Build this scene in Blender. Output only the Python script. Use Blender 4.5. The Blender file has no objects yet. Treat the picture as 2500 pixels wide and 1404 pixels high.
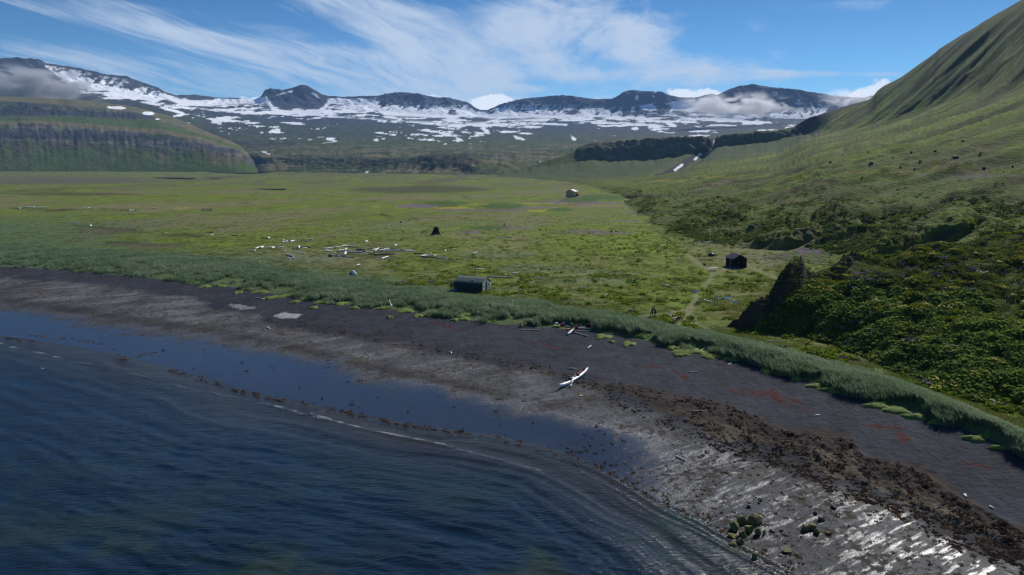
import bpy, bmesh, math, random
import numpy as np
from mathutils import Vector, Matrix, Euler

# ------------------------------------------------------------------ camera, sky, sun, exposure
S = bpy.context.scene
C = S.collection
CAM_H, PITCH, F = 25.0, math.radians(10.1), 1668.0
cd = bpy.data.cameras.new("camera"); cam = bpy.data.objects.new("camera", cd); C.objects.link(cam)
cam.location = (0, 0, CAM_H); cam.rotation_euler = (math.pi / 2 - PITCH, 0, 0)
cd.sensor_width = 36.0; cd.lens = F / 2500 * 36.0; cd.clip_start = 0.5; cd.clip_end = 60000
S.camera = cam
SUN_AZ, SUN_EL = math.radians(40), math.radians(41)
SUN_DIR = Vector((math.sin(SUN_AZ) * math.cos(SUN_EL), math.cos(SUN_AZ) * math.cos(SUN_EL), math.sin(SUN_EL)))
sl = bpy.data.lights.new("sun", 'SUN'); sun = bpy.data.objects.new("sun", sl); C.objects.link(sun)
sl.energy = 4.6; sl.angle = math.radians(0.53); sl.color = (1.0, 0.955, 0.89)
sun.rotation_euler = (-SUN_DIR).to_track_quat('-Z', 'Y').to_euler()
S.view_settings.view_transform = 'Standard'; S.view_settings.look = 'None'
S.view_settings.gamma = 1; S.view_settings.use_curve_mapping = False
S.view_settings.exposure = 0.04
S.render.engine = 'CYCLES'
S.cycles.use_denoising = True; S.cycles.pixel_filter_type = 'BLACKMAN_HARRIS'; S.cycles.filter_width = 1.25
S.cycles.max_bounces = 5; S.cycles.diffuse_bounces = 2; S.cycles.glossy_bounces = 2
S.cycles.sample_clamp_direct = 5; S.cycles.transparent_max_bounces = 6; S.cycles.volume_bounces = 1
S.cycles.use_adaptive_sampling = True; S.cycles.adaptive_threshold = 0.01


class NT:
    """tiny node-expression helper"""
    def __init__(s, tree): s.t = tree; s.n = tree.nodes; s.l = tree.links
    def node(s, typ, **kw):
        n = s.n.new(typ)
        for k, v in kw.items(): setattr(n, k, v)
        return n
    def put(s, sock, v):
        if isinstance(v, bpy.types.NodeSocket): s.l.new(v, sock)
        elif v is not None: sock.default_value = v
    def m(s, op, a, b=None, c=None, clamp=False):
        n = s.node('ShaderNodeMath', operation=op, use_clamp=clamp)
        for i, v in enumerate((a, b, c)):
            if v is not None: s.put(n.inputs[i], v)
        return n.outputs[0]
    def vm(s, op, a, b=None, scale=None):
        n = s.node('ShaderNodeVectorMath', operation=op)
        s.put(n.inputs[0], a)
        if b is not None: s.put(n.inputs[1], b)
        if scale is not None: s.put(n.inputs['Scale'], scale)
        return n.outputs['Value'] if op in ('LENGTH', 'DOT_PRODUCT') else n.outputs[0]
    def xyz(s, x, y, z=0.0):
        n = s.node('ShaderNodeCombineXYZ'); s.put(n.inputs[0], x); s.put(n.inputs[1], y); s.put(n.inputs[2], z); return n.outputs[0]
    def sep(s, v):
        n = s.node('ShaderNodeSeparateXYZ'); s.put(n.inputs[0], v); return n.outputs
    def noise(s, vec, scale=1.0, detail=4, rough=0.55, dist=0.0, color=False):
        n = s.node('ShaderNodeTexNoise'); s.put(n.inputs['Vector'], vec)
        n.inputs['Scale'].default_value = scale; n.inputs['Detail'].default_value = detail
        n.inputs['Roughness'].default_value = rough; n.inputs['Distortion'].default_value = dist
        return n.outputs['Color' if color else 'Fac']
    def step(s, x, a, b, lo=0.0, hi=1.0):
        n = s.node('ShaderNodeMapRange', interpolation_type='SMOOTHSTEP')
        s.put(n.inputs[0], x)
        for i, v in zip((1, 2, 3, 4), (a, b, lo, hi)): n.inputs[i].default_value = v
        return n.outputs[0]
    def mix(s, f, a, b, mode='MIX'):
        n = s.node('ShaderNodeMix', data_type='RGBA', blend_type=mode)
        s.put(n.inputs[0], f); s.put(n.inputs[6], a); s.put(n.inputs[7], b); return n.outputs[2]


def px_uw(px, py):
    """image point -> (u, w): direction x/y and z/y"""
    u = (px - 1250) / F; v = (py - 702) / F
    Y = math.cos(PITCH) - v * math.sin(PITCH); Z = -math.sin(PITCH) - v * math.cos(PITCH)
    return u / Y, Z / Y


def build_world():
    w = bpy.data.worlds.new("World"); S.world = w; w.use_nodes = True
    t = NT(w.node_tree); t.n.clear()
    sky = t.node('ShaderNodeTexSky', sky_type='NISHITA', sun_disc=False)
    sky.sun_elevation = SUN_EL; sky.sun_rotation = SUN_AZ
    sky.altitude = 300; sky.air_density = 1.0; sky.dust_density = 0.15; sky.ozone_density = 3.0
    d = t.node('ShaderNodeTexCoord').outputs['Generated']
    x, y, z = t.sep(d)
    yy = t.m('MAXIMUM', y, 0.02)
    u = t.m('DIVIDE', x, yy); wv = t.m('DIVIDE', z, yy)
    # cloud-plane coordinates (a layer seen in perspective), turned to the wind direction
    zz = t.m('ADD', t.m('MAXIMUM', z, 0.0), 0.055)
    cx = t.m('DIVIDE', x, zz); cy = t.m('DIVIDE', y, zz)
    a = math.radians(13)
    al = t.m('ADD', t.m('MULTIPLY', cx, math.sin(a)), t.m('MULTIPLY', cy, math.cos(a)))   # along wind
    ac = t.m('SUBTRACT', t.m('MULTIPLY', cx, math.cos(a)), t.m('MULTIPLY', cy, math.sin(a)))
    warp = t.noise(t.xyz(t.m('MULTIPLY', al, 0.35), t.m('MULTIPLY', ac, 0.7), 3.1), 1.0, 3, 0.5)
    ac2 = t.m('ADD', ac, t.m('MULTIPLY', t.m('SUBTRACT', warp, 0.5), 1.6))
    streak = t.noise(t.xyz(t.m('MULTIPLY', al, 0.26), t.m('MULTIPLY', ac2, 1.55), 0.0), 1.0, 10, 0.66, 0.08)
    fine = t.noise(t.xyz(t.m('MULTIPLY', al, 0.8), t.m('MULTIPLY', ac2, 6.5), 5.0), 1.0, 7, 0.68, 0.1)
    puff = t.noise(t.xyz(t.m('MULTIPLY', u, 9.0), t.m('MULTIPLY', wv, 17.0), 1.7), 1.0, 9, 0.64, 0.35)

    puffb = t.noise(t.xyz(t.m('MULTIPLY', u, 26.0), t.m('MULTIPLY', wv, 60.0), 4.7), 1.0, 7, 0.6, .3)

    def blob(px, py, rx, ry, rot=0.0, amp=1.0, flat=1.0):
        u0, w0 = px_uw(px, py); r = math.radians(rot)   # rot > 0: right end lower, as in the picture
        du = t.m('SUBTRACT', u, u0); dw = t.m('SUBTRACT', wv, w0)
        A = t.m('SUBTRACT', t.m('MULTIPLY', du, math.cos(r)), t.m('MULTIPLY', dw, math.sin(r)))
        B = t.m('ADD', t.m('MULTIPLY', du, math.sin(r)), t.m('MULTIPLY', dw, math.cos(r)))
        A = t.m('DIVIDE', A, rx / F); B = t.m('DIVIDE', B, ry / F)
        q = t.m('ADD', t.m('MULTIPLY', A, A), t.m('MULTIPLY', B, B))
        g = t.m('EXPONENT', t.m('MULTIPLY', t.m('POWER', q, flat), -1.0))
        return t.m('MULTIPLY', g, amp)
    # high streaked cloud: where it lies in the sky
    cov = None
    for b in [(520, 105, 330, 30, 13, 1.0), (820, 172, 320, 42, 13, 1.0), (150, 130, 330, 26, 6, .6), (350, 200, 560, 48, 6, .75),
              (960, 60, 230, 55, 22, 1.05), (1040, 120, 200, 50, 22, .9), (860, 20, 200, 36, 10, .55), (1150, 215, 130, 40, 14, .75),
              (860, 130, 150, 18, 8, .6), (1420, 55, 230, 90, 8, 1.0), (1330, 130, 110, 40, 30, .7), (1520, 120, 90, 60, 20, .7),
              (1560, 215, 170, 30, -8, .75), (1700, 185, 330, 12, 0, .85), (1780, 150, 130, 26, 0, .6), (2080, 180, 330, 8, 1, .65), (1760, 205, 120, 34, 0, .7),
              (60, 12, 130, 16, 14, .6), (330, 12, 160, 12, 8, .5), (680, 70, 120, 22, 10, .35), (1230, 60, 120, 90, 0, .45),
              (1830, 70, 40, 60, 60, .2), (1290, 215, 50, 8, 3, .7), (1000, 250, 400, 26, 0, .55), (2200, 10, 260, 20, 0, .25), (2050, 120, 250, 40, 0, .08)]:
        g = blob(*b); cov = g if cov is None else t.m('ADD', cov, g)
    cov = t.m('MINIMUM', cov, 1.1)
    # beyond the picture's frame the same cirrus goes on
    outside = t.m('MAXIMUM', t.step(t.m('ABSOLUTE', u), 0.8, 1.3), t.step(wv, 0.26, 0.42))
    behind = t.step(y, 0.1, -0.05); outside = t.m('MAXIMUM', outside, behind)
    gen = t.step(t.noise(t.xyz(t.m('MULTIPLY', cx, .5), t.m('MULTIPLY', cy, .5), 9.0), 1.0, 3, .5), 0.42, 0.7, 0.0, 0.75)
    cov = t.m('ADD', t.m('MULTIPLY', cov, t.m('SUBTRACT', 1.0, outside)), t.m('MULTIPLY', gen, outside))
    mixn = t.m('ADD', t.m('MULTIPLY', streak, 0.5), t.m('MULTIPLY', fine, 0.5))
    swirl = t.step(u, -0.15, 0.12, .22, 1.0)   # right of the middle the cirrus is curled rather than combed
    mixn = t.m('ADD', t.m('MULTIPLY', mixn, t.m('SUBTRACT', 1.0, t.m('MULTIPLY', swirl, .78))), t.m('MULTIPLY', puff, t.m('MULTIPLY', swirl, .78)))
    dens = t.m('ADD', t.m('MULTIPLY', cov, 0.62), t.m('MULTIPLY', t.m('SUBTRACT', mixn, 0.5), 2.6))
    cir = t.step(dens, 0.16, 0.92, 0.0, 0.84)
    cir = t.m('MULTIPLY', cir, t.step(cov, 0.04, 0.35))
    # low bright cumulus showing over the ridges
    low = None
    for b in [(1690, 240, 92, 26, 0, .95), (1195, 258, 75, 28, 0, .95), (2120, 236, 70, 36, -20, 1.0), (610, 240, 80, 9, 0, .5), (1050, 238, 110, 12, 0, .45)]:
        g = blob(*b); low = g if low is None else t.m('MAXIMUM', low, g)
    lowd = t.m('ADD', low, t.m('MULTIPLY', t.m('SUBTRACT', puffb, 0.5), 1.5))
    lowc = t.m('MULTIPLY', t.step(lowd, 0.42, 0.62, 0.0, 0.97), t.step(low, 0.02, 0.2))
    hs = t.node('ShaderNodeHueSaturation'); t.put(hs.inputs['Color'], sky.outputs[0])
    hs.inputs['Saturation'].default_value = 1.20; hs.inputs['Value'].default_value = 0.92
    tint = t.mix(1.0, hs.outputs[0], (0.62, 0.97, 1.25, 1), 'MULTIPLY')
    lift = t.step(wv, 0.02, 0.30, 1.0, 0.62)      # deep blue higher up, as the photograph's sky
    tint = t.vm('SCALE', tint, scale=lift)
    col = t.mix(cir, tint, (6.2, 7.2, 8.6, 1))
    col = t.mix(lowc, col, (9.2, 10.0, 11.2, 1))
    bg = t.node('ShaderNodeBackground'); t.put(bg.inputs[0], col); bg.inputs[1].default_value = 0.10
    out = t.node('ShaderNodeOutputWorld'); t.l.new(bg.outputs[0], out.inputs[0])


build_world()

# ------------------------------------------------------------------ numpy helpers
rs = np.random.RandomState(7)
PERM = rs.permutation(256); PERM = np.concatenate([PERM, PERM])
GA = rs.rand(256) * 2 * np.pi; GX, GY = np.cos(GA), np.sin(GA)


def perlin(x, y, seed=0):
    x = np.asarray(x, float) + seed * 17.31; y = np.asarray(y, float) + seed * 9.77
    xi = np.floor(x).astype(np.int64); yi = np.floor(y).astype(np.int64); xf = x - xi; yf = y - yi
    u = xf * xf * xf * (xf * (xf * 6 - 15) + 10); v = yf * yf * yf * (yf * (yf * 6 - 15) + 10)
    def g(ix, iy, dx, dy):
        h = PERM[PERM[ix & 255] + (iy & 255)]
        return GX[h] * dx + GY[h] * dy
    a = g(xi, yi, xf, yf); b = g(xi + 1, yi, xf - 1, yf); c = g(xi, yi + 1, xf, yf - 1); d = g(xi + 1, yi + 1, xf - 1, yf - 1)
    return (a + u * (b - a) + v * ((c + u * (d - c)) - (a + u * (b - a)))) * 1.5


def fbm(x, y, octv=4, gain=0.5, seed=0, ridged=False):
    s = 0; a = 1; t = 0; f = 1
    for i in range(octv):
        n = perlin(x * f, y * f, seed + i)
        if ridged: n = 1 - 2 * np.abs(n)
        s = s + a * n; t += a; a *= gain; f *= 2.03
    return s / t * (1.55 if (seed >= 60 and not ridged) else 1.0)


def sst(x, a, b):
    t = np.clip((x - a) / (b - a), 0, 1); return t * t * (3 - 2 * t)


def ray(px, py):
    u = (np.asarray(px, float) - 1250) / F; v = (np.asarray(py, float) - 702) / F
    Y = math.cos(PITCH) - v * math.sin(PITCH); Z = -math.sin(PITCH) - v * math.cos(PITCH)
    return u, Y, Z


def project(x, y, z):
    dz = z - CAM_H
    depth = y * math.cos(PITCH) - dz * math.sin(PITCH); up = y * math.sin(PITCH) + dz * math.cos(PITCH)
    depth = np.maximum(depth, 1e-3)
    return 1250 + F * x / depth, 702 - F * up / depth


AZ = np.linspace(math.radians(-54), math.radians(54), 3000)


def make_line(pts, sig=6.0):
    """pts: (px, py, 'z'|'r', value) -> r and z over the azimuths AZ"""
    a, r, z = [], [], []
    for px, py, k, v in pts:
        u, Y, Z = ray(px, py); h = math.hypot(u, Y); te = Z / h
        a.append(math.atan2(u, Y))
        if k == 'rz': r.append(v[0]); z.append(v[1])
        elif k == 'z': r.append((v - CAM_H) / te); z.append(v)
        else: r.append(v); z.append(CAM_H + v * te)
    o = np.argsort(a); a, r, z = np.array(a)[o], np.array(r)[o], np.array(z)[o]
    R = np.interp(AZ, a, r); Zz = np.interp(AZ, a, z)
    if sig > 0:
        k = np.exp(-0.5 * (np.arange(-40, 41) / sig) ** 2); k /= k.sum()
        sm = lambda q: np.convolve(np.pad(q, 40, mode='edge'), k, 'valid')
        R, Zz = sm(R), sm(Zz)
    return R, Zz


def lerp_line(A, B, t, tz):
    return A[0] + (B[0] - A[0]) * t, A[1] + (B[1] - A[1]) * tz


class Comp:
    def __init__(s, lines, disp):
        s.R = np.array([l[0] for l in lines]); s.Z = np.array([l[1] for l in lines]); s.disp = disp
        for k in range(1, len(lines)): s.R[k] = np.maximum(s.R[k], s.R[k - 1] + 0.05)
        d = np.diff(s.Z, axis=0) / np.diff(s.R, axis=0); s.M = np.zeros_like(s.R)
        a, b = d[:-1], d[1:]
        s.M[1:-1] = np.where(a * b > 0, 2 * a * b / np.where(np.abs(a + b) < 1e-9, 1, a + b), 0)
        s.M[0], s.M[-1] = d[0], d[-1]
    def at(s, arr, k, az): return np.interp(az, AZ, arr[k])
    def base(s, az, r):
        K = len(s.R); out = np.full(az.shape, -60.0)
        for k in range(K - 1):
            r0, r1 = s.at(s.R, k, az), s.at(s.R, k + 1, az)
            mk = (r >= r0) & (r <= r1)
            if not mk.any(): continue
            A = az[mk]; r0, r1 = r0[mk], r1[mk]; h = r1 - r0; t = (r[mk] - r0) / h
            z0, z1 = s.at(s.Z, k, A), s.at(s.Z, k + 1, A); m0, m1 = s.at(s.M, k, A), s.at(s.M, k + 1, A)
            out[mk] = (2 * t**3 - 3 * t**2 + 1) * z0 + (t**3 - 2 * t**2 + t) * h * m0 + (-2 * t**3 + 3 * t**2) * z1 + (t**3 - t**2) * h * m1
        return out
    def height(s, x, y):
        az = np.arctan2(x, y); r = np.hypot(x, y); b = s.base(az, r)
        return b + s.disp(x, y, az, r, s, b)
    def grid(s, az, rows, k0=0):
        """rows: number of rows in each segment; returns X, Y, Z, seg arrays (rows x cols)"""
        Rr, seg = [], []
        for k, n in enumerate(rows):
            k += k0; r0, r1 = s.at(s.R, k, az), s.at(s.R, k + 1, az)
            last = (k == k0 + len(rows) - 1)
            for i in range(n + (1 if last else 0)):
                Rr.append(r0 + (r1 - r0) * i / n); seg.append(k)
        R = np.array(Rr); A = np.broadcast_to(az, R.shape)
        X, Y = R * np.sin(A), R * np.cos(A)
        return X, Y, s.height(X.ravel(), Y.ravel()).reshape(X.shape), np.array(seg)


def cols(px0, px1, step=3.1, out_step=24):
    p = []; x = px0
    while x < px1:
        p.append(x); x += step if -60 < x < 2560 else out_step
    p.append(px1)
    return np.arctan((np.array(p) - 1250) / F * 1.0 / math.cos(PITCH) * 0.985)


def grid_mesh(name, X, Y, Z, mat, kind='structure', col=None, extra=None, parent=None, keep=None):
    n, m = X.shape
    co = np.stack([X, Y, Z], -1).reshape(-1, 3).astype(np.float32)
    i = np.arange(n * m).reshape(n, m)
    f = np.stack([i[:-1, :-1], i[:-1, 1:], i[1:, 1:], i[1:, :-1]], -1).reshape(-1, 4)
    if keep is not None:
        f = f[keep[:-1, :-1].ravel()]
        used = np.unique(f); rem = np.full(n * m, -1); rem[used] = np.arange(len(used)); f = rem[f]; co = co[used]
    else: used = None
    me = bpy.data.meshes.new(name)
    me.vertices.add(len(co)); me.vertices.foreach_set('co', co.ravel())
    me.loops.add(f.size); me.loops.foreach_set('vertex_index', f.ravel().astype(np.int32))
    me.polygons.add(len(f)); me.polygons.foreach_set('loop_start', (np.arange(len(f)) * 4).astype(np.int32))
    me.polygons.foreach_set('use_smooth', np.ones(len(f), bool))
    me.update()
    if col is not None:
        c = col.reshape(-1, 3)
        if used is not None: c = c[used]
        at = me.attributes.new('Col', 'FLOAT_COLOR', 'POINT')
        at.data.foreach_set('color', np.concatenate([c, np.ones((len(c), 1))], 1).astype(np.float32).ravel())
    for k, v in (extra or {}).items():
        v = v.ravel(); v = v if used is None else v[used]
        at = me.attributes.new(k, 'FLOAT', 'POINT'); at.data.foreach_set('value', v.astype(np.float32))
    me.materials.append(mat)
    o = bpy.data.objects.new(name, me); C.objects.link(o)
    if kind: o['kind'] = kind
    if parent: o.parent = parent
    return o


def terrain_mat(name, scales, bump, rough=0.9, spec=0.25, wet=False):
    mt = bpy.data.materials.new(name); mt.use_nodes = True; t = NT(mt.node_tree); t.n.clear()
    P = t.node('ShaderNodeNewGeometry').outputs['Position']
    c = t.node('ShaderNodeAttribute', attribute_name='Col').outputs['Color']
    f = None
    for sc, amt, st in scales:
        v = t.vm('MULTIPLY', P, st)
        n = t.m('MULTIPLY', t.m('SUBTRACT', t.noise(v, sc, 5, 0.6), 0.5), amt * 2)
        f = n if f is None else t.m('ADD', f, n)
    f = t.m('MAXIMUM', t.m('ADD', f, 1.0), 0.15)
    c = t.vm('SCALE', c, scale=f)
    b = t.node('ShaderNodeBsdfPrincipled'); t.l.new(c, b.inputs['Base Color'])
    b.inputs['Specular IOR Level'].default_value = spec; b.inputs['Roughness'].default_value = rough
    nrm = None
    for sc, dist, st in bump:
        bn = t.node('ShaderNodeBump'); bn.inputs['Distance'].default_value = dist; bn.inputs['Strength'].default_value = 1.0
        t.put(bn.inputs['Height'], t.noise(t.vm('MULTIPLY', P, st), sc, 5, 0.6))
        if nrm: t.l.new(nrm, bn.inputs['Normal'])
        nrm = bn.outputs[0]
    if wet:
        w = t.node('ShaderNodeAttribute', attribute_name='wet').outputs['Fac']
        rn = t.noise(t.vm('MULTIPLY', P, (1, 1, 1)), 0.9, 4, .6)
        r = t.m('SUBTRACT', rough, t.m('MULTIPLY', t.m('POWER', w, .8), rough - 0.17))
        r = t.m('ADD', r, t.m('MULTIPLY', t.m('SUBTRACT', rn, .5), .16), clamp=True)
        t.put(b.inputs['Roughness'], r)
        t.put(b.inputs['Specular IOR Level'], t.m('ADD', t.m('MULTIPLY', w, 0.75), spec * .3))
        mixn = t.node('ShaderNodeMix', data_type='VECTOR')
        # where water stands on the sand the surface is far smoother
        bn2 = t.node('ShaderNodeBump'); bn2.inputs['Distance'].default_value = 0.030
        q = t.vm('MULTIPLY', P, (1, 1, 1))
        rot = t.node('ShaderNodeVectorRotate', rotation_type='Z_AXIS'); t.put(rot.inputs['Vector'], q); rot.inputs['Angle'].default_value = math.radians(28)
        t.put(bn2.inputs['Height'], t.noise(t.vm('MULTIPLY', rot.outputs[0], (.7, 3.0, 1)), 4.2, 5, .62, .3))
        t.put(mixn.inputs[0], t.step(w, 0.3, 0.8)); t.l.new(nrm, mixn.inputs[4]); t.l.new(bn2.outputs[0], mixn.inputs[5])
        nrm = mixn.outputs[1]
    if nrm: t.l.new(nrm, b.inputs['Normal'])
    out = t.node('ShaderNodeOutputMaterial'); t.l.new(b.outputs[0], out.inputs[0])
    return mt


def LY(pts):
    a = np.array(pts, float); return lambda px: np.interp(px, a[:, 0], a[:, 1])


def seg_dist(px, py, pts, ys=1.0):
    """distance in picture units to a polyline (vertical distances weighted by ys)"""
    d = np.full(np.shape(px), 1e9)
    P = np.array(pts, float)
    for (x0, y0), (x1, y1) in zip(P[:-1, :2], P[1:, :2]):
        dx, dy = x1 - x0, (y1 - y0) * ys; L = dx * dx + dy * dy + 1e-9
        t = np.clip(((px - x0) * dx + (py - y0) * ys * dy) / L, 0, 1)
        d = np.minimum(d, np.hypot(px - x0 - t * dx, (py - y0) * ys - t * dy))
    return d


def blob2(px, py, cx, cy, rx, ry, rot=0.0):
    r = math.radians(rot); dx, dy = px - cx, py - cy
    a = (dx * math.cos(r) + dy * math.sin(r)) / rx; b = (-dx * math.sin(r) + dy * math.cos(r)) / ry
    return np.exp(-(a * a + b * b))


def mixc(c, k, f): return c + (np.array(k) - c) * f[..., None]

# ------------------------------------------------------------------ terrain lines (traced, each at its own distance)
WL = -3.0
KELP = [(-700, 760), (-300, 790), (0, 820), (200, 850), (400, 895), (600, 955), (700, 975), (800, 995), (900, 1015), (1000, 1035), (1100, 1050), (1200, 1062),
        (1300, 1085), (1400, 1112), (1500, 1160), (1600, 1218), (1700, 1262), (1780, 1312), (1850, 1350), (1950, 1404), (2100, 1500), (2400, 1680), (2700, 1820), (3200, 1900)]
WETL = [(-700, 650), (-300, 700), (0, 738), (100, 758), (300, 788), (500, 818), (700, 855), (900, 908), (1100, 948), (1300, 990), (1500, 1050), (1700, 1090), (1900, 1120), (2100, 1170), (2300, 1260), (2500, 1350), (2800, 1480), (3200, 1600)]
DUNE0 = [(-700, 610), (-300, 635), (0, 650), (200, 662), (400, 682), (600, 704), (700, 722), (800, 738), (1000, 760), (1200, 788), (1400, 803), (1500, 816), (1600, 840), (1750, 862), (1850, 888),
         (1950, 925), (2100, 970), (2200, 998), (2300, 1030), (2400, 1065), (2500, 1110), (2800, 1220), (3200, 1360)]
DUNE1 = [(-700, 570), (-300, 590), (0, 603), (300, 617), (600, 641), (700, 664), (850, 680), (1000, 702), (1100, 714), (1300, 737), (1500, 770), (1600, 792), (1700, 815), (1850, 842), (1950, 870),
         (2100, 907), (2200, 938), (2300, 975), (2400, 1020), (2500, 1066), (2800, 1170), (3200, 1300)]
Zl = lambda pts, z: [(a, b, 'z', z) for a, b in pts]
G1 = make_line(Zl(KELP, WL), 4); G2 = make_line(Zl(WETL, -2.1), 4); G3 = make_line(Zl(DUNE0, 0.0), 3); G5 = make_line(Zl(DUNE1, 0.35), 4)
G0 = (np.full_like(AZ, 14.0), np.full_like(AZ, WL - 3.5))
G4 = lerp_line(G3, G5, 0.35, 0); G4 = (G4[0], np.full_like(AZ, 0.75))
cst = lambda r, z: (np.full_like(AZ, r), np.full_like(AZ, z))
G6 = (G5[0] + 25, np.full_like(AZ, 0.0))


def disp_ground(x, y, az, r, s, b):
    s3 = np.interp(az, AZ, s.R[3]); s5 = np.interp(az, AZ, s.R[5]); s2 = np.interp(az, AZ, s.R[2])
    beach = sst(r, s2 - 4, s2 + 4) * (1 - sst(r, s3 - 1, s3 + 1)); mead = sst(r, s5 - 3, s5 + 10)
    d = beach * (0.10 * fbm(x / 5, y / 5, 3, seed=3) + 0.07 * fbm(x * 1.1, y * 1.1, 3, seed=5))
    px, py = project(x, y, b)
    # heaps of cast-up weed on the right
    up = np.interp(px, [1450, 1600, 1780, 1850, 1920, 2080, 2110, 2250, 2310, 2500, 2700], [925, 950, 983, 1013, 1048, 1066, 1108, 1140, 1190, 1285, 1370])
    lo = np.interp(px, [1450, 1620, 1700, 1830, 1950, 2080, 2180, 2300, 2500, 2700], [965, 1012, 1042, 1085, 1122, 1172, 1212, 1265, 1345, 1430])
    bank = sst(px, 1560, 1800) * sst(py, up - 4, up + 18) * (1 - sst(py, lo - 14, lo + 4))
    d += bank * (0.20 + 0.42 * fbm(x * .8, y * .8, 4, .6, seed=8))
    # low tide flats: shallow runnels
    flat = sst(px, 1500, 1800) * sst(py, lo, lo + 30)
    d += flat * 0.05 * fbm((x * .88 + y * .47) * .35, (-x * .47 + y * .88) * 1.3, 4, seed=9)
    dune = sst(r, s3 - .5, s3 + 1.5) * (1 - sst(r, s5 - 2, s5 + 2))
    d += dune * 0.30 * fbm(x / 7, y / 7, 3, seed=11)
    far = sst(r, 300, 900)
    d += mead * (0.22 * fbm(x / 22, y / 22, 3, seed=12) + (1 - far) * 0.10 * fbm(x / 2.1, y / 2.1, 4, .6, seed=13))
    d += mead * (0.55 + 1.0 * far) * np.maximum(fbm(x / 60, y / 34, 3, seed=15) - .05, -.2)
    # mounds traced in the meadow: beacon mound, low ridge right of the army tent, two green knolls, bank below the yellow house
    for cx, cy, rx, ry, h in [(1020, 600, 190, 26, 1.3), (1063, 583, 60, 12, .9), (1430, 688, 150, 12, .7), (1230, 505, 55, 9, 3.0), (1090, 497, 60, 8, 2.2), (1415, 492, 60, 9, 2.2), (1480, 485, 60, 9, 3.0), (1350, 640, 150, 16, .6)]:
        d += mead * h * blob2(px, py, cx, cy, rx, ry)
    return d


GROUND = Comp([G0, G1, G2, G3, G4, G5, G6, cst(420, 0.0), cst(1000, 1.0), cst(3600, 10.5), cst(4200, 10.5)], disp_ground)

# knoll on the right
KF = [(1500, 812), (1740, 808), (1795, 803), (1850, 812), (1950, 826), (2050, 852), (2150, 905), (2220, 935), (2300, 962), (2400, 992), (2500, 1020), (2800, 1130), (3200, 1260)]
K0 = make_line(Zl(KF, -0.35), 6)
KC = make_line([(1500, 812, 'z', -1.5), (1740, 808, 'z', -1.2), (1782, 803, 'r', 107), (1800, 790, 'r', 108), (1815, 770, 'r', 109), (1838, 741, 'r', 110), (1860, 731, 'r', 111), (1878, 726, 'r', 112), (1890, 700, 'r', 114),
                (1905, 672, 'r', 115), (1918, 652, 'r', 116), (1932, 640, 'r', 117), (1950, 632, 'r', 118), (1962, 640, 'r', 118), (1968, 662, 'r', 119), (1985, 670, 'r', 120), (2010, 668, 'r', 121), (2040, 650, 'r', 124),
                (2060, 627, 'r', 126), (2085, 617, 'r', 127), (2105, 624, 'r', 127), (2160, 628, 'r', 128), (2230, 612, 'r', 130), (2300, 600, 'r', 132), (2400, 588, 'r', 136), (2500, 575, 'r', 140), (2800, 550, 'r', 146), (3200, 520, 'r', 150)], 1.5)
K1 = lerp_line(K0, KC, 0.30, 0.36); K2 = lerp_line(K0, KC, 0.68, 0.74)
KB1 = (KC[0] + 3.5, KC[1] - 1.6 - 0.12 * np.maximum(KC[1], 0)); KB2 = (KC[0] + 9, KC[1] * 0.35 - 1.0); KB3 = (KC[0] + 24, np.full_like(AZ, -2.0))
kw = sst(AZ, math.atan((2230 - 1250) / F), math.atan((2430 - 1250) / F))
KB1 = (KB1[0], KB1[1] * (1 - kw) + (KC[1] - .5) * kw); KB2 = (KB2[0], KB2[1] * (1 - kw) + (KC[1] - 1.4) * kw); KB3 = (KB3[0], KB3[1] * (1 - kw) + 7.6 * kw)


def knoll_rock(px, py, x, y):
    n = fbm(x / 2, y / 2, 3, seed=21)
    crest = np.interp(px, [1780, 1800, 1815, 1838, 1860, 1878, 1890, 1905, 1918, 1932, 1950, 1962, 1968, 1985, 2010, 2040, 2060, 2085, 2105], [803, 790, 770, 741, 731, 726, 700, 672, 652, 640, 632, 640, 662, 670, 668, 650, 627, 617, 624])
    wid = np.interp(px, [1790, 1810, 1850, 1890, 1930, 1960, 1985, 2020, 2040, 2060, 2090, 2110], [10, 44, 62, 80, 120, 84, 12, 10, 40, 50, 14, 0])
    return 1 - sst(py, crest + wid * (0.8 + .6 * n) - 4, crest + wid * (0.8 + .6 * n) + 5)


def disp_knoll(x, y, az, r, s, b):
    px, py = project(x, y, b); rk = knoll_rock(px, py, x, y) * (px < 2115)
    f = sst(b, -.5, 1.5)
    return f * ((1 - rk) * (.9 * fbm(x / 7, y / 7, 3, seed=22) + .5 * fbm(x / 2.2, y / 2.2, 3, seed=23)) + rk * (0.95 * fbm(x / 1.8, y / 1.8, 4, .6, seed=24, ridged=True) + .40 * fbm(x * 1.6, y * 1.6, 3, .6, seed=25, ridged=True) - .45))


KNOLL = Comp([K0, K1, K2, KC, KB1, KB2, KB3], disp_knoll)

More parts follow.
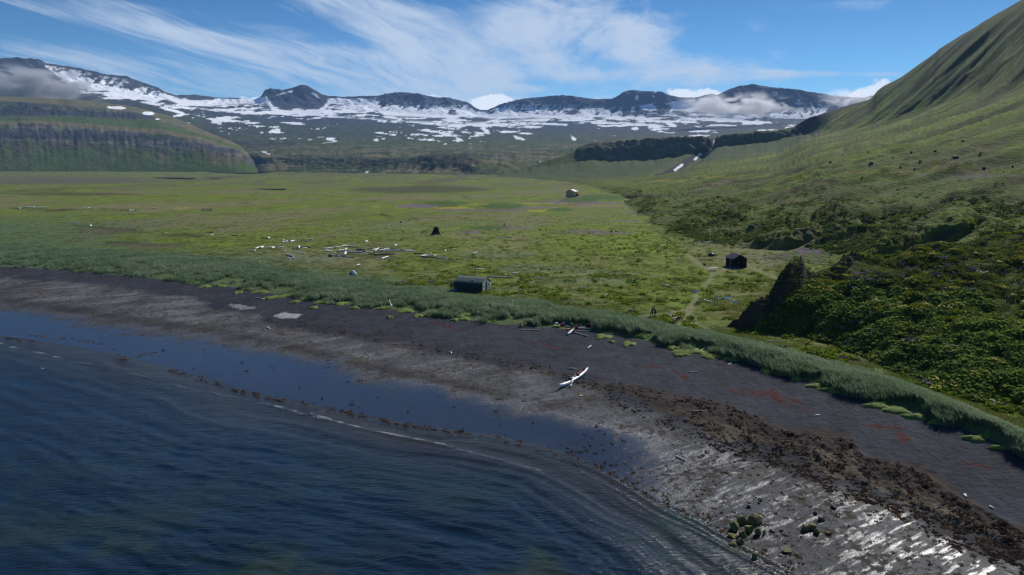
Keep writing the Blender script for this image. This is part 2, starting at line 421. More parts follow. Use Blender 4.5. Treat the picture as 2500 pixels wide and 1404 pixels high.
# valley side on the right: nearby slope and, further on, the dark plateau cliff
EFOOT = [(1100, 432, 'r', 1560), (1200, 435, 'r', 1420), (1300, 440, 'r', 1200), (1400, 448, 'z', 0), (1450, 460, 'z', 0), (1500, 482, 'z', 0), (1545, 516, 'z', 0), (1600, 562, 'z', 0), (1640, 592, 'z', 0), (1760, 612, 'z', .0), (1900, 632, 'z', 0.), (2100, 655, 'z', 0.),
         (2500, 690, 'z', 0.5), (3200, 740, 'z', 1)]
E0 = make_line([(a, b + 2, k, v) for a, b, k, v in EFOOT], 8)
E1 = make_line([(1100, 431, 'r', 1570), (1200, 433, 'r', 1440), (1300, 434, 'r', 1300), (1400, 440, 'r', 1120), (1450, 448, 'r', 950), (1500, 458, 'r', 760), (1560, 470, 'r', 560), (1600, 488, 'r', 455), (1700, 512, 'r', 330), (1800, 535, 'r', 270), (1900, 548, 'r', 235), (2000, 555, 'rz', (238, 8)),
                (2200, 570, 'rz', (236, 10)), (2350, 560, 'rz', (238, 12)), (2500, 545, 'rz', (240, 15)), (3200, 480, 'rz', (240, 22))], 8)
E2 = make_line([(1100, 431, 'r', 1590), (1200, 432, 'r', 1470), (1300, 428, 'r', 1420), (1400, 431, 'r', 1330), (1500, 436, 'r', 1130), (1600, 433, 'r', 880), (1700, 428, 'r', 720), (1800, 426, 'r', 600), (1900, 424, 'r', 520), (2000, 418, 'rz', (440, 26)), (2200, 405, 'rz', (430, 34)),
                (2500, 375, 'rz', (420, 46)), (3200, 300, 'rz', (400, 70))], 8)
E3 = make_line([(1100, 431, 'r', 1610), (1210, 431, 'r', 1500), (1290, 415, 'r', 1560), (1350, 404, 'r', 1590), (1400, 398, 'r', 1620), (1440, 390, 'r', 1650), (1500, 396, 'r', 1650), (1560, 394, 'r', 1650), (1640, 384, 'r', 1650), (1700, 372, 'r', 1650), (1760, 358, 'r', 1640), (1850, 348, 'r', 1600),
                (1940, 332, 'r', 1500), (1990, 330, 'r', 1300), (2100, 312, 'r', 1120), (2200, 290, 'r', 1000), (2350, 245, 'r', 860), (2500, 190, 'r', 740), (3200, -60, 'r', 520)], 6)
RIDGE = [(1100, 431), (1200, 430), (1240, 424), (1290, 408), (1330, 392), (1380, 378), (1405, 366), (1425, 352), (1460, 346), (1500, 344), (1560, 341), (1600, 338), (1660, 334), (1700, 333), (1736, 334), (1744, 340), (1752, 332), (1800, 326), (1850, 321), (1900, 317), (1940, 309), (1958, 297), (1975, 289),
         (2000, 281), (2050, 264), (2100, 252), (2120, 247), (2132, 238), (2140, 226), (2158, 212), (2200, 192), (2240, 164), (2285, 133), (2292, 126), (2350, 92), (2400, 62), (2450, 36), (2500, 8), (2700, -112), (3200, -420)]
RR = LY([(1100, 1630), (1200, 1530), (1290, 1590), (1400, 1670), (1500, 1705), (1700, 1705), (1850, 1640), (1940, 1560), (1990, 1510), (2100, 1480), (2200, 1440), (2350, 1380), (2500, 1300), (3200, 1000)])
E5 = make_line([(a, b, 'r', float(RR(a))) for a, b in RIDGE], 1.2)
E3 = (E3[0] + 12 * fbm(AZ * 60, AZ * 0, 3, seed=45), E3[1] + 4 * fbm(AZ * 45, AZ * 0 + 3, 4, .6, seed=46) * (E3[0] > 1250))
E4 = (E5[0] * 0.22 + E3[0] * 0.78, E5[1] * 0.22 + E3[1] * 0.78)
# the cliff face itself (only along the plateau): keep the wall steep just under its rim
cl = sst(AZ, math.atan((1335 - 1250) / F), math.atan((1500 - 1250) / F)) * (1 - sst(AZ, math.atan((1950 - 1250) / F), math.atan((2010 - 1250) / F)))
E4 = (E4[0] * (1 - cl) + (E5[0] - 42) * cl, E4[1] * (1 - cl) + (E3[1] + 0.25 * (E5[1] - E3[1])) * cl)
E6 = (E5[0] + 160, E5[1] + 4 * cl - 30 * (1 - cl)); E7 = (E5[0] + 420, E5[1] + 2 * cl - 120 * (1 - cl)); E8 = (E5[0] + 620, E5[1] - 160)
FALL = (math.cos(math.radians(8)), math.sin(math.radians(8)))     # fall line of the slope, pointing uphill


def gullies(x, y, r):
    p = x * FALL[0] + y * FALL[1]; q = -x * FALL[1] + y * FALL[0]
    q = q + 14 * fbm(x / 120, y / 120, 2, seed=30)
    g = fbm(p / 480, q / 85, 4, .55, seed=31, ridged=True)
    lod = 1 - sst(r, 420, 1000)
    g2 = .35 + (fbm(p / 130, q / 30, 3, .55, seed=32, ridged=True) - .35) * (.25 + .75 * lod)
    return g, g2


def disp_hill(x, y, az, r, s, b):
    px, py = project(x, y, b)
    g, g2 = gullies(x, y, r)
    r0 = np.interp(az, AZ, s.R[0]); up = sst(r, r0 + 8, r0 + 120)
    near = 1 - sst(np.where(px > 2000, 0, r), 900, 1300)
    d = up * near * ((5.0 + 11 * sst(b, 25, 150)) * (g - .35) + (2.0 + 2.5 * sst(b, 20, 110)) * (g2 - .35))
    p_ = x * FALL[0] + y * FALL[1]; q_ = -x * FALL[1] + y * FALL[0]
    d += up * near * (1 - sst(r, 450, 900)) * 1.5 * fbm(p_ / 34, q_ / 11, 4, .6, seed=38)
    low = sst(r, r0 + 2, r0 + 34) * (1 - sst(b, 22, 40)) * (1 - sst(r, 500, 800))       # humps and hollows of the lower slope
    d += low * (3.2 * fbm((x * .88 + y * .47) / 62 + .3, (-x * .47 + y * .88) / 24, 3, seed=33) + .7 * fbm(x / 6, y / 6, 3, .6, seed=34))
    d += near * up * 0.45 * fbm(x / 7, y / 7, 3, .6, seed=35)
    rt = np.interp(az, AZ, s.R[5]); d *= 1 - .93 * sst(r, rt - 260, rt - 30)
    # rocky face of the plateau
    r3 = np.interp(az, AZ, s.R[3]); r5 = np.interp(az, AZ, s.R[5]); c = np.interp(az, AZ, cl)
    face = c * sst(r, r3 - 60, r3 + 30) * (1 - sst(r, r5 - 6, r5 + 14))
    d += face * (6 * fbm(az * 110 + b / 40, b / 22, 5, .65, seed=36) + 2 * np.sin(b / 4.5 + 3 * fbm(az * 60, b / 30, 2, seed=49)))
    d += (1 - near) * 2.2 * up * (1 - face) * fbm(az * 55 + r / 300, r / 120, 4, seed=37)
    # ravine with the stream
    rv = seg_dist(px, py, [(1747, 338), (1722, 365), (1700, 382), (1672, 398), (1655, 410), (1615, 430)], 1.0)
    d -= (1 - near * 0) * 16 * np.exp(-(rv / 11) ** 2) * (px < 1790) * (px > 1590) * (r > 900) * (1 - sst(r, r5 - 2, r5 + 30))
    hl = np.maximum(blob2(px, py, 2290, 590, 100, 16, -22), blob2(px, py, 2170, 622, 60, 10, -25)) * (r < 420)
    d -= 5.0 * hl * (1 + .8 * fbm(x / 6, y / 6, 3, seed=39))
    for cx, cy, rx, ry, dd in [(2000, 572, 150, 12, 4.5), (1860, 592, 110, 10, 3.0), (2390, 492, 90, 9, 1.5), (2200, 530, 90, 8, 2.5), (1980, 535, 90, 7, 3)]:
        d -= dd * blob2(px, py, cx, cy, rx, ry, -14) * (r < 700)
    for pts, h in LEDGES:
        xs_ = [q_[0] for q_ in pts]; ln = np.interp(px, xs_, [q_[1] for q_ in pts]) + 9 * fbm(px / 40, px * 0, 3, .5, seed=55)
        s_ = ln - py; e = sst(px, xs_[0] - 10, xs_[0] + 50) * (1 - sst(px, xs_[-1] - 50, xs_[-1] + 10))
        d += h * e * sst(s_, -5, 4) * np.exp(-np.maximum(s_, 0) / 38) * (r < 700) * (.75 + .9 * fbm(x / 5, y / 5, 3, .6, seed=56))
    return d


LEDGES = [([(1820, 603), (1900, 578), (2000, 562), (2110, 546)], 2.6), ([(1880, 548), (2000, 532), (2130, 521), (2260, 500)], 2.6), ([(2250, 512), (2380, 484), (2470, 464)], 1.5), ([(2110, 632), (2230, 594), (2310, 568), (2440, 552)], 2.8),
          ([(1900, 482), (1990, 473), (2070, 467)], 1.8), ([(1640, 572), (1760, 548), (1860, 522)], 2.4), ([(1690, 602), (1800, 566), (1890, 546)], 2.4), ([(1560, 502), (1620, 484), (1700, 466)], 1.8), ([(2100, 440), (2250, 424), (2400, 400)], 1.2), ([(1950, 600), (2060, 590), (2140, 570)], 2.2), ([(2300, 530), (2420, 510), (2520, 480)], 1.4)]
HILL = Comp([E0, E1, E2, E3, E4, E5, E6, E7, E8], disp_hill)

# far left bench
B0 = make_line([(-900, 413, 'r', 2700), (0, 411, 'r', 2650), (300, 413, 'r', 2500), (500, 415, 'r', 2350), (600, 417, 'r', 2250), (640, 419, 'r', 2220), (680, 424, 'r', 2220), (900, 440, 'r', 2220)], 4)
B1 = make_line([(-900, 338, 'r', 2850), (0, 346, 'r', 2850), (150, 346, 'r', 2800), (300, 352, 'r', 2720), (400, 360, 'r', 2640), (500, 366, 'r', 2560), (560, 380, 'r', 2470), (600, 395, 'r', 2400), (618, 405, 'r', 2380), (640, 417, 'r', 2380), (660, 428, 'r', 2380), (900, 450, 'r', 2380)], 2)
B2 = make_line([(-900, 300, 'r', 2890), (0, 306, 'r', 2890), (60, 302, 'r', 2890), (150, 308, 'r', 2860), (250, 316, 'r', 2800), (330, 324, 'r', 2750), (400, 331, 'r', 2690), (460, 338, 'r', 2650), (500, 345, 'r', 2610), (530, 358, 'r', 2560), (575, 367, 'r', 2510), (600, 377, 'r', 2470), (622, 392, 'r', 2450), (645, 412, 'r', 2450), (660, 428, 'r', 2450), (900, 455, 'r', 2450)], 1.5)
B1 = (B1[0] - 45, B1[1])
B0 = (B0[0] - 60, np.full_like(B0[1], 3.0))
for L_, sd in ((B1, 47), (B2, 48)): L_[1][:] += (7 if sd == 47 else 5) * fbm(AZ * 70, AZ * 0, 4, .6, seed=sd) * (AZ < math.atan(-650 / F))
B3 = make_line([(-900, 285, 'r', 3300), (0, 286, 'r', 3300), (150, 284, 'r', 3280), (300, 290, 'r', 3250), (380, 294, 'r', 3200), (450, 318, 'r', 3050), (520, 342, 'r', 2850), (580, 360, 'r', 2750), (600, 372, 'r', 2650), (645, 412, 'r', 2600), (660, 430, 'r', 2600), (900, 460, 'r', 2600)], 4)
B4 = make_line([(-900, 240, 'r', 3340), (0, 246, 'r', 3340), (80, 250, 'r', 3330), (150, 257, 'r', 3320), (250, 265, 'r', 3300), (320, 272, 'r', 3280), (370, 284, 'r', 3250), (390, 292, 'r', 3240), (450, 314, 'r', 3120), (520, 338, 'r', 2950), (580, 357, 'r', 2850), (600, 370, 'r', 2750), (645, 410, 'r', 2700), (660, 430, 'r', 2700), (900, 465, 'r', 2700)], 1.5)
B3 = (B3[0] - 40, B3[1])
B5 = make_line([(-900, 232, 'r', 3700), (0, 238, 'r', 3700), (200, 246, 'r', 3700), (320, 262, 'r', 3650), (420, 285, 'r', 3550), (500, 320, 'r', 3300), (580, 352, 'r', 3050), (600, 369, 'r', 2900), (645, 411, 'r', 2900), (660, 432, 'r', 2900), (900, 470, 'r', 2900)], 6)
B6 = (B5[0] + 300, B5[1] - 60)


def disp_bench(x, y, az, r, s, b):
    r1 = np.interp(az, AZ, s.R[1]); r2 = np.interp(az, AZ, s.R[2]); r3 = np.interp(az, AZ, s.R[3]); r4 = np.interp(az, AZ, s.R[4])
    sl = az * 2700
    f1 = sst(r, r1 - 60, r1) * (1 - sst(r, r2, r2 + 25)); f2 = sst(r, r3 - 50, r3) * (1 - sst(r, r4, r4 + 25))
    rock = .6 * fbm(sl / 75 + b / 70, b / 45, 5, .62, seed=40, ridged=True) + .5 * fbm(sl / 18, b / 70, 3, .6, seed=44, ridged=True) - .35
    d = (f1 + f2) * 5.5 * rock
    step = np.sin(b / 9.0 + 1.2 * fbm(sl / 200, b / 30, 2, seed=43))
    d += (f1 + f2) * 1.5 * step
    rib = fbm(sl / 130 + b / 110, b / 160, 5, .6, seed=41, ridged=True) - .3
    d += sst(r, r1 - 160, r1 - 20) * (1 - f1) * (1 - f2) * 6 * rib * (r < r1)
    d += 5 * fbm(x / 170, y / 170, 4, seed=42)
    px, py = project(x, y, b)
    return d


BENCH = Comp([B0, B1, B2, B3, B4, B5, B6], disp_bench)

# low fells in the middle and the snow range behind
C0 = make_line([(-900, 420, 'r', 3500), (400, 420, 'r', 3300), (560, 419, 'r', 2500), (640, 419, 'r', 2230), (700, 421, 'r', 2180), (900, 428, 'r', 1900), (1050, 432, 'r', 1760), (1200, 435, 'r', 1560), (1300, 436, 'r', 1700), (1500, 436, 'r', 1950), (2500, 436, 'r', 2000)], 6)
C1 = make_line([(-900, 400, 'r', 3600), (400, 400, 'r', 3400), (560, 400, 'r', 2600), (640, 404, 'r', 2330), (700, 404, 'r', 2300), (900, 412, 'r', 2010), (1050, 414, 'r', 1870), (1150, 424, 'r', 1720), (1220, 428, 'r', 1650), (1300, 425, 'r', 1850), (1500, 420, 'r', 2050), (2500, 420, 'r', 2100)], 6)
C2 = make_line([(-900, 380, 'r', 3700), (400, 380, 'r', 3430), (560, 380, 'r', 2700), (640, 384, 'r', 2390), (700, 387, 'r', 2350), (800, 388, 'r', 2250), (900, 390, 'r', 2090), (1000, 388, 'r', 2010), (1060, 380, 'r', 1960), (1150, 385, 'r', 1850), (1230, 402, 'r', 1800), (1300, 395, 'r', 1960), (1500, 390, 'r', 2150), (2500, 390, 'r', 2200)], 3)
C3 = make_line([(-900, 340, 'r', 3800), (400, 350, 'r', 3600), (600, 372, 'r', 2900), (700, 364, 'r', 2800), (850, 366, 'r', 2650), (1000, 370, 'r', 2500), (1150, 366, 'r', 2400), (1300, 372, 'r', 2350), (1500, 364, 'r', 2500), (2500, 360, 'r', 2500)], 6)
C4 = make_line([(-900, 260, 'r', 3900), (200, 270, 'r', 3850), (400, 300, 'r', 3700), (500, 325, 'r', 3500), (600, 343, 'r', 3300), (800, 346, 'r', 3150), (1000, 349, 'r', 3050), (1200, 350, 'r', 3000), (1500, 345, 'r', 3000), (2500, 340, 'r', 3000)], 6)
C5 = make_line([(-900, 236, 'r', 4000), (0, 238, 'r', 4000), (200, 243, 'r', 4000), (400, 262, 'r', 4050), (500, 285, 'r', 4150), (700, 303, 'r', 4200), (1000, 312, 'r', 4200), (1250, 320, 'r', 4200), (1500, 322, 'r', 4200), (1700, 324, 'r', 4200), (2000, 306, 'r', 4200), (2500, 300, 'r', 4200)], 6)
C6 = make_line([(-900, 205, 'r', 4500), (0, 205, 'r', 4500), (150, 215, 'r', 4550), (300, 235, 'r', 4700), (400, 245, 'r', 4800), (500, 255, 'r', 4950), (640, 266, 'r', 5050), (700, 269, 'r', 5100), (740, 270, 'r', 5100), (790, 268, 'r', 5100), (900, 272, 'r', 5150), (1000, 282, 'r', 5200), (1200, 290, 'r', 5250), (1400, 288, 'r', 5250), (1600, 292, 'r', 5250),
                (1850, 297, 'r', 5200), (2000, 290, 'r', 5100), (2300, 280, 'r', 5000), (2600, 280, 'r', 5000)], 4)
SKY = [(-900, 150), (-300, 140), (0, 143), (40, 141), (90, 146), (104, 149), (112, 155), (150, 160), (200, 168), (255, 181), (310, 188), (345, 200), (385, 214), (398, 224), (430, 232), (480, 233), (560, 241), (620, 243), (636, 238), (646, 221), (660, 217), (690, 221), (715, 213), (735, 208), (748, 209), (765, 217), (785, 230), (800, 234), (840, 236),
       (925, 234), (945, 229), (965, 225), (1000, 226), (1030, 231), (1060, 237), (1100, 239), (1140, 250), (1156, 262), (1170, 268), (1190, 268), (1215, 258), (1240, 250), (1280, 240), (1330, 236), (1375, 233), (1420, 237), (1455, 242), (1495, 241), (1508, 236), (1520, 225), (1535, 220), (1575, 222), (1615, 224), (1635, 232), (1660, 238), (1700, 238),
       (1735, 230), (1752, 232), (1770, 222), (1800, 211), (1835, 206), (1860, 209), (1890, 214), (1940, 219), (2000, 228), (2045, 236), (2080, 241), (2110, 238), (2140, 232), (2300, 240), (2600, 250)]
SR = LY([(-900, 4900), (0, 4900), (400, 5100), (560, 5400), (640, 5450), (800, 5500), (1160, 5650), (1500, 5650), (2000, 5600), (2600, 5500)])
C8 = make_line([(a, b, 'r', float(SR(a))) for a, b in SKY], 0.8)
C7 = (C6[0] + (C8[0] - C6[0]) * 0.62, C6[1] + (C8[1] - C6[1]) * 0.42)
C9 = (C8[0] + 250, C8[1] - 10); C10 = (C8[0] + 900, C8[1] - 300)


def disp_range(x, y, az, r, s, b):
    sl = az * 5200
    r4 = np.interp(az, AZ, s.R[4]); r6 = np.interp(az, AZ, s.R[6]); r8 = np.interp(az, AZ, s.R[8]); r0 = np.interp(az, AZ, s.R[0]); r2 = np.interp(az, AZ, s.R[2])
    up = sst(r, r6 - 100, r6 + 150) * (1 - sst(r, r8 - 60, r8 + 10))
    d = up * 34 * (fbm(sl / 190 + b / 260, r / 260, 5, .58, seed=50, ridged=True) - .35) * sst(b, 330, 520)
    d += up * 4 * np.sin(b / 11 + 2 * fbm(sl / 300, b / 60, 2, seed=51))
    d += sst(r, r8 - 60, r8) * (1 - sst(r, r8 + 20, r8 + 60)) * 5 * fbm(sl / 45, r / 100, 3, seed=57)
    mid = sst(r, r2, r2 + 300) * (1 - sst(r, r6 - 400, r6))
    d += mid * (10 * fbm(x / 420, y / 160, 4, .55, seed=52) + 5 * fbm(sl / 160, y / 55, 3, .6, seed=54, ridged=True) - 3)
    low = sst(r, r0, r0 + 60) * (1 - sst(r, r2 + 300, r2 + 700))
    d += low * (9 * fbm(az * 2100 / 70, r / 90, 4, .6, seed=53, ridged=True) - 3)
    return d


RANGE = Comp([C0, C1, C2, C3, C4, C5, C6, C7, C8, C9, C10], disp_range)


def surf(x, y):
    x = np.asarray(x, float); y = np.asarray(y, float)
    return np.maximum.reduce([GROUND.height(x, y), KNOLL.height(x, y), HILL.height(x, y)])


def hit(px, py, far=2200):
    """world point where the line of sight through a picture point meets the ground"""
    u, Y, Z = ray(px, py); h = math.hypot(u, Y)
    r = np.concatenate([np.linspace(28, 320, 300), np.linspace(321, far, 260)])
    for _ in range(2):
        x, y, z = r * u / h, r * Y / h, CAM_H + r * Z / h
        s = surf(x, y); k = int(np.argmax(s >= z))
        if s[k] < z[k]: k = len(r) - 1
        if _ == 0: r = np.linspace(r[max(k - 1, 0)], r[k], 80)
    return Vector((x[k], y[k], s[k]))


def gz(x, y): return float(surf(np.array([x]), np.array([y]))[0])

# ------------------------------------------------------------------ colours of the ground
c3 = lambda *k: np.array(k)
fk, fw, fd0, fd1 = LY(KELP), LY(WETL), LY(DUNE0), LY(DUNE1)
WUP = LY([(-700, 660), (0, 668), (430, 712), (680, 778), (900, 812), (1100, 850), (1300, 884), (1450, 920), (1600, 950), (1780, 983), (1850, 1013), (1920, 1048), (2080, 1066), (2110, 1108), (2250, 1140), (2310, 1190), (2500, 1285), (2700, 1370), (3200, 1500)])
WLO = LY([(-700, 664), (0, 672), (430, 720), (680, 796), (900, 832), (1100, 868), (1300, 905), (1450, 950), (1620, 1012), (1700, 1042), (1830, 1085), (1950, 1122), (2080, 1172), (2180, 1212), (2300, 1265), (2500, 1345), (2700, 1430), (3200, 1600)])


def paint_ground(x, y, z):
    px, py = project(x, y, z)
    sh = px.shape; col = np.zeros(sh + (3,)); px0, py0 = px, py
    wx = fbm(x / 9, y / 9, 4, .6, seed=60); w2 = fbm(x / 2.2, y / 2.2, 4, .62, seed=61); w3 = fbm(x / 40, y / 40, 4, .55, seed=62)
    # ---- beach
    yk, yw, yd = fk(px), fw(px), fd0(px)
    gap = np.maximum(yw - yd, 10)
    t = (py - yd) / gap                     # 0 at the dune foot, 1 at the wet line
    upc = c3(.033, .036, .045) * (1 + .35 * w2[..., None] + .25 * wx[..., None])
    sand = c3(.086, .087, .088) * (1 + .45 * wx[..., None] + .3 * w2[..., None])
    wm = (WUP(px) + WLO(px)) / 2; up, lo = WUP(px), WLO(px)
    f = sst(py + 14 * wx, lo - 8, lo + 10)
    b = upc + (sand - upc) * f[..., None]
    ls = fbm((x * .95 + y * .3) / 26, (-x * .3 + y * .95) / 2.4, 4, .6, seed=63)     # streaks drawn along the shore
    b = b * (1 + .4 * (ls * f)[..., None])
    b = mixc(b, (.15, .15, .148), f * sst(ls + .8 * wx, .25, .8) * .6 * (1 - sst(px, 1500, 1800)))
    rf = sst(px, 1480, 1750) * sst(py, lo - 10, lo + 20)
    b = b * (1 - c3(.66, .62, .56) * rf[..., None])
    b = mixc(b, (.33, .33, .32), sst(blob2(px, py, 703, 771, 38, 8, 4) + .5 * w2, .4, .6) * sst(blob2(px, py, 703, 771, 38, 8, 4), .15, .35) * .9)
    b = mixc(b, (.30, .30, .29), sst(blob2(px, py, 590, 750, 40, 8, 4) + .5 * w2, .5, .75) * sst(blob2(px, py, 590, 750, 40, 8, 4), .15, .35) * .6)
    # band of dark sand just above the wet line
    b = b * (1 - .45 * np.exp(-((py - yw + 12) / 12) ** 2) * (1 - sst(px, 1200, 1500)))[..., None]
    # specks of weed strewn over the sand
    sp = fbm(x * 1.1, y * 1.5, 3, .65, seed=64) + .5 * fbm(x / 6, y / 5, 3, seed=65)
    b = mixc(b, (.045, .034, .022), f * sst(sp, .24, .36) * .8 * (py < yk + 5))
    b = mixc(b, (.055, .022, .018), (1 - f) * sst(sp + .15 * (1 - sst(np.abs(px - 600), 400, 900)), .55, .75) * .5)
    # wrack line: thin on the left, a thick heaped bank on the right
    w = sst(py, up - 6 + 18 * wx, up + 5 + 18 * wx) * (1 - sst(py, lo - 8 + 26 * wx + 14 * w2, lo + 5 + 26 * wx + 14 * w2)) * sst(px, 520, 720)
    bankc = c3(.034, .025, .020) * (1 + .6 * w2[..., None])
    bankl = c3(.085, .070, .048) * (1 + .6 * w2[..., None])
    kk = sst((py - up) / np.maximum(lo - up, 1) + .5 * wx, .35, .9) * sst(px, 1600, 1850)
    bk = bankc + (bankl - bankc) * kk[..., None]
    wf = w * (.55 + .45 * sst(px, 1400, 1600)) * np.where(px < 1450, sst(w2 + .4 * wx, -.25, .15), 1)
    b = b + (bk - b) * wf[..., None]
    # second wrack trail by the kayak and below the bank
    for pts, wd, a in [([(640, 800), (800, 850), (900, 890), (1050, 912)], 9, .75), ([(1150, 862), (1300, 905), (1420, 940), (1500, 975), (1640, 1010)], 14, .7), ([(1480, 960), (1560, 985), (1650, 995)], 16, .8),
                       ([(0, 700), (150, 712), (330, 735), (520, 760)], 9, .35), ([(1800, 1110), (1850, 1140), (1960, 1190), (2100, 1215)], 26, .6), ([(2100, 1230), (2300, 1300), (2440, 1370)], 30, .55), ([(1700, 1120), (1800, 1160), (1900, 1180)], 28, .35)]:
        d = seg_dist(px, py, pts, 2.2 if px is not None else 1)
        b = mixc(b, (.060, .046, .030), (1 - sst(d, wd * .3, wd * 1.6)) * sst(w2 + .5 * wx + .35 * sp, -.1, .25) * a)
    # crimson weed on the dark gravel
    wf_ = fbm(x * 1.3, y * 1.3, 3, .65, seed=67)
    for cx, cy, rx, ry, rot in [(1850, 962, 60, 9, 6), (1900, 975, 30, 12, 40), (1950, 985, 34, 7, 30), (1810, 955, 26, 7, 0), (2170, 1045, 45, 6, 4), (2205, 1065, 20, 14, 60), (1090, 796, 30, 4, 20), (1300, 838, 16, 3, 0), (1345, 846, 22, 3, 10), (1590, 895, 30, 4, 4), (1655, 912, 14, 5, 40), (1675, 922, 10, 5, 50), (2400, 1140, 50, 5, 12), (1000, 760, 20, 3, 0)]:
        b = mixc(b, (.062, .014, .012), sst(np.minimum(blob2(px, py, cx, cy, rx * 1.25, ry * 1.25, rot), .8) + .55 * w2 + .6 * wf_, .58, .75) * sst(blob2(px, py, cx, cy, rx * 1.25, ry * 1.25, rot), .12, .4) * .85)
    # wet sand
    wet = sst(py + 26 * wx + 14 * ls, yw - 16, yw + 40)
    rgt = sst(px, 1450, 1750)
    pool = sst(.6 * fbm((x * .88 + y * .47) / 5, (-x * .47 + y * .88) / 1.8, 4, .55, seed=66) + .75 * fbm((x * .88 + y * .47) / 2.6, (-x * .47 + y * .88) / .42, 4, .6, seed=68), -.02, .30)
    wetr = wet * (1 - rgt) + rgt * sst(py + 30 * wx, lo + 4, lo + 70) * (.26 + .50 * pool) * (.7 + .3 * sst(px, 1900, 2400))
    b = mixc(b, (.016, .019, .028), wet * (1 - rgt) * .95)
    b = b * (1 - .72 * (wetr * rgt)[..., None])
    wetr = wetr * (1 - .85 * sst(sp, .26, .38) * (px > 1500))
    # ---- meadow
    base = c3(.115, .145, .022); dull = c3(.145, .142, .056); lush = c3(.130, .185, .014); olive = c3(.100, .098, .020)
    m = np.broadcast_to(base, sh + (3,)).copy()
    st = fbm(x / 55, y / 120, 4, .55, seed=70); s2 = fbm(x / 16, y / 26, 4, .6, seed=71); s3 = fbm(x / 120, y / 420, 3, .6, seed=72)
    m = mixc(m, dull, sst(st + .5 * s2, -.05, .3)); m = mixc(m, lush, sst(-st + .5 * s2, .1, .4) * .8)
    m = mixc(m, olive, sst(s2 - .4 * st, .2, .45) * .8)
    m = m * (1 + .38 * w2 * sst(-np.hypot(x, y), -500, -100) + .22 * wx)[..., None]
    teal = c3(.070, .110, .062)
    def add(c, k, a=1.0):
        nonlocal m
        m = mixc(m, k, np.clip(c, 0, 1) * a)
    # lyme grass spreading in from the dunes on the left
    lf = sst(450 - px + 250 * wx + 120 * st, 0, 300) * sst(py, 505, 560)
    add(lf, teal, .75); add(sst(py + 20 * wx, yd * 0 + fd1(px) - 40, fd1(px) - 8), c3(.075, .115, .045), .8)
    for cx, cy, rx, ry, a in [(1480, 665, 90, 7, .7), (1440, 684, 130, 5, .8), (1550, 685, 25, 6, 1.0), (1300, 655, 120, 16, .5), (1240, 622, 170, 12, .45), (700, 632, 160, 12, .5), (1000, 560, 150, 20, .3), (1180, 545, 130, 6, .3)]:
        add(sst(blob2(px, py, cx, cy, rx, ry) + .4 * s2 + .25 * w2, .35, .75), c3(.115, .155, .10), a)
    # bare earth and mud; dark shaded edges of small banks painted in
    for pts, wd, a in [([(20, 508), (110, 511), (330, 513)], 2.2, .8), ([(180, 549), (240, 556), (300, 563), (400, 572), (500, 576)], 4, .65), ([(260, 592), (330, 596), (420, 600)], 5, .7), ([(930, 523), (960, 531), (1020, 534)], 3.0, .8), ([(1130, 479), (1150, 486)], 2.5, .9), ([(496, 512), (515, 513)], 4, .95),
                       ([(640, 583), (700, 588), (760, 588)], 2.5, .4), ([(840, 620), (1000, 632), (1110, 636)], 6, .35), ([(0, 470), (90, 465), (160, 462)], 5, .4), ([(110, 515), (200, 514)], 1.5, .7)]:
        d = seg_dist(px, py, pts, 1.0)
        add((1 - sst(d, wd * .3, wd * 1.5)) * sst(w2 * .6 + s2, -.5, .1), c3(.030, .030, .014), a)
    add(sst(blob2(px, py, 380, 600, 130, 10) + .5 * s2, .5, .8), c3(.10, .085, .060), .7)
    add(sst(blob2(px, py, 250, 565, 120, 12) + .5 * s2, .5, .9), c3(.085, .075, .035), .6)
    # far flats: brownish bands and bog
    fz = sst(475 - py, 0, 35)
    add(fz * sst(s3 + .6 * st, 0, .35), c3(.085, .075, .035), .75); add(fz * sst(-s3 + .5 * st, .1, .4), c3(.095, .115, .035), .7)
    add(sst(blob2(px, py, 130, 440, 330, 13) + .4 * s3, .3, .8), c3(.095, .085, .062), .8)
    add(sst(blob2(px, py, 1050, 462, 260, 9) + .4 * s3, .35, .8), c3(.055, .055, .022), .8)
    add(sst(blob2(px, py, 180, 474, 200, 5), .3, .8), c3(.060, .048, .022), .7)
    # lush strips and flower drifts
    for cx, cy, rx, ry, a in [(1300, 580, 420, 30, .6), (1500, 610, 220, 25, .5), (1640, 690, 200, 60, .55), (950, 600, 300, 16, .3), (1350, 714, 220, 14, .6), (1200, 700, 160, 14, .4), (1950, 880, 500, 40, .5), (1400, 520, 200, 14, .4)]:
        add(blob2(px, py, cx, cy, rx, ry) * sst(s2, -.3, .2), lush, a)
    fl = fbm(x / 7, y / 16, 4, .6, seed=74)
    for cx, cy, rx, ry, a in [(1020, 503, 60, 6, 1), (1120, 512, 70, 3, .8), (1230, 514, 90, 3, .8), (1300, 507, 50, 3, .9), (1390, 493, 80, 4, .9), (1480, 497, 80, 4, .6), (1150, 567, 40, 4, 1), (1440, 566, 80, 5, .8), (1250, 558, 60, 4, .6), (1510, 568, 50, 4, .6), (1550, 540, 70, 3, .5), (1480, 505, 90, 3, .4), (1560, 520, 60, 3, .5), (1230, 580, 30, 3, .5), (2250, 940, 90, 12, .8), (2080, 880, 80, 10, .6), (2360, 960, 60, 10, .6), (1830, 630, 120, 8, .25), (1950, 640, 90, 10, .25)]:
        add(sst(blob2(px, py, cx, cy, rx, ry) + .5 * fl, .35, .65), c3(.150, .095, .150), a * .8)
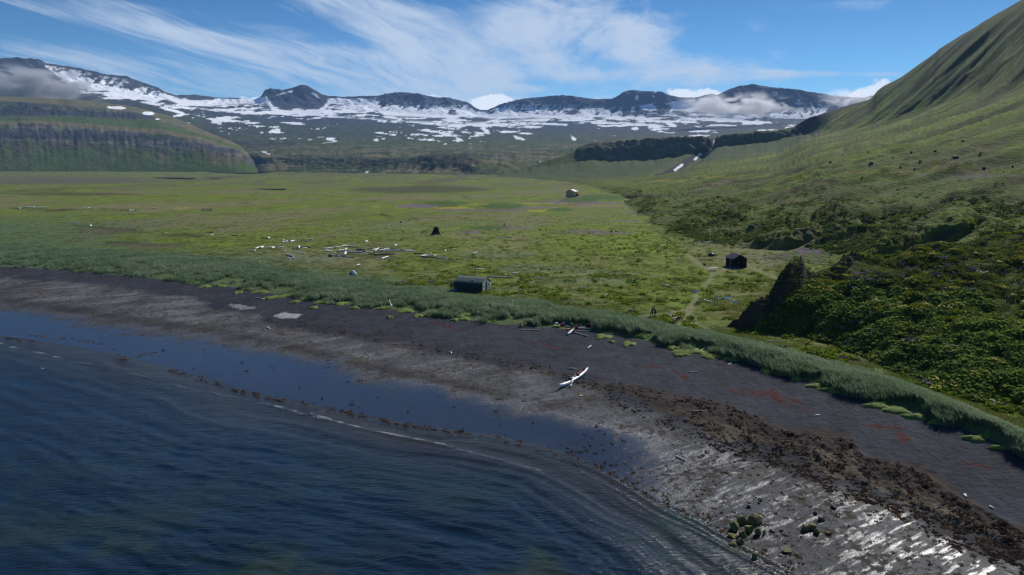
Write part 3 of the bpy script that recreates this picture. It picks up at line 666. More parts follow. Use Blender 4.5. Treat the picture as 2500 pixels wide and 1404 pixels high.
    for cx, cy, rx, ry, a in [(1100, 508, 60, 2.5, .9), (1170, 499, 90, 2, .7), (1310, 515, 30, 2.5, 1), (1300, 497, 120, 1.5, .7), (1400, 505, 80, 2, .5), (1460, 502, 60, 2, .6), (450, 508, 30, 1.6, 1), (1640, 452, 60, 3, .5), (1720, 447, 60, 3, .5), (1530, 470, 60, 2, .4), (920, 503, 14, 3, .6), (1640, 618, 30, 4, .4)]:
        add(sst(blob2(px, py, cx, cy, rx, ry) + .4 * fl, .35, .7), c3(.32, .26, .02), a * .8)
    # green knolls in the flower field
    for cx, cy, rx, ry in [(1230, 503, 55, 8), (1090, 496, 60, 6), (1415, 489, 50, 6), (1480, 482, 80, 7), (1330, 562, 0.1, .1), (1190, 556, 50, 5), (1370, 512, 30, 5)]:
        add(sst(blob2(px, py, cx, cy, rx, ry) + .3 * w2, .3, .55), c3(.045, .095, .016), .85)
    # trodden paths
    for pts, wd in [([(1650, 800), (1672, 775), (1690, 745), (1700, 720)], 7), ([(1718, 700), (1735, 682), (1742, 668), (1728, 655), (1700, 640), (1680, 622)], 5.5), ([(1828, 650), (1850, 662), (1880, 672), (1895, 680)], 3), ([(1640, 760), (1690, 752)], 6), ([(1690, 760), (1700, 790), (1740, 812)], 4), ([(1742, 668), (1780, 655)], 8), ([(1560, 775), (1640, 765)], 4)]:
        d = seg_dist(px, py, pts, 1.6); add((1 - sst(d, wd * .4, wd * 1.5)) * (.65 + .5 * w2), c3(.21, .19, .115), .9)
    # the long mown strip between dune and slope on the right
    # ---- join
    gm = 1 - sst(py + 5 * w2, yd - 3, yd + 3)
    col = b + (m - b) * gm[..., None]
    wetf = wetr * (1 - gm)
    return np.clip(col, .004, .9), wetf


rows_g = [14, 95, 120, 16, 26, 40, 110, 60, 36, 4]
azg = cols(-520, 3050, 2.9)
X, Y, Z, seg = GROUND.grid(azg, rows_g)
col, wet = paint_ground(X, Y, Z)
M_beach = terrain_mat("beach sand and gravel", [(1.4, .22, (1, 1, 1)), (9, .35, (1, 1, 1))], [(1.9, .16, (1, 1, 1)), (7, .05, (1, 1, 1))], rough=.85, spec=.3, wet=True)
M_meadow = terrain_mat("meadow grass", [(.35, .16, (1, 1, 1)), (1.6, .3, (1, 1, 1)), (6, .3, (1, 1, 1))], [(1.3, .22, (1, 1, 1)), (5, .12, (1, 1, 1))], rough=.95, spec=.12)
i3 = int(np.searchsorted(seg, 3))
grid_mesh('beach', X[:i3 + 1], Y[:i3 + 1], Z[:i3 + 1], M_beach, col=col[:i3 + 1], extra={'wet': wet[:i3 + 1]})
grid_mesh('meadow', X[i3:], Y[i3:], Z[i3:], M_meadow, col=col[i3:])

# ---- knoll
X, Y, Z, seg = KNOLL.grid(cols(1700, 3050, 2.6), [70, 80, 70, 14, 12, 8])
px, py = project(X, Y, Z)
w2 = fbm(X / 2.2, Y / 2.2, 4, .62, seed=81); wx = fbm(X / 9, Y / 9, 4, .6, seed=82)
c = np.broadcast_to(c3(.055, .085, .016), X.shape + (3,)).copy()
c = mixc(c, (.075, .10, .018), sst(wx + .4 * w2, .1, .4)); c = mixc(c, (.085, .085, .028), sst(wx - .4 * w2, .15, .4) * .7)
c = mixc(c, (.09, .13, .02), sst(py + 20 * wx, LY(KF)(px) - 26, LY(KF)(px) - 4) * (px > 1950))
rk = knoll_rock(px, py, X, Y) * (px < 2115)
rk = np.maximum(rk, (px < 1972) * (1 - sst(py - np.interp(px, [1780, 1800, 1838, 1878, 1905, 1932, 1962], [803, 790, 741, 726, 672, 640, 640]) - 22 * wx, np.interp(px, [1790, 1850, 1880, 1930, 1960], [20, 56, 40, 78, 60]), np.interp(px, [1790, 1850, 1880, 1930, 1960], [40, 80, 60, 100, 80]))) if False else rk)
c = mixc(c, c3(.075, .060, .045), rk); c = mixc(c, (.085, .080, .070), rk * sst(w2, .1, .4) * .6); c = mixc(c, (.075, .085, .02), rk * sst(wx, .12, .3) * .7)
c = c * (1 + .3 * w2)[..., None]
M_knoll = terrain_mat("knoll turf and rock", [(.6, .2, (1, 1, 1)), (3, .35, (1, 1, 1)), (9, .35, (1, 1, 1))], [(1.6, .5, (1, 1, 1)), (6, .2, (1, 1, 1))], rough=.95, spec=.12)
grid_mesh('knoll', X, Y, Z, M_knoll, col=np.clip(c, .003, .9))

# ---- hillside
X, Y, Z, seg = HILL.grid(cols(1100, 3050, 2.9), [95, 75, 60, 55, 60, 10, 8, 6])
px, py = project(X, Y, Z); R = np.hypot(X, Y)
g, g2 = gullies(X, Y, R)
w1 = fbm(X / 60, Y / 60, 4, .55, seed=83); w2 = fbm(X / 9, Y / 9, 4, .6, seed=84); w3 = fbm(X / 2.5, Y / 2.5, 3, .6, seed=85)
c = np.broadcast_to(c3(.092, .128, .015), X.shape + (3,)).copy()
c = mixc(c, (.105, .145, .018), sst(g + .3 * w2, .15, .5) * .8); c = mixc(c, (.070, .062, .028), sst(w1 + .3 * w2, .05, .35) * .6)
c = mixc(c, (.10, .09, .045), sst(fbm(X / 30, Y / 12, 3, seed=86), .2, .45) * .5)
nearf = 1 - sst(np.where(px > 2000, 0, R), 900, 1300)
hi = sst(Z + 40 * w1 + 12 * w2, 60, 190) * nearf
pp = X * FALL[0] + Y * FALL[1]; qq = -X * FALL[1] + Y * FALL[0]; stk = fbm(pp / 300, (qq + 10 * w1) / 34, 5, .6, seed=94)
c = mixc(c, (.048, .038, .030), hi * sst(stk * .9 + .5 * w2 + .05, -.15, .35) * .6)
c = c * (1 + .75 * stk * sst(Z, 12, 40))[..., None]       # scree and heather higher up
c = mixc(c, (.040, .040, .026), sst(-g + .4 * w2, -.1, .3) * .5 * nearf)
lowv = nearf * (1 - sst(Z, 20, 34)) * sst(620 - R, 0, 250)
c = mixc(c, (.055, .078, .014), lowv * sst(w2 + .6 * w1 + .3 * w3, -.05, .25) * .6)     # dwarf shrubs
c = mixc(c, (.075, .050, .030), lowv * sst(fbm(X / 14, Y / 14, 3, seed=87), .15, .4) * .5)
for cx, cy, rx, ry, a in [(1640, 442, 90, 4, .8), (1750, 432, 90, 5, .6), (1900, 430, 120, 5, .5), (2150, 420, 150, 6, .4), (2300, 410, 150, 5, .4), (1520, 470, 60, 2.5, .4), (1980, 555, 140, 12, .25)]:
    c = mixc(c, (.26, .22, .02), sst(blob2(px, py, cx, cy, rx, ry) + .6 * w2, .45, .8) * a * .6)
for cx, cy, rx, ry, a in [(2350, 430, 140, 10, .4), (1560, 520, 60, 6, .4), (1850, 600, 160, 16, .2), (2050, 640, 120, 16, .2)]:
    c = mixc(c, (.12, .085, .11), sst(blob2(px, py, cx, cy, rx, ry) + .6 * w2, .45, .8) * a)
# tan turf and bare stones on the nearer spur
c = mixc(c, (.15, .13, .075), sst(blob2(px, py, 1740, 452, 60, 9, -12) + .5 * w2, .5, .8) * .6)
# plateau: tan rim, dark basalt face, green apron
r3, r5, ca = (np.interp(np.arctan2(X, Y), AZ, q) for q in (HILL.R[3], HILL.R[5], cl))
ww = fbm(px / 34, py / 16, 4, .6, seed=89)
faceb = ca * sst(R + 34 * ww + 12 * w1, r3 - 14, r3 + 10) * (1 - sst(R, r5 - 3, r5 + 3)) * (px < 2000)
c = mixc(c, (.080, .085, .060), faceb * .8); c = mixc(c, (.11, .105, .055), faceb * sst(fbm(np.arctan2(X, Y) * 160, Z / 7, 4, .6, seed=88), .15, .5) * .7)
c = mixc(c, (.13, .11, .06), ca * sst(R, r5 - 5, r5 + 2))
far = 1 - nearf
c = mixc(c, (.052, .072, .026), far * (1 - faceb) * (1 - sst(R, r5 - 20, r5)) * .8)
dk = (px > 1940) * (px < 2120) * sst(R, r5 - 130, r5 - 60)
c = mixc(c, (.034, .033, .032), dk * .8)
# snow bridges and rock in the ravine
rvd = seg_dist(px, py, [(1747, 336), (1722, 365), (1700, 382), (1672, 398), (1655, 410), (1615, 430)], 1.0)
c = mixc(c, (.028, .026, .026), (1 - sst(rvd + 3 * w2, 5, 11)) * (R > 900) * (px > 1600) * (px < 1760))
for a, b2, wd in [((1710, 376), (1696, 390), 3.2), ((1666, 402), (1648, 415), 3.6), ((1746, 340), (1740, 347), 2.5)]:
    c = mixc(c, (.75, .79, .84), (1 - sst(seg_dist(px, py, [a, b2]), wd * .6, wd)) * (R > 900))
c = mixc(c, (.028, .027, .026), sst(blob2(px, py, 1605, 427, 9, 4) + .3 * w2, .5, .7) * (R > 900))
rc = sst(np.maximum(blob2(px, py, 2290, 582, 95, 13, -22), blob2(px, py, 2170, 618, 60, 8, -25)) + .3 * w2, .4, .6) * (R < 420)
c = mixc(c, (.040, .034, .032), rc)
r0_ = np.interp(np.arctan2(X, Y), AZ, HILL.R[0])
pg = paint_ground(X, Y, Z * 0)[0]
foot = (1 - sst(R + 14 * w2, r0_ + 6, r0_ + 46)) * nearf
c = c * (1 + .45 * w2 + .4 * w3 * sst(-R, -500, -150) + .3 * (g2 - .3) * nearf)[..., None]
c = c + (pg - c) * foot[..., None]
M_hill = terrain_mat("hillside turf and scree", [(.05, .14, (1, 1, 1)), (.3, .26, (1, 1, 1)), (1.2, .34, (1, 1, 1))], [(.25, 1.1, (1, 1, 1)), (1.0, .5, (1, 1, 1)), (3.0, .2, (1, 1, 1))], rough=.95, spec=.12)
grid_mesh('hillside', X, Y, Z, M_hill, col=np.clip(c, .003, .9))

# ---- far bench
X, Y, Z, seg = BENCH.grid(cols(-520, 690, 3.0), [44, 34, 22, 34, 26, 8])
px, py = project(X, Y, Z); a_ = np.arctan2(X, Y); R = np.hypot(X, Y)
R1, R2, R3, R4, R5 = (np.interp(a_, AZ, BENCH.R[k]) for k in (1, 2, 3, 4, 5))
w1 = fbm(X / 160, Y / 160, 4, .55, seed=90); w2 = fbm(a_ * 2700 / 30, Z / 30, 4, .6, seed=91); ww = fbm(a_ * 2700 / 60 + Z / 50, Z / 70, 5, .6, seed=92)
c = np.broadcast_to(c3(.060, .092, .016), X.shape + (3,)).copy()
c = mixc(c, (.080, .088, .032), sst(w1 + .4 * w2, .05, .35) * .7)
ap = sst(R, R1 - 140, R1 - 10) * (R < R1)
c = mixc(c, (.060, .050, .046), ap * sst(ww + .4 * (R - R1 + 60) / 80, -.1, .25) * .8)
c = mixc(c, (.14, .11, .05), (R < R1) * sst(ww, .28, .45) * .45)
rkf = lambda A, B: sst(R, A - 3, A + 3) * (1 - sst(R, B - 2, B + 4))
rockm = np.maximum(rkf(R1, R2), rkf(R3, R4) * (px < 460))
c = mixc(c, (.070, .072, .076), rockm * sst(w1 + .8 * w2, -.9, -.2)); c = mixc(c, (.15, .14, .085), rockm * sst(np.sin(Z / 7.5) * .5 + w2, .15, .6) * .75); c = mixc(c, (.05, .05, .052), rockm * sst(-np.sin(Z / 7.5 + 1) * .5 + w2, .3, .7) * .6)
c = mixc(c, (.150, .120, .062), sst(R, R2 - 4, R2 + 3) * (1 - sst(R, R2 + 60, R2 + 180)) * .8 + sst(R, R4 - 2, R4 + 3) * .7 * (R < R5))
c = mixc(c, (.13, .11, .055), sst(blob2(px, py, 560, 395, 50, 14) + .5 * w1, .4, .8) * .6)
for cx, cy, rx, ry, rot in [(285, 263, 24, 4, 4), (362, 277, 16, 5, 0), (385, 291, 6, 2, 0), (240, 240, 12, 2, 0)]:
    c = mixc(c, (.80, .82, .85), sst(blob2(px, py, cx, cy, rx, ry, rot) + .25 * w2, .42, .5))
c = c * (1 + .3 * w2)[..., None]
M_bench = terrain_mat("bench basalt and turf", [(.02, .15, (1, 1, 1)), (.09, .25, (1, 1, 1))], [(.04, 6, (1, 1, 1)), (.15, 2.0, (1, 1, 1))], rough=.95, spec=.1)
grid_mesh('plateau', X, Y, Z, M_bench, col=np.clip(c, .003, .9))

# ---- fells and snow range
X, Y, Z, seg = RANGE.grid(cols(-520, 2420, 2.7), [16, 16, 26, 24, 34, 44, 22, 44, 6, 4])
px, py = project(X, Y, Z); a_ = np.arctan2(X, Y); R = np.hypot(X, Y); sl_ = a_ * 5000
q = RANGE.R; rk_ = lambda k: np.interp(a_, AZ, q[k])
w1 = fbm(X / 300, Y / 120, 4, .55, seed=100); w2 = fbm(sl_ / 60, Z / 14, 4, .6, seed=101); w3 = fbm(px / 62, py / 8.5, 6, .62, seed=102); w5 = fbm(px / 260, py / 40, 3, seed=104); w4 = fbm(px / 24 + py / 30, py / 34, 5, .62, seed=103, ridged=True)
c = np.broadcast_to(c3(.060, .075, .026), X.shape + (3,)).copy()
c = mixc(c, (.135, .112, .058), sst(w1 + .3 * w2, .02, .3) * sst(py, 345, 360) * .85)
c = mixc(c, (.040, .055, .022), sst(-w1, .1, .4) * .6)
esc = seg_dist(px, py, [(640, 392), (700, 388), (850, 390), (900, 392), (1000, 392), (1060, 385), (1080, 405), (1150, 395)], 2.2)
c = mixc(c, (.034, .036, .034), (1 - sst(esc + 14 * w2, 8, 26)) * sst(w2, -.3, .1) * .85)
for pts, wd in [([(610, 380), (632, 385), (628, 410), (618, 416)], 7), ([(540, 347), (640, 352), (720, 350)], 5), ([(1060, 380), (1150, 378), (1250, 382)], 4), ([(1000, 420), (1020, 400), (1040, 385)], 3), ([(1200, 432), (1240, 420), (1330, 405)], 3), ([(1260, 418), (1330, 396)], 3), ([(860, 378), (960, 372)], 2)]:
    c = mixc(c, (.028, .030, .032), (1 - sst(seg_dist(px, py, pts, 1.6) + 4 * w2, wd * .5, wd * 1.5)) * .85)
# grey stony ground above, then the dark faces
upz = sst(348 - py + 10 * w3, 0, 26); c = mixc(c, (.048, .052, .044), upz * .85)
c = mixc(c, (.040, .062, .022), upz * sst(w1 + .3 * w3, .1, .3) * .6)
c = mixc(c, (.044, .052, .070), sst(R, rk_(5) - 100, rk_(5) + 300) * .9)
c = c * (1 + .3 * w2)[..., None]
# snow
sb = LY([(-900, 140), (0, 140), (104, 150), (125, 172), (160, 200), (200, 226), (260, 242), (330, 248), (400, 258), (450, 263), (500, 268), (560, 275), (640, 280), (740, 282), (900, 292), (1000, 298), (1150, 302), (1250, 296), (1350, 288), (1450, 284), (1500, 280), (1640, 276), (1660, 286), (1700, 292), (1780, 296), (1850, 286), (2000, 280), (2300, 280)])
db = LY([(-900, 200), (0, 168), (60, 170), (100, 166), (112, 160), (140, 178), (180, 190), (230, 205), (300, 216), (340, 228), (380, 240), (392, 232), (402, 228), (440, 243), (500, 244), (640, 240), (650, 236), (668, 262), (690, 268), (740, 269), (780, 268), (792, 258), (806, 240), (840, 240), (905, 241), (918, 256), (940, 270), (1000, 272), (1080, 275), (1112, 280), (1130, 268), (1160, 272), (1200, 277), (1260, 276), (1340, 279),
         (1440, 281), (1500, 284), (1560, 284), (1630, 280), (1648, 250), (1700, 242), (1740, 246), (1790, 255), (1850, 284), (1950, 286), (2050, 282), (2300, 282)])
d_, s_ = db(px), sb(px)
solid = sst(py + 5 * w3 + 3 * w4, d_ - 1, d_ + 2) * (1 - sst(py + 6 * w3, s_ - 2, s_ + 1))
# patches thin out downhill
tt = (py - s_) / 62.0
pat = sst(w3 + .12 * w2 + .55 * w5 - .20 - .5 * tt, -.02, .03) * sst(py, s_ - 6, s_ + 2) * (1 - sst(tt, .85, 1.15)) * (px > 395)
bare = sst(w3 * .8 + .25 * w4 + .45 * w5 + .10, .20, .30) * sst(py, d_ + 9, d_ + 16)      # dark ground showing through
snow = np.maximum(solid * (1 - bare), pat)
snow *= 1 - sst(-blob2(px, py, 440, 247, 60, 4) + 1, -1, .45) * 0
# couloirs in the dark faces
ch = sst(w4 + .35 * w3 - (d_ - py) / 75.0, .24, .32) * sst(py, d_ - 34, d_ - 6) * ((px > 820) & (px < 1520) | (px > 1880) | (px < 420) & (px > 110))
snow = np.maximum(snow, ch * (py > LY(SKY)(px) + 5) * (py < d_ + 4))
for cx, cy, rx, ry, rot in [(700, 226, 26, 2.5, -14), (768, 232, 12, 3, 30), (1135, 262, 6, 3, 0), (1555, 238, 5, 8, 0), (1545, 268, 6, 9, 20), (1585, 263, 24, 9, 0), (1595, 236, 3, 5, -20), (1985, 262, 4, 14, -30), (1968, 281, 18, 4, 20), (1893, 226, 6, 2, 0), (2005, 285, 22, 4, 0), (1947, 252, 3, 3, 0), (2045, 243, 5, 2, 0), (1600, 226, 3, 3, 0),
                            (1950, 246, 4, 4, 40), (2003, 257, 7, 3, 0), (840, 246, 40, 5, 2), (1670, 255, 38, 10, 0), (1720, 262, 60, 12, 0), (1780, 264, 50, 10, 8), (545, 293, 42, 5, 4), (530, 298, 14, 5, 10), (550, 288, 30, 4, -4), (405, 266, 16, 3, 14), (430, 272, 30, 4, 16), (445, 262, 22, 3, 8), (620, 300, 20, 2, 0), (715, 301, 30, 3, 4), (460, 305, 10, 3, 30), (680, 316, 8, 2, 0),
                            (1120, 339, 12, 3, 25), (1285, 326, 18, 2.5, 0), (1268, 338, 16, 4, 15), (1185, 318, 14, 6, 30), (1400, 337, 10, 4, 40), (1550, 314, 12, 5, 0), (960, 329, 8, 3, 0), (808, 341, 14, 3, 15), (1710, 320, 26, 2.5, 2), (1760, 293, 95, 5, 2), (1840, 299, 42, 5, 0), (1410, 293, 60, 3.5, -2), (1480, 301, 42, 2.6, 0), (1590, 290, 46, 3, -4), (1600, 296, 60, 2.6, 0), (1350, 303, 40, 3, 2), (1940, 312, 22, 3, 0), (1880, 318, 40, 2, 0), (1640, 305, 20, 5, 20), (1240, 322, 26, 3, 0), (1300, 310, 30, 4, 0), (650, 373, 14, 2.2, 22), (895, 421, 5, 3, -40), (1320, 397, 4, 2, 0)]:
    snow = np.maximum(snow, sst(blob2(px, py, cx, cy, rx, ry, rot) + .35 * w2 + .2 * w3, .42, .5))
snow[R > q[8].max() + 120] = 0
c = mixc(c, (.82, .84, .88), np.clip(snow, 0, 1))
M_range = terrain_mat("fell stone and snow", [(.012, .12, (1, 1, 1)), (.05, .16, (1, 1, 1))], [(.02, 9, (1, 1, 1)), (.08, 2.5, (1, 1, 1))], rough=.9, spec=.1)
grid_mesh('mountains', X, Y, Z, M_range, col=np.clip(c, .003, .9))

# ------------------------------------------------------------------ sea
M = bpy.data.materials.new("sea water"); M.use_nodes = True; t = NT(M.node_tree); t.n.clear()
P = t.node('ShaderNodeNewGeometry').outputs['Position']
b = t.node('ShaderNodeBsdfPrincipled')
ca_ = t.node('ShaderNodeAttribute', attribute_name='Col').outputs['Color']; t.l.new(ca_, b.inputs['Base Color'])
fo = t.node('ShaderNodeAttribute', attribute_name='foam').outputs['Fac']
fn = t.noise(t.vm('MULTIPLY', P, (1, 1, 1)), 2.2, 6, .75)
fm = t.step(t.m('ADD', t.m('MULTIPLY', fo, 1.0), t.m('MULTIPLY', t.m('SUBTRACT', fn, .5), .9)), .30, .95, 0.0, .66)
fm = t.m('MULTIPLY', fm, t.step(fo, .02, .2))
t.put(b.inputs['Base Color'], t.mix(fm, ca_, (.55, .58, .60, 1)))
t.put(b.inputs['Roughness'], t.m('ADD', .13, t.m('MULTIPLY', fm, .7)))
b.inputs['IOR'].default_value = 1.333; b.inputs['Specular IOR Level'].default_value = .5
rot = t.node('ShaderNodeVectorRotate', rotation_type='Z_AXIS'); t.put(rot.inputs['Vector'], P); rot.inputs['Angle'].default_value = math.radians(-6)
h1 = t.noise(t.vm('MULTIPLY', rot.outputs[0], (.5, 2.6, 1)), 1.7, 4, .6, .2)
h2 = t.noise(t.vm('MULTIPLY', rot.outputs[0], (.16, .8, 1)), .7, 3, .5, .2)
bp = t.node('ShaderNodeBump'); t.put(bp.inputs['Height'], t.m('ADD', t.m('MULTIPLY', h1, .10), t.m('MULTIPLY', h2, .16))); bp.inputs['Distance'].default_value = 1.0; bp.inputs['Strength'].default_value = 1.0
t.l.new(bp.outputs[0], b.inputs['Normal'])
out = t.node('ShaderNodeOutputMaterial'); t.l.new(b.outputs[0], out.inputs[0]); M_sea = M


def build_sea():
    az = cols(-520, 3050, 3.2)
    rk = np.interp(az, AZ, GROUND.R[1]) + 1.5
    lo = np.minimum(np.full_like(az, 26.0), rk - 4); lo = np.maximum(lo, 8)
    n = 300; t_ = np.linspace(0, 1, n)[:, None]
    inv = 1 / lo + (1 / rk - 1 / lo) * t_        # even spacing as seen from above the water
    R = 1 / inv; X, Y = R * np.sin(az), R * np.cos(az)
    # distance from the water's edge
    k = np.arange(0, len(AZ), 25); ex, ey = GROUND.R[1][k] * np.sin(AZ[k]), GROUND.R[1][k] * np.cos(AZ[k])
    d = seg_dist(X, Y, list(zip(ex, ey)))
    wob = fbm(X / 26, Y / 26, 3, seed=110)
    al = X * .93 - Y * .37
    def sea_pt(a, b):
        u, Y_, Z_ = ray(a, b); t_ = (WL - CAM_H) / Z_; return u * t_, Y_ * t_
    (xa, ya), (xb, yb) = sea_pt(0, 960), sea_pt(1500, 1290); L_ = math.hypot(xb - xa, yb - ya); tx, ty = (xb - xa) / L_, (yb - ya) / L_
    al2 = (X - xa) * tx + (Y - ya) * ty; st_ = -(-(X - xa) * ty + (Y - ya) * tx)
    nb = 1 - sst(d, 5, 16)
    sw = nb * fbm(al / 24, (d + 1.5 * wob) / 1.7, 3, .5, seed=109) + (1 - nb) * (.75 * fbm(al2 / 17, (st_ + 1.8 * wob - .04 * al2) / 1.5, 3, .5, seed=105) + .5 * fbm(al2 / 9, (st_ + .22 * al2) / .9, 3, .5, seed=106))
    s2 = fbm(al2 / 4, (st_ + .16 * al2) / .5, 3, .55, seed=108)
    shore = sst(d, 0.5, 6)
    Z = WL + shore * (0.15 * sw + .034 * s2) + (1 - shore) * .004
    # small breaking ripples running up the sand
    px, py = project(X, Y, Z)
    foam = np.zeros_like(X)
    for pts, a, wd in [([(0, 838), (30, 848), (100, 862), (170, 880)], .62, 4.6), ([(170, 880), (300, 905), (420, 938), (480, 952), (560, 968), (640, 985), (760, 1018), (860, 1040), (960, 1064), (1020, 1075), (1082, 1088), (1200, 1118), (1320, 1150)], .50, 4.6), ([(100, 900), (135, 907)], .8, 2), ([(760, 1012), (880, 1046), (960, 1062), (1084, 1088)], .72, 4.2),
                       ([(650, 985), (740, 1010), (800, 1022)], .7, 2), ([(1050, 1060), (1130, 1068), (1180, 1078)], .5, 2)]:
        e = seg_dist(px, py, pts, 1.6); foam = np.maximum(foam, a * np.exp(-(e / wd) ** 2))
        Z = Z + .07 * np.exp(-(seg_dist(px, py, pts, 1.6) / 6) ** 2)
    for off, a in [(9, .07), (20, .08), (34, .06)]:
        pts = [(p, fk(p) + off + 5 * math.sin(p / 90 + off)) for p in range(1000, 2050, 50)]
        Z = Z + a * np.exp(-(seg_dist(px, py, pts, 1.0) / 3.5) ** 2)
    deep = c3(.006, .016, .030); shal = c3(.030, .026, .018); weed = c3(.012, .024, .018)
    c = np.broadcast_to(deep, X.shape + (3,)).copy()
    c = mixc(c, shal, (1 - sst(d + 3 * wob, 1, 13)) * .8)
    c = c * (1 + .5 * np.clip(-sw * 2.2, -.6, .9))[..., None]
    pt = fbm(X / 11, Y / 9, 3, seed=113)
    c = mixc(c, weed, sst(pt, -.05, .4) * sst(py, 1000, 1250) * .6); c = mixc(c, (.045, .055, .022), sst(pt + .4 * fbm(X / 3, Y / 3, 3, seed=115), .2, .45) * sst(py, 1200, 1380) * .25)
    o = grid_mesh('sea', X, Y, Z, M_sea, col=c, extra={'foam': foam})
    # the rest of the bay, behind and beside the camera
    bm = bmesh.new(); bm.from_mesh(o.data)
    m = len(az); bm.verts.ensure_lookup_table()
    ring = []
    for i in range(0, m): ring.append(bm.verts[i])
    A0, A1 = az[0], az[-1]
    left = [bm.verts[r * m] for r in range(n)]; right = [bm.verts[r * m + m - 1] for r in range(n)]
    far = 6000
    P_ = lambda a, r: bm.verts.new((r * math.sin(a), r * math.cos(a), WL))
    bk = [P_(A1 + (2 * math.pi - (A1 - A0)) * i / 24, 7.5) for i in range(0, 25)]
    fr = [P_(A1 + (2 * math.pi - (A1 - A0)) * i / 24, far if 0 < i < 24 else 400) for i in range(0, 25)]
    for i in range(24): bm.faces.new((bk[i], bk[i + 1], fr[i + 1], fr[i]))
    bm.faces.new((fr[0], *right[::-1][0:1], bk[0]))
    bm.faces.new((bk[24], left[-1], fr[24]))
    cen = bm.verts.new((0, 0, WL))
    for i in range(24): bm.faces.new((bk[i + 1], bk[i], cen))
    st = ring[::12] + ([ring[-1]] if (m - 1) % 12 else [])
    bm.faces.new((bk[24], cen, st[0])); bm.faces.new((cen, bk[0], st[-1]))
    for i in range(len(st) - 1): bm.faces.new((st[i], cen, st[i + 1]))
    bmesh.ops.recalc_face_normals(bm, faces=bm.faces)
    bm.normal_update()
    if sum(f.normal.z for f in list(bm.faces)[:200]) < 0: bmesh.ops.reverse_faces(bm, faces=bm.faces)
    bm.to_mesh(o.data); bm.free()
    at = o.data.attributes['Col']; n0 = n * m
    a = np.zeros(len(at.data) * 4, np.float32); at.data.foreach_get('color', a); a = a.reshape(-1, 4); a[n0:] = (.006, .016, .030, 1); at.data.foreach_set('color', a.ravel())
    return o


build_sea()

# ------------------------------------------------------------------ air
def volume_box(name, lo, hi, density_fn, color=(1, 1, 1), kind='stuff', label=None, cat=None, aniso=0.3):
    bm = bmesh.new(); bmesh.ops.create_cube(bm, size=1)
    for v in bm.verts:
        v.co = Vector(((lo[i] + hi[i]) / 2 + v.co[i] * (hi[i] - lo[i]) for i in range(3)))
    me = bpy.data.meshes.new(name); bm.to_mesh(me); bm.free()
    mt = bpy.data.materials.new(name); mt.use_nodes = True; t = NT(mt.node_tree); t.n.clear()
    v = t.node('ShaderNodeVolumePrincipled'); v.inputs['Color'].default_value = (*color, 1); v.inputs['Anisotropy'].default_value = aniso
    t.put(v.inputs['Density'], density_fn(t))
    out = t.node('ShaderNodeOutputMaterial'); t.l.new(v.outputs[0], out.inputs['Volume'])
    mt.cycles.volume_sampling = 'DISTANCE'
    me.materials.append(mt); o = bpy.data.objects.new(name, me); C.objects.link(o); o['kind'] = kind
    if label: o['label'] = label
    return o


volume_box('haze', (-6500, -400, -8), (6500, 7000, 860), lambda t: 5.2e-5, color=(.34, .58, 1.0), aniso=0.0)


# ------------------------------------------------------------------ building helpers
random.seed(5); R_ = random.random; U = random.uniform
MATS = {}


def mat(name, col, rough=.8, spec=.25, var=.25, scale=3.0, bump=0.0, stretch=(1, 1, 1), metal=0.0):
    if name in MATS: return MATS[name]
    m = bpy.data.materials.new(name); m.use_nodes = True; t = NT(m.node_tree); b = m.node_tree.nodes['Principled BSDF']
    P = t.node('ShaderNodeTexCoord').outputs['Object']
    n = t.noise(t.vm('MULTIPLY', P, stretch), scale, 4, .6)
    f = t.m('ADD', 1.0, t.m('MULTIPLY', t.m('SUBTRACT', n, .5), var * 2.4))
    t.put(b.inputs['Base Color'], t.vm('SCALE', (*col,), scale=f))
    b.inputs['Roughness'].default_value = rough; b.inputs['Specular IOR Level'].default_value = spec; b.inputs['Metallic'].default_value = metal
    if bump:
        bn = t.node('ShaderNodeBump'); bn.inputs['Distance'].default_value = bump; t.put(bn.inputs['Height'], n); t.l.new(bn.outputs[0], b.inputs['Normal'])
    MATS[name] = m; return m


def obj(name, bm, m, parent=None, loc=None, rot=None, smooth=False, label=None, cat=None, group=None, kind=None):
    me = bpy.data.meshes.new(name)
    if isinstance(bm, bmesh.types.BMesh):
        bmesh.ops.recalc_face_normals(bm, faces=bm.faces); bm.to_mesh(me); bm.free()
    else: me = bm
    if smooth: me.polygons.foreach_set('use_smooth', [True] * len(me.polygons))
    if m is not None:
        for q in (m if isinstance(m, (list, tuple)) else [m]): me.materials.append(q)
    o = bpy.data.objects.new(name, me); C.objects.link(o)
    if parent: o.parent = parent
    if loc is not None: o.location = loc
    if rot is not None: o.rotation_euler = rot if not isinstance(rot, (int, float)) else (0, 0, rot)
    tag(o, label, cat, group, kind); return o


def tag(o, label=None, cat=None, group=None, kind=None):
    if label: o['label'] = label
    if cat: o['category'] = cat
    if group: o['group'] = group
    if kind: o['kind'] = kind
    return o


def empty(name, loc, rotz, label, cat, group=None, scale=1.0):
    o = bpy.data.objects.new(name, None); C.objects.link(o); o.location = loc; o.rotation_euler = (0, 0, rotz); o.scale = (scale,) * 3
    o.empty_display_size = .3
    return tag(o, label, cat, group)


def face_az(p, extra=0.0):
    """rotation so that local -y faces the camera side, plus extra degrees"""
    return -math.atan2(p.x, p.y) + math.radians(extra)


def box(bm, c, s, rz=0.0, rx=0.0, ry=0.0, mi=0):
    g = bmesh.ops.create_cube(bm, size=1)
    M_ = Matrix.Translation(c) @ Euler((rx, ry, rz)).to_matrix().to_4x4() @ Matrix.Diagonal((*s, 1))
    bmesh.ops.transform(bm, matrix=M_, verts=g['verts'])
    for f in {f for v in g['verts'] for f in v.link_faces}: f.material_index = mi
    return g['verts']


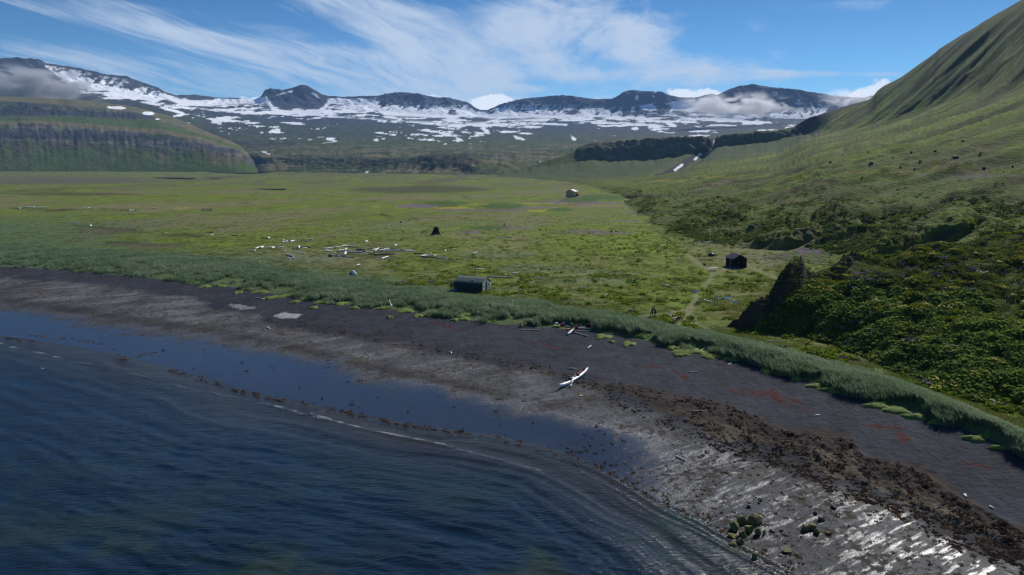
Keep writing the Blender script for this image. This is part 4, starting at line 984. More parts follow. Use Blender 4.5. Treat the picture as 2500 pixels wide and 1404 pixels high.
def poly(bm, pts, faces, mi=0):
    v = [bm.verts.new(p) for p in pts]
    for f in faces:
        q = bm.faces.new([v[i] for i in f]); q.material_index = mi
    return v


def tube(bm, pts, rad, n=8, mi=0, squash=1.0):
    pts = [Vector(p) for p in pts]; rad = rad if isinstance(rad, (list, tuple)) else [rad] * len(pts); rings = []
    for i, p in enumerate(pts):
        d = (pts[min(i + 1, len(pts) - 1)] - pts[max(i - 1, 0)]).normalized()
        a = d.cross(Vector((0, 0, 1)));  a = Vector((1, 0, 0)) if a.length < 1e-3 else a.normalized(); b = a.cross(d).normalized()
        rings.append([bm.verts.new(p + (a * math.cos(k * 2 * math.pi / n) + b * math.sin(k * 2 * math.pi / n) * squash) * rad[i]) for k in range(n)])
    for A, B in zip(rings[:-1], rings[1:]):
        for k in range(n): f = bm.faces.new((A[k], A[(k + 1) % n], B[(k + 1) % n], B[k])); f.material_index = mi
    for q in (rings[0][::-1], rings[-1]): f = bm.faces.new(q); f.material_index = mi


def NB(): return bmesh.new()

# ------------------------------------------------------------------ instanced ground cover
HID = bpy.data.collections.new("plant kinds")


def foliage_mat(name, cols, rough=.7, trans=.25, vary=.35):
    m = bpy.data.materials.new(name); m.use_nodes = True; t = NT(m.node_tree); t.n.clear()
    oi = t.node('ShaderNodeObjectInfo').outputs['Random']; P = t.node('ShaderNodeNewGeometry').outputs['Position']
    r = t.node('ShaderNodeValToRGB'); e = r.color_ramp.elements; e[0].color = (*cols[0], 1); e[1].color = (*cols[-1], 1)
    for i, c_ in enumerate(cols[1:-1]): q = e.new((i + 1) / (len(cols) - 1)); q.color = (*c_, 1)
    big = t.noise(P, .09, 3, .6)
    t.put(r.inputs[0], t.m('ADD', t.m('MULTIPLY', oi, .7), t.m('MULTIPLY', t.m('SUBTRACT', big, .22), 1.0)))
    f = t.m('ADD', 1 - vary / 2, t.m('MULTIPLY', t.noise(P, 2.2, 2, .5), vary))
    c_ = t.vm('SCALE', r.outputs[0], scale=f)
    d = t.node('ShaderNodeBsdfPrincipled'); t.l.new(c_, d.inputs['Base Color']); d.inputs['Roughness'].default_value = rough; d.inputs['Specular IOR Level'].default_value = .08
    tr = t.node('ShaderNodeBsdfTranslucent'); t.l.new(c_, tr.inputs[0]); mx = t.node('ShaderNodeMixShader'); mx.inputs[0].default_value = trans
    t.l.new(d.outputs[0], mx.inputs[1]); t.l.new(tr.outputs[0], mx.inputs[2])
    out = t.node('ShaderNodeOutputMaterial'); t.l.new(mx.outputs[0], out.inputs[0]); return m


def tuft_mesh(name, n, h, spread, w, m, lean=.5, seed=0, wind=(-.35, -.1)):
    q = random.Random(seed); bm = NB()
    for i in range(n):
        a = q.uniform(0, 6.28); r = spread * math.sqrt(q.random()); x, y = r * math.cos(a), r * math.sin(a)
        hh = h * q.uniform(.6, 1.15); l = lean * hh * q.uniform(.2, 1); b = q.uniform(0, 6.28)
        dx, dy = math.cos(b) * l + wind[0] * hh, math.sin(b) * l + wind[1] * hh; p = q.uniform(0, 3.14); ux, uy = math.cos(p) * w, math.sin(p) * w
        v = [bm.verts.new(k) for k in ((x - ux, y - uy, -.05), (x + ux, y + uy, -.05), (x + dx * .45 + ux * .8, y + dy * .45 + uy * .8, hh * .62), (x + dx * .45 - ux * .8, y + dy * .45 - uy * .8, hh * .62), (x + dx, y + dy, hh * .93))]
        bm.faces.new((v[0], v[1], v[2], v[3])); bm.faces.new((v[3], v[2], v[4]))
    me = bpy.data.meshes.new(name); bm.to_mesh(me); bm.free(); me.materials.append(m); return me


def leaf_mesh(name, n, rad, h, leaf, m, seed=0, flowers=None, fm=None):
    q = random.Random(seed); bm = NB()
    for i in range(n):
        a = q.uniform(0, 6.28); r = rad * q.random() ** .55; x, y = r * math.cos(a), r * math.sin(a); z = h * (1 - (r / rad) ** 2 * .65) * q.uniform(.45, 1.05)
        s_ = leaf * q.uniform(.6, 1.3); e = Euler((q.uniform(-.8, .8), q.uniform(-.8, .8), q.uniform(0, 6.28))).to_matrix()
        v = [bm.verts.new(Vector((x, y, z)) + e @ Vector(k) * s_) for k in ((-.5, -.32, 0), (.1, -.42, .10), (.6, 0, 0), (.1, .42, .10), (-.5, .32, 0))]
        bm.faces.new(v)
    if flowers:
        for i in range(flowers):
            a = q.uniform(0, 6.28); r = rad * q.random() ** .5; s_ = .07
            x, y, z = r * math.cos(a), r * math.sin(a), h * q.uniform(.95, 1.35)
            f = bm.faces.new([bm.verts.new((x + s_ * dx, y + s_ * dy, z)) for dx, dy in ((-1, -1), (1, -1), (1, 1), (-1, 1))]); f.material_index = 1
            f = bm.faces.new([bm.verts.new((x + s_ * dx, y, z + s_ * dy)) for dx, dy in ((-1, -1), (1, -1), (1, 1), (-1, 1))]); f.material_index = 1
    me = bpy.data.meshes.new(name); bm.to_mesh(me); bm.free(); me.materials.append(m)
    if fm: me.materials.append(fm)
    return me


def scatter(name, meshes, P, scl, rot, label, kinds=None, tilt=None):
    """one 'stuff' object: real meshes instanced on points by geometry nodes"""
    col = bpy.data.collections.new(name + " kinds")
    for i, me in enumerate(meshes):
        o = bpy.data.objects.new(f"{name}_{i:02d}", me); col.objects.link(o)
    n = len(P); me = bpy.data.meshes.new(name); me.vertices.add(n); me.vertices.foreach_set('co', np.asarray(P, np.float32).ravel())
    for k, v, ty in (('scl', scl, 'FLOAT'), ('rot', rot, 'FLOAT'), ('pick', kinds if kinds is not None else rs.randint(0, len(meshes), n), 'INT')):
        at = me.attributes.new(k, ty, 'POINT'); at.data.foreach_set('value', np.asarray(v, np.float32 if ty == 'FLOAT' else np.int32))
    o = bpy.data.objects.new(name, me); C.objects.link(o); o['kind'] = 'stuff'; o['label'] = label
    ng = bpy.data.node_groups.new(name, 'GeometryNodeTree')
    ng.interface.new_socket('Geometry', in_out='INPUT', socket_type='NodeSocketGeometry'); ng.interface.new_socket('Geometry', in_out='OUTPUT', socket_type='NodeSocketGeometry')
    N = ng.nodes; L = ng.links; gi = N.new('NodeGroupInput'); go = N.new('NodeGroupOutput')
    ip = N.new('GeometryNodeInstanceOnPoints'); ci = N.new('GeometryNodeCollectionInfo'); ci.inputs[0].default_value = col
    ci.inputs['Separate Children'].default_value = True; ci.inputs['Reset Children'].default_value = True
    def attr(nm, ty):
        a = N.new('GeometryNodeInputNamedAttribute'); a.data_type = ty; a.inputs[0].default_value = nm; return a.outputs[0]
    ip.inputs['Pick Instance'].default_value = True
    L.new(gi.outputs[0], ip.inputs['Points']); L.new(ci.outputs[0], ip.inputs['Instance']); L.new(attr('pick', 'INT'), ip.inputs['Instance Index'])
    cx = N.new('ShaderNodeCombineXYZ'); L.new(attr('rot', 'FLOAT'), cx.inputs[2]); L.new(cx.outputs[0], ip.inputs['Rotation'])
    L.new(attr('scl', 'FLOAT'), ip.inputs['Scale']); L.new(ip.outputs[0], go.inputs[0])
    md = o.modifiers.new('scatter', 'NODES'); md.node_group = ng
    return o


def sample(n, pxr, pyr, fn, maxr=600, comp=None, z0=0.0):
    """random ground points whose density falls off with distance; fn(px, py, x, y) gives the chance to keep one"""
    out = []
    tot = 0
    while tot < n:
        k = n * 3
        px = rs.uniform(*pxr, k); py = rs.uniform(*pyr, k)
        u, Y, Z_ = ray(px, py); t_ = (z0 - CAM_H) / Z_; x, y = u * t_, Y * t_
        ok = (Z_ < 0) & (np.hypot(x, y) < maxr); px, py, x, y = px[ok], py[ok], x[ok], y[ok]
        keep = rs.rand(len(px)) < fn(px, py, x, y); out.append(np.stack([x[keep], y[keep]], 1)); tot += keep.sum()
        if len(out) > 40: break
    a = np.concatenate(out)[:n]; return a[:, 0], a[:, 1]


G_lyme = foliage_mat("lyme grass", [(.075, .135, .055), (.140, .21, .105), (.28, .34, .22)], .9, .5, .5)
G_meadow = foliage_mat("short meadow grass", [(.095, .125, .020), (.135, .175, .026), (.15, .15, .060)], .95, .5, .3)
G_herb = foliage_mat("bright herbs", [(.10, .16, .012), (.16, .24, .014), (.24, .28, .014)], .95, .4, .4)
G_shrub = foliage_mat("broad leaves", [(.055, .105, .020), (.115, .185, .032), (.22, .29, .050)], .9, .4, .5)
G_heath = foliage_mat("dwarf shrub", [(.068, .105, .020), (.095, .145, .024), (.135, .155, .032)], .95, .4, .5)
F_yel = mat("yellow petals", (.50, .42, .012), .6, .2, .1); F_pur = mat("purple petals", (.20, .10, .24), .6, .2, .1)

# dune grass belt
n = 46000
px = rs.uniform(-140, 2640, n); v = rs.rand(n)
d0, d1 = fd0(px), fd1(px); tt = v ** .9
u0, Y0, Z0 = ray(px, d0 + 2); t0 = -CAM_H / Z0; u1, Y1, Z1 = ray(px, d1 - 8); t1 = (0.4 - CAM_H) / Z1
X = u0 * t0 + (u1 * t1 - u0 * t0) * tt; Y = Y0 * t0 + (Y1 * t1 - Y0 * t0) * tt
nz = fbm(X / 4, Y / 4, 3, seed=120)
keep = (tt > .10 + .34 * nz + .22 * fbm(X / 14, Y / 14, 2, seed=128)) & (tt < 1.0 - .30 * np.maximum(fbm(X / 18, Y / 18, 3, seed=129), 0) * 2) & (rs.rand(n) < 1.25 - .9 * sst(tt, .55, 1.0) * sst(px, 400, 900)); X, Y, tt, px = X[keep], Y[keep], tt[keep], px[keep]
Zg = surf(X, Y); pxa, pya = project(X, Y, Zg); keep = ~((pxa > 1344) & (pxa < 1452) & (pya > 787)) & ~((pxa > 1090) & (pxa < 1200) & (pya < 722)); X, Y, Zg, tt, px = X[keep], Y[keep], Zg[keep], tt[keep], px[keep]
sc = (1.05 - .45 * sst(tt, .5, 1.0)) * rs.uniform(.7, 1.2, len(X)) * (1 + .35 * fbm(X / 6, Y / 6, 3, seed=121))
scatter('dune_grass', [tuft_mesh(f"lyme tuft {i}", 30, .85, .5, .022, G_lyme, .45, i) for i in range(5)], np.stack([X, Y, Zg], 1), sc, rs.uniform(-.6, .6, len(X)), "tall grey green dune grass along the top of the beach")

PATHS = [([(1650, 800), (1672, 775), (1690, 745), (1700, 720)], 9), ([(1718, 700), (1735, 682), (1742, 668), (1728, 655), (1700, 640), (1680, 622)], 8), ([(1828, 650), (1850, 662), (1880, 672), (1895, 680)], 6), ([(1690, 760), (1700, 790), (1740, 812)], 6), ([(1742, 668), (1780, 655)], 10), ([(1560, 775), (1640, 765), (1690, 752)], 6)]
def off_path(px, py):
    k = np.ones(np.shape(px))
    for pts, wd in PATHS: k = k * sst(seg_dist(px, py, pts, 1.6), wd * .6, wd * 1.3)
    return k


# short grass over the near meadow
x, y = sample(26000, (-120, 2600), (520, 1120), lambda px, py, x, y: (py < fd1(px) + 6) * off_path(px, py) * np.where(py < LY([(a, b) for a, b, *_ in EFOOT])(px) - 4, 0, 1) * np.clip(.5 + .9 * fbm(x / 9, y / 9, 3, seed=122), 0.1, 1), 420)
scatter('meadow_grass', [tuft_mesh(f"grass tuft {i}", 30, .17, .6, .02, G_meadow, .9, 20 + i, (-.2, 0)) for i in range(4)], np.stack([x, y, surf(x, y)], 1), rs.uniform(.6, 1.5, len(x)), rs.uniform(0, 6.28, len(x)), "short tussocky grass of the coastal meadow")

# bright leafy herbs in patches
hm = lambda px, py, x, y: off_path(px, py) * (py < fd1(px) + 2) * np.clip(sst(fbm(x / 6, y / 6, 4, .6, seed=123) * 1.2 + .45 * np.maximum.reduce([blob2(px, py, *q) for q in [(1700, 770, 110, 40), (1790, 700, 120, 30), (1400, 720, 260, 24), (1640, 800, 120, 20), (1050, 690, 60, 20), (1480, 680, 80, 10), (1950, 880, 260, 30), (2300, 960, 200, 40), (2440, 980, 120, 40), (1270, 705, 100, 14), (1720, 600, 60, 12), (1560, 600, 200, 30)]]), .36, .6), 0, 1)
x, y = sample(3000, (900, 2600), (560, 1120), hm, 300)
scatter('leafy_herbs', [leaf_mesh(f"herb {i}", 30, .45, .34, .2, G_herb, 40 + i) for i in range(3)] + [leaf_mesh("herb flower", 26, .45, .34, .2, G_herb, 47, 8, F_yel), leaf_mesh("herb purple", 22, .45, .3, .18, G_herb, 48, 12, F_pur)],
        np.stack([x, y, surf(x, y)], 1), rs.uniform(.5, 1.5, len(x)), rs.uniform(0, 6.28, len(x)), "bright yellow green leafy herbs tufted through the meadow", rs.choice([0, 1, 2, 3, 4], len(x), p=[.3, .3, .3, .05, .05]))

# broad-leaved growth over the knoll
kA = rs.uniform(math.atan((1780 - 1250) / F), math.atan((2950 - 1250) / F), 60000)
r0, r1 = np.interp(kA, AZ, KNOLL.R[0]), np.interp(kA, AZ, KNOLL.R[3]) + 6
rr = r0 + (r1 - r0) * rs.rand(len(kA)); X, Y = rr * np.sin(kA), rr * np.cos(kA); Zk = surf(X, Y); px, py = project(X, Y, Zk + .3)
rkm = knoll_rock(px, py, X, Y) * (px < 2115); nz = fbm(X / 6, Y / 6, 4, .6, seed=125)
lush_ = sst(py - LY([(1780, 790), (1950, 690), (2100, 690), (2300, 720), (2500, 760), (3000, 800)])(px) + 60 * nz, -20, 30)
rks = py - np.interp(px, [1780, 1800, 1838, 1878, 1905, 1932, 1962, 1968, 2010], [803, 790, 741, 726, 672, 640, 640, 662, 668]) < np.interp(px, [1790, 1810, 1850, 1880, 1900, 1930, 1960, 1975], [30, 48, 62, 44, 78, 84, 70, 0]) + 22 * nz
keep = (rkm < .4) & ~(rks & (px < 1972)) & ~((px > 2030) & (px < 2110) & (py < 668)) & (Zk > -.3) & (rs.rand(len(kA)) < np.where(rs.rand(len(kA)) < lush_, .62, .32) * (.12 + .88 * sst(nz, -.22, .1)))
X, Y, Zk, lush_, px, py, nz = X[keep], Y[keep], Zk[keep], lush_[keep], px[keep], py[keep], nz[keep]
fl = fbm(X / 9, Y / 9, 3, seed=126)
yel = (rs.rand(len(X)) < .13 * sst(fl + .5 * np.maximum(blob2(px, py, 2200, 730, 160, 45, 20), blob2(px, py, 2420, 680, 140, 60)), .1, .5)); pur = (rs.rand(len(X)) < .07 * sst(-fl + .3 * blob2(px, py, 2150, 690, 150, 40), .1, .5)) & ~yel
kind = np.where(yel, 6, np.where(pur, 7, np.where(rs.rand(len(X)) < lush_, rs.randint(0, 3, len(X)), rs.randint(3, 6, len(X)))))
scatter('knoll_plants', [leaf_mesh(f"angelica {i}", 54, .75, .60, .26, G_shrub, 60 + i) for i in range(3)] + [leaf_mesh(f"heath {i}", 44, .6, .45, .16, G_heath, 70 + i) for i in range(2)] + [tuft_mesh("knoll tuft", 30, .35, .5, .02, G_meadow, .6, 75)] +
        [leaf_mesh("knoll yellow", 36, .5, .5, .16, G_heath, 80, 22, F_yel), leaf_mesh("knoll purple", 34, .5, .5, .16, G_heath, 81, 14, F_pur)],
        np.stack([X, Y, Zk], 1), rs.uniform(.5, 1.4, len(X)) * (1 + .5 * nz), rs.uniform(0, 6.28, len(X)), "dense dark leafy plants with yellow and purple flowers covering the knoll", kind)

# dwarf shrubs on the lower hillside
aA = rs.uniform(math.atan((1540 - 1250) / F), math.atan((2950 - 1250) / F), 60000)
r0 = np.interp(aA, AZ, HILL.R[0]); rr = r0 + 10 + 330 * rs.rand(len(aA)) ** 1.3; X, Y = rr * np.sin(aA), rr * np.cos(aA); Zh = surf(X, Y); px, py = project(X, Y, Zh)
nz = fbm(X / 16, Y / 16, 4, .6, seed=127)
keep = (rs.rand(len(aA)) < sst(nz + .35 * blob2(px, py, 1950, 560, 400, 50), .0, .4)) & (Zh > .8) & (rr < 620) & (py > 470 + 40 * nz)
X, Y, Zh = X[keep][:5200], Y[keep][:5200], Zh[keep][:5200]
scatter('hillside_shrubs', [leaf_mesh(f"hill shrub {i}", 30, .75, .36, .26, G_heath, 90 + i) for i in range(3)] + [leaf_mesh("hill herb", 28, .7, .34, .26, G_shrub, 95)], np.stack([X, Y, Zh - .1], 1), rs.uniform(.6, 1.5, len(X)), rs.uniform(0, 6.28, len(X)), "low dark dwarf shrubs on the foot of the hillside")

# pale green mats of beach plants at the dune foot
matm = mat("sandwort", (.115, .160, .025), .8, .2, .5, 4.0, .05)
bm = NB(); q = random.Random(11)
spots = [(640, 712, 26, 4), (600, 706, 14, 3), (700, 722, 30, 4), (745, 730, 12, 4), (660, 727, 20, 3), (720, 738, 14, 2.5), (790, 737, 24, 5), (830, 742, 16, 4), (765, 752, 12, 3), (900, 747, 20, 3), (940, 752, 26, 4), (865, 752, 14, 3), (990, 760, 22, 5), (1020, 772, 14, 4), (1050, 770, 20, 3), (1110, 782, 12, 3), (1125, 770, 26, 4), (1135, 780, 16, 4), (1195, 784, 20, 5), (1190, 777, 12, 3),
         (1472, 823, 22, 6), (1495, 836, 8, 3), (1535, 841, 18, 7), (1680, 858, 42, 9), (1640, 850, 14, 5), (1735, 870, 30, 6), (1790, 878, 22, 4), (1660, 868, 20, 4), (1880, 903, 26, 8), (1915, 911, 22, 6), (1945, 926, 12, 5), (1990, 944, 22, 5), (2040, 953, 34, 7), (2090, 962, 30, 6), (2140, 990, 28, 8), (2190, 1003, 28, 8), (2235, 1018, 26, 5), (2290, 1032, 20, 5), (2380, 1072, 22, 6), (2405, 1064, 14, 4), (2440, 1095, 20, 3),
         (500, 700, 14, 3), (470, 690, 20, 3), (540, 697, 16, 3), (580, 715, 12, 3), (350, 672, 16, 2), (420, 682, 16, 2), (950, 775, 8, 2.5), (1570, 820, 20, 5)]
for cx, cy, rx, ry in spots:
    p = hit(cx, cy); sc_ = math.hypot(p.x, p.y) / F; az_ = math.atan2(p.x, p.y)
    a = rx * sc_ * .95; b = ry * sc_ * (math.hypot(p.x, p.y) / CAM_H) * .75; ns = 22; rings = []
    for k in range(5):
        f = (0, .35, .65, .88, 1.0)[k]; ring = []
        for i in range(ns):
            th = 6.2832 * i / ns; w = 1 + .22 * math.sin(3 * th + cx) + .14 * math.sin(5 * th + cy) + .1 * math.sin(9 * th)
            lx, ly = a * f * w * math.cos(th), b * f * w * math.sin(th); wx_ = p.x + lx * math.cos(-az_) - ly * math.sin(-az_); wy_ = p.y + lx * math.sin(-az_) + ly * math.cos(-az_)
            ring.append((wx_, wy_, (1 - f * f) * .22 + (.05 if k < 4 else -.06) + q.uniform(0, .05)))
        rings.append(ring)
    V = [[bm.verts.new((x_, y_, gz(x_, y_) + z_)) for x_, y_, z_ in (ring if k else ring[:1])] for k, ring in enumerate(rings)]
    for i in range(ns): bm.faces.new((V[0][0], V[1][i], V[1][(i + 1) % ns]))
    for k in range(1, 4):
        for i in range(ns): bm.faces.new((V[k][i], V[k + 1][i], V[k + 1][(i + 1) % ns], V[k][(i + 1) % ns]))
obj('beach_mats', bm, matm, smooth=True, kind='stuff', label="low yellow green plant mats where the beach meets the dune grass")

# ------------------------------------------------------------------ driftwood
W_white = mat("bleached wood", (.80, .79, .75), .85, .2, .25, 2.0, .01, (1, 6, 6)); W_grey = mat("grey wood", (.33, .35, .36), .9, .2, .35, 2.0, .01, (1, 6, 6))
W_dark = mat("dark weathered wood", (.105, .105, .11), .9, .2, .35, 2.0, .01, (1, 6, 6)); W_tan = mat("tan wood", (.42, .34, .28), .9, .2, .3, 2.0, .01, (1, 6, 6))
TONE = {'w': (W_white, 'bleached white'), 'g': (W_grey, 'grey'), 'd': (W_dark, 'dark weathered'), 't': (W_tan, 'pale brown')}
# (x0, y0, x1, y1, thickness, tone) of each log in the picture
LOGS = {
 'main': [(790,608,830,603,2.2,'w'),(833,601.5,846,599,3,'w'),(844,601.5,863,599.9,2,'w'),(851,602.6,876.5,604.2,1.8,'d'),(865,600,877,599.6,1.6,'w'),(794,613.6,803,613,3.6,'w'),(801,614,811,613.2,3.6,'w'),(821,613.8,841,614.6,1.8,'g'),(825,611.8,840,610.3,2.6,'w'),(842,610.5,847,606,2.6,'w'),(849,612,858,612.2,2.2,'w'),
  (870.5,609.8,891.5,610.4,2.6,'d'),(851,616.6,883,615.6,2.4,'g'),(867,614.9,893,614,2.4,'d'),(893,615.8,909,617.2,2.6,'w'),(889.5,620,897.5,619.8,2.4,'w'),(897,607.8,948.6,605.8,1.8,'g'),(908.5,610.8,918.7,607.9,2.4,'w'),(914.6,612.8,924,605.8,2.6,'w'),(925,611.4,940,609,2.6,'w'),(936,609.4,948.8,606.8,2.6,'w'),
  (955.4,608,990.8,611.4,2.2,'d'),(927,613.4,989.4,611.8,2.2,'g'),(930,611.8,975,611,1.8,'w'),(990.8,610.8,1013,610.2,2.0,'w'),(984,614,1014,612.2,2.2,'w'),(914,619.6,923.5,618.8,2.4,'w'),(914.6,622.6,964.3,619.7,3.4,'d'),(910.6,616.2,925.5,616.6,2.0,'d'),(931.6,632.2,946.6,627,3.6,'w'),(928.5,633,931.5,636,1.6,'g'),(814,624.4,865.7,629.2,2.2,'g'),(819.4,622.4,845.3,624.8,2.8,'d'),
  (841,623,844,617,4.0,'w'),(826,623,830,626.5,2,'w'),(1009.8,618.6,1031.6,619.2,2.6,'d'),(890,590.9,897,589.2,3.2,'w'),(963,600.8,968.4,598,3.2,'w'),(870.4,647.6,878,645.3,2.2,'w'),(933.7,646.6,941.8,648.5,2.2,'g'),(954.8,648.6,980,648.9,1.4,'g'),(860,619.8,884,620.2,1.2,'g'),(875,612.2,889,613.4,2,'g')],
 'east': [(1024,625.8,1046.6,623.8,2.4,'w'),(1030,624.6,1040,622.4,2.2,'w'),(1029,627.2,1091.4,629.4,3.0,'d'),(1046.6,623.7,1065.6,623.2,2.0,'w'),(1060,624.8,1066.5,621.8,2.4,'w'),(1065.6,631.2,1092,631.6,2.0,'w'),(1094,634.2,1106.4,634.9,2.2,'d'),(1104,608.8,1113,607.8,1.8,'w'),(1085.5,613,1088.7,610.6,2.4,'w'),(1037,613.8,1044.5,614.2,1.6,'w'),(1053.4,601.6,1067,600.9,1.4,'g'),(1051.8,617.6,1054.5,620.2,1.4,'w')],
 'west': [(637.4,581.2,655,581.4,2.0,'d'),(655,583.2,656.7,579.4,2.6,'w'),(688.4,591.6,702,589.8,3.0,'w'),(691,587,693,585.6,1.8,'w'),(709,590,718.6,588,3.4,'w'),(710,592.6,713,592.4,2.6,'w'),(758,584.2,762.4,584.2,2.6,'w'),(742.5,588.9,757,589.6,1.4,'g'),(623,607.3,635,603.6,2.6,'w'),(636,606.4,642.6,602.6,4.0,'w'),(658,603.6,663,605.8,2.2,'w'),(662,606.4,669.7,604.6,4.2,'w'),
  (679,599.4,687.4,598.8,3.0,'t'),(675,605.8,692.6,604.4,2.4,'g'),(680,603.8,692.6,603.4,1.8,'w'),(701,602.8,729,603.5,1.2,'d'),(729.5,606.6,731.3,602.2,3.2,'w'),(734,604,759,604.3,2.8,'d'),(736.2,607.2,749.8,605.4,2.6,'w'),(713.4,608.2,729.5,608.5,1.8,'d'),(613.5,613.4,621,612.6,2.8,'g'),(621,612.8,623.4,611.2,3,'w'),(641.6,616,656,615.7,2.6,'g'),(719.6,616.5,743,618,2.6,'w'),(700.4,621.5,720.6,630.5,2.8,'g'),(714,630,721.5,631.8,2.0,'w'),(704,629,711,633,1.4,'w'),(693.6,613,699.8,612.2,1.8,'w'),(649.4,652.2,655.6,651.2,1.8,'w'),(763,613.2,770,613.6,1.0,'g'),(755,626,765,626.4,1.2,'g')],
 'far': [(61.4,506,84.5,506,2.0,'w'),(86,505.2,117.8,505.8,1.2,'w'),(202,507.6,208.7,507.8,1.8,'w'),(213.8,507.8,220.7,507.6,1.8,'w'),(375,508.7,383,509.2,1.4,'w'),(312.3,514.7,326.4,513.3,2.2,'g'),(183,544,194.6,544.2,1.2,'w'),(219,552,223,551,2.4,'w'),(404.5,569.8,408.3,569.6,2.2,'w'),(536.4,561.6,542.2,561.4,2.2,'w'),(513.3,574.9,521,574.2,1.8,'w'),(546.6,574.9,553.8,574.7,2.0,'w'),(317.5,560.8,335.4,561.6,1.6,'g'),(505.6,567.2,519.7,568.5,1.6,'d'),(564.5,574.4,579.9,575.4,1.6,'d'),(532.5,579.8,551.7,580.6,1.4,'g'),(44,512,50,506,2.2,'g')],
 'tent': [(1193,676.4,1256,677.4,3.2,'g'),(1248.4,667.2,1263.6,666.6,1.8,'w'),(1296.3,654.2,1312,655.2,2.0,'g'),(1300,676.7,1320.6,678.6,2.2,'g'),(1332,667.9,1342,665.8,2.0,'t'),(1381.4,655,1389.8,655.2,1.8,'w'),(1412.6,702.5,1429.3,702.9,3.0,'g'),(1475.6,721,1484,718.3,2.6,'w'),(1468,722,1471,721.6,2.4,'w'),(1356.5,653.8,1360,653.5,2.2,'w'),(1157,671,1165,670,2.0,'t'),(1160,657.6,1179,656.4,2.0,'w'),(1154,618,1166,615.8,1.8,'w'),(1616,697.2,1622,697.4,3,'g'),(1624,697.2,1632,697.6,3.6,'w'),(1630,698,1638,698.6,2.6,'w'),(1412,608.6,1416,608.6,2,'w'),(1234,670.4,1235.4,668,1.4,'w'),(1237,657.4,1241,658.2,2.2,'w')],
 'beach': [(1270,806.2,1317,805.4,1.6,'t'),(1434,850.4,1443,844.4,2.0,'w'),(1164,768.2,1195,768.6,1.8,'g'),(1710,856,1722,848,2.4,'w'),(1776,890.6,1785,887.4,2.6,'w'),(1680,909,1704,909.6,1.6,'g'),(1688,1002,1726,1003,2.6,'t'),(1651,1114,1673,1125.5,3.0,'g'),(203,659.6,214,658.2,1.8,'w'),(2333,942.4,2357,944,3.2,'w'),(623,726.5,640,731,1.4,'g'),(640,731,646,730,2.0,'w'),(653,799.5,660,804,1.6,'w'),(1990,1015,2001,1014,1.6,'w'),(2355,1208,2358,1214,4,'w'),(1867,833,1905,834,1.8,'g'),(1822,811,1840,816,1.8,'g'),(2418,1238,2424,1241,2.6,'w'),(1386,816.6,1402,803,4.6,'w'),(1403,813,1434,822,2.0,'t'),(1407,807.6,1436,808.2,2.6,'g'),(1380,797,1398,800,2.6,'g'),(1400,798.4,1430,800.4,3.4,'t'),(1410,801.6,1444,803.4,3.6,'g')],
}
WHERE = {'main': "in the main driftwood spread", 'east': "in the small pile right of the main spread", 'west': "scattered left of the main spread", 'far': "on the far left meadow", 'tent': "on the meadow right of the army tent", 'beach': "on the dark beach"}
ORD = ["first", "second", "third", "fourth", "fifth", "sixth", "seventh", "eighth", "ninth", "tenth", "eleventh", "twelfth", "thirteenth", "fourteenth", "fifteenth", "sixteenth", "seventeenth", "eighteenth", "nineteenth", "twentieth", "twentyfirst", "twentysecond", "twentythird", "twentyfourth", "twentyfifth", "twentysixth", "twentyseventh"]
BEACH_LABEL = {0: "long thin pale brown pole lying on the gravel left of the camp", 18: "thick bleached plank pointing down the beach from the camp fire place", 19: "thin brown stick lying on gravel below the camp", 20: "grey log nearest the water side of the camp", 21: "short grey log end left of the sitting person", 22: "brown beam lying right behind the sitting person", 23: "long grey beam at the camp with its end in the dune grass",
               6: "pale brown board lying on the heaped seaweed", 7: "grey broken branch alone on the bare grey sand", 8: "white stick at the dune foot on the far left of the beach", 9: "white log at the foot of the plant covered knoll on the right", 3: "white stick lying on the yellow green plant mat", 2: "grey pole half hidden at the dune edge below the army tent"}


def log_mesh(L, r, seed):
    q = random.Random(seed); bm = NB(); n = 7; k = q.uniform(.55, .95)
    pts = [(L * (i / (n - 1) - .5), r * q.uniform(-.35, .35) * (L / 3), r * .85 + r * q.uniform(-.1, .12)) for i in range(n)]
    rad = [r * (1 + (k - 1) * i / (n - 1)) * q.uniform(.88, 1.1) for i in range(n)]; tube(bm, pts, rad, 8, squash=q.uniform(.75, 1))
    if L > 2.2:
        for _ in range(q.randint(0, 2)):
            t_ = q.uniform(-.35, .35) * L; tube(bm, [(t_, 0, r), (t_ + q.uniform(-.2, .2), q.choice((-1, 1)) * r * 2.2, r * 1.9)], [r * .35, r * .15], 5)
    return bm


